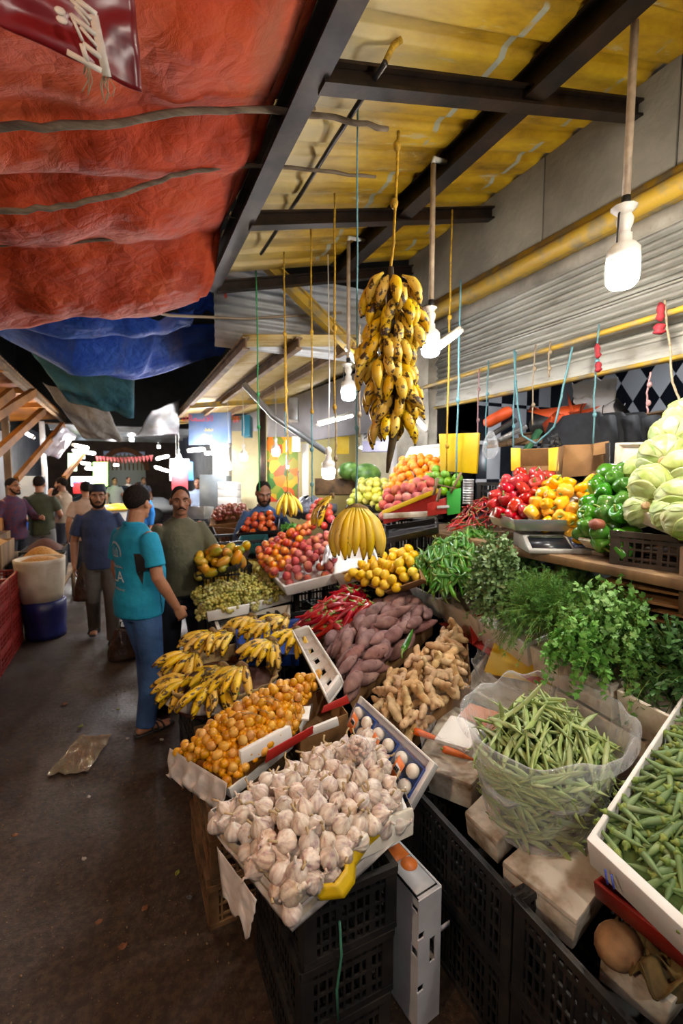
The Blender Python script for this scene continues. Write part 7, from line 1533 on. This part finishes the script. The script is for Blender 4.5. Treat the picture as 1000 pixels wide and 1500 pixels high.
# trays between the peaches and the vendor
quadbox('foam_tray', 'dark tray of tomatoes beyond the peaches', 'tray', QD((345, 782, 4.65), (408, 776, 4.5), (410, 757, 4.9), (362, 757, 5.1)), .07, .015, m_black)
quadbox('blue_tray', 'teal tray between the mangoes and the peaches', 'tray', QD((345, 800, 4.3), (385, 796, 4.2), (392, 782, 4.5), (352, 784, 4.6)), .1, .015, mat('teal_tray', '1f5a5f'))
quadbox('carton', 'long open brown carton beyond the mangoes', 'carton', QD((325, 800, 4.6), (352, 805, 4.4), (358, 775, 4.9), (312, 772, 5.2)), .14, .008, m_card)
quadbox('carton', 'brown carton under the shallots', 'carton', QD((306, 770, 5.6), (358, 764, 5.4), (362, 742, 5.9), (312, 745, 6.2)), .2, .01, m_card)
quadbox('black_tray', 'black trays of bagged goods by the far counter', 'tray', QD((276, 790, 5.4), (318, 785, 5.2), (312, 770, 5.6), (276, 775, 5.8)), .12, .015, m_black)
for i, (x, y) in enumerate(((1.05, 4.6), (1.3, 5.3), (1.5, 5.9))):
    for z in (0, .4): bx_ = crate(x, y, z, .6, .55, .4, 0, m_card if i % 2 else None, f'{"brown" if i % 2 else "black"} crate under the far trays, {("near", "middle", "far")[i]} stack', 'crates under the far trays')
q4('white_cloths', [at(470, 828, d=3.35), at(494, 815, d=3.3), at(490, 796, d=3.6), at(478, 800, d=3.7)], -.03, mat('white_cloth', 'c9c7c9', rough=.8), 'white cloths bunched at the right end of the peach tray', 'cloth')
# ------------------------------------------------------------------ far lamps
for i, (u, v, d, r) in enumerate(((357, 667, 6.8, .05), (335, 680, 7.4, .045), (404, 660, 6.2, .05), (262, 668, 9, .05), (258, 680, 9.4, .05), (444, 612, 5.6, .04))):
    if i < 5: wire_bulb(at(u, v+8, d=d), 3.0, r, m_far, f'small lit bulb in the far right shops, {("first", "second", "third", "fourth", "fifth")[i]} from the man in blue')
for i, (a, b, da, db) in enumerate((((276, 660), (298, 658), 8.6, 8.6), ((310, 655), (334, 653), 8.2, 8.2), ((302, 664), (322, 662), 9, 9), ((230, 672), (246, 668), 10, 10), ((228, 684), (246, 690), 11, 11), ((108, 652), (128, 656), 9.5, 10), ((108, 660), (138, 664), 10, 10.5), ((120, 678), (132, 680), 11, 11), ((126, 686), (140, 687), 12, 12), ((167, 681), (174, 681), 16, 16), ((35, 632), (48, 640), 9, 9))):
    tube_lamp(at(*a, d=da), at(*b, d=db), m_far, ('lit tube lamp over the far right shops' if a[0] > 200 else 'lit tube lamp over the far left shops')+f', {("first","second","third","fourth","fifth","sixth","seventh","eighth","ninth","tenth","eleventh")[i]} counted from the sign', .03)
pole_lamp(-1.0, 1.4, 2.75, .06, m_bulb, 'lit bulb over the left side of the walkway') if False else None
for x, y, z, lab in ((-2.2, 6.2, 2.5, 'warm lit bulb under the left orange roof, nearest'), (-2.4, 9.8, 2.5, 'warm lit bulb under the left orange roof, farther')):
    wire_bulb(V((x, y, z)), 3.1, .06, em('lit_warm_bulb', (1, .68, .35), 240), lab)
# ------------------------------------------------------------------ litter on the ground
def foil(s, t):
    q = [at(68, 1136, z=.006), at(128, 1132, z=.006), at(165, 1076, z=.006), at(118, 1078, z=.006)]; p = bil(q, s, t); e = min(s, 1-s, t, 1-t); return p+V((.02*noise.noise((s*5, t*5, 1)), .03*noise.noise((s*5, t*5, 4)), .004+(.03*abs(noise.noise((s*13, t*13, 2)))+R.uniform(0, .016))*min(1, e*8)))
mf_ = Mt('crinkled_foil', .2, .97); mf_.col(S('ecd9bd')); mf_.bump(mf_.noise(55, None, 6, .8, 2), 1, .05)
tag(MB().grid(foil, 54, 54).build('foil_sheet', mf_.m, loc=at(115, 1105, z=0), smooth=False), 'crinkled sheet of shiny foil lying on the ground', 'foil')
m_lf, m_pl, m_pk = mat('leaf_scrap', '8a8a2a', S('5a6a22'), 9, .6), mat('paper_scrap', 'a89f98', rough=.8), mat('peel_scrap', '8a5a3a', S('5f4028'), 9, .8)
LI = [(95, 1031, m_pk, 'curled orange peel on the ground'), (173, 1039, m_lf, 'yellow-green leaf scrap on the ground near the turquoise man'), (118, 1064, m_lf, 'leaf scrap on the ground above the foil'), (130, 1167, m_pl, 'pale paper scrap on the ground below the foil'), (123, 1258, m_pl, 'crumpled white paper scrap in the middle of the ground'), (22, 1223, m_pk, 'small brown scrap at the left of the ground'), (180, 1386, m_pk, 'brown scrap on the dark ground near the crates'), (277, 1314, mat('grey_scrap', '4a5054'), 'grey plastic scrap beside the brown crates'), (268, 1155, m_pk, 'dark red scrap beside the brown crates'), (212, 1330, m_pk, 'small crumb of peel on the ground'), (260, 1278, m_lf, 'yellowish scrap beside the brown crates'), (262, 1130, m_lf, 'green leaf by the date crates'), (237, 1083, m_pl, 'white paper scrap by the sandal'), (187, 1082, m_pl, 'white filter scrap behind the sandal'), (240, 1170, m_branch, 'thin twig on the ground beside the date crates'), (118, 813, m_pl, 'white wrapper on the walkway by the blue bins'), (104, 845, m_pk, 'pink wrapper on the walkway'), (145, 1350, m_pk, 'orange crumb on the dark ground')]
for i, (u, v, m, lab) in enumerate(LI):
    rr = random.Random(i); r = rr.uniform(.008, .015)*(1+max(0, 1100-v)/300); p = at(u, v, z=.012)
    tag(MB().grid(lambda s, t: (r*2*(s-.5)*math.sin(PI*(.12+.8*t)), r*2.6*(t-.5), .3*r*math.sin(PI*s)+.5*r*noise.noise((s*3+i, t*3, i))), 8, 8).build('litter_scrap', m, solid=.0015), lab, 'litter').matrix_world = M.Translation(p) @ Euler((0, 0, rr.uniform(0, 6))).to_matrix().to_4x4()
mb = MB()
for i in range(420):
    p = V((R.uniform(-1.3, .3), R.uniform(1.3, 6), .004)); r = R.uniform(.002, .006); mb.ball(p, (r, r*R.uniform(.6, 1.6), r*.6), 5, 4)
tag(mb.build('ground_crumbs', mat('crumbs', '8a7358', S('5a4630'), 300, .9)), 'scattered crumbs and grit on the dirt ground', 'grit', None, 'stuff')
# cabbage scraps below the okra
tag(MB().ball((0, 0, 0), (.065, .055, .05), 18, 12).build('root_vegetable', mat('tan_root', 'a8845a', S('6a4a30'), 9, .8, bump=.8, bscale=30)), 'tan root vegetable in the dirty foam box below the okra', 'vegetable').location = at(905, 1385, z=.57)
for i, (u, v) in enumerate(((940, 1395), (965, 1430), (985, 1400), (955, 1370))):
    tag(MB().grid(lambda s, t: (.1*(s-.5), .14*(t-.5), .04*math.sin(s*9+i)*math.sin(t*7)), 14, 14).build('leaf_scrap', mat('dried_leaf', '7d6a3a', S('4a3d22'), 12, .8), solid=.002), f'withered leaf in the dirty foam box below the okra, {("left", "front", "right", "back")[i]} one', 'leaf').matrix_world = M.Translation(at(u, v, z=.56)) @ Euler((.3, .4, i)).to_matrix().to_4x4()

screen('shop_display', QD((250, 704, 11.2), (276, 704, 10.8), (276, 672, 10.8), (250, 672, 11.2)), 'dfe6ee', .5, 'lit white shop display left of the grey cabinet', 'display')  # emissive panel added to brighten the far right shops
screen('lit_shelf', QD((108, 672, 15), (124, 672, 15), (124, 660, 15), (108, 660, 15)), 'd8e8ff', 1.6, 'lit white shelf high in the far left shops', 'shelf')  # emissive panel added to brighten the far left
bx_at(263, 702, 9.6, .32, .45, .25, mat('red_bag', 'b5303a', S('c9525a'), 3, .5), 'shop_bag', 'red bag hanging over the far right counter', 'bag'); bx_at(272, 690, 9.7, .3, .4, .25, mat('blue_bag', '2f6ab8', S('4f8ad0'), 3, .5), 'shop_bag', 'blue bag hanging over the far right counter', 'bag')
rbox('cream_panel', 'cream lit wall panel behind the man in blue', 'panel', 340, 382, 632, 745, 8.2, mat('cream_panel', 'e3d7ae', S('d0c295'), 2, .7), .06)
rbox('white_fridge', 'white shop fridge right of the far fish counter', 'fridge', 316, 338, 652, 700, 9.4, m_white, .4)
bx_at(40, 742, 9.0, .7, 1.2, .05, mat('pale_blue_panel', 'b9c6d2', S('98a8b8'), 3, .6), 'wall_panel', 'pale blue panel behind the man in green', 'panel')
for i, (x, y, z0, z1, w, l, lab) in enumerate(((2.1, 3.2, 1.08, 1.44, .5, .5, 'oranges'), (1.95, 3.75, 1.08, 1.44, .5, .5, 'yellow apples'), (.75, 4.15, .75, 1.05, .45, .5, 'mangoes'), (1.05, 4.6, .8, 1.2, .6, .55, 'tomatoes'), (2.62, 2.3, 1.52, 1.78, .4, .8, 'red cartons behind the peppers'), (2.72, 1.5, 1.56, 1.78, .35, .7, 'upright foam box'))):
    crate(x, y, z0, w, l, z1-z0, 0, None, f'black crate directly under the {lab}', None)
lp = at(556, 845, d=3.1)
for z in (0, .32, .64): crate(lp.x+.05, lp.y+.1, z, .45, .5, .32, -.4, None, 'black crate in the stack under the lemons', 'crates under the lemons')
# ------------------------------------------------------------------ world and view
w = bpy.data.worlds.new('night'); sc.world = w; w.use_nodes = True
w.node_tree.nodes['Background'].inputs[0].default_value = (.55, .62, .8, 1); w.node_tree.nodes['Background'].inputs[1].default_value = .12
vs = sc.view_settings; vs.view_transform = 'Standard'; vs.look = 'None'; vs.gamma = 1; vs.exposure = EXPO; vs.use_curve_mapping = False
sc.cycles.sample_clamp_indirect = 5; sc.cycles.max_bounces = 7; sc.cycles.transparent_max_bounces = 16; sc.cycles.caustics_reflective = False; sc.cycles.caustics_refractive = False
sc.cycles.use_denoising = True
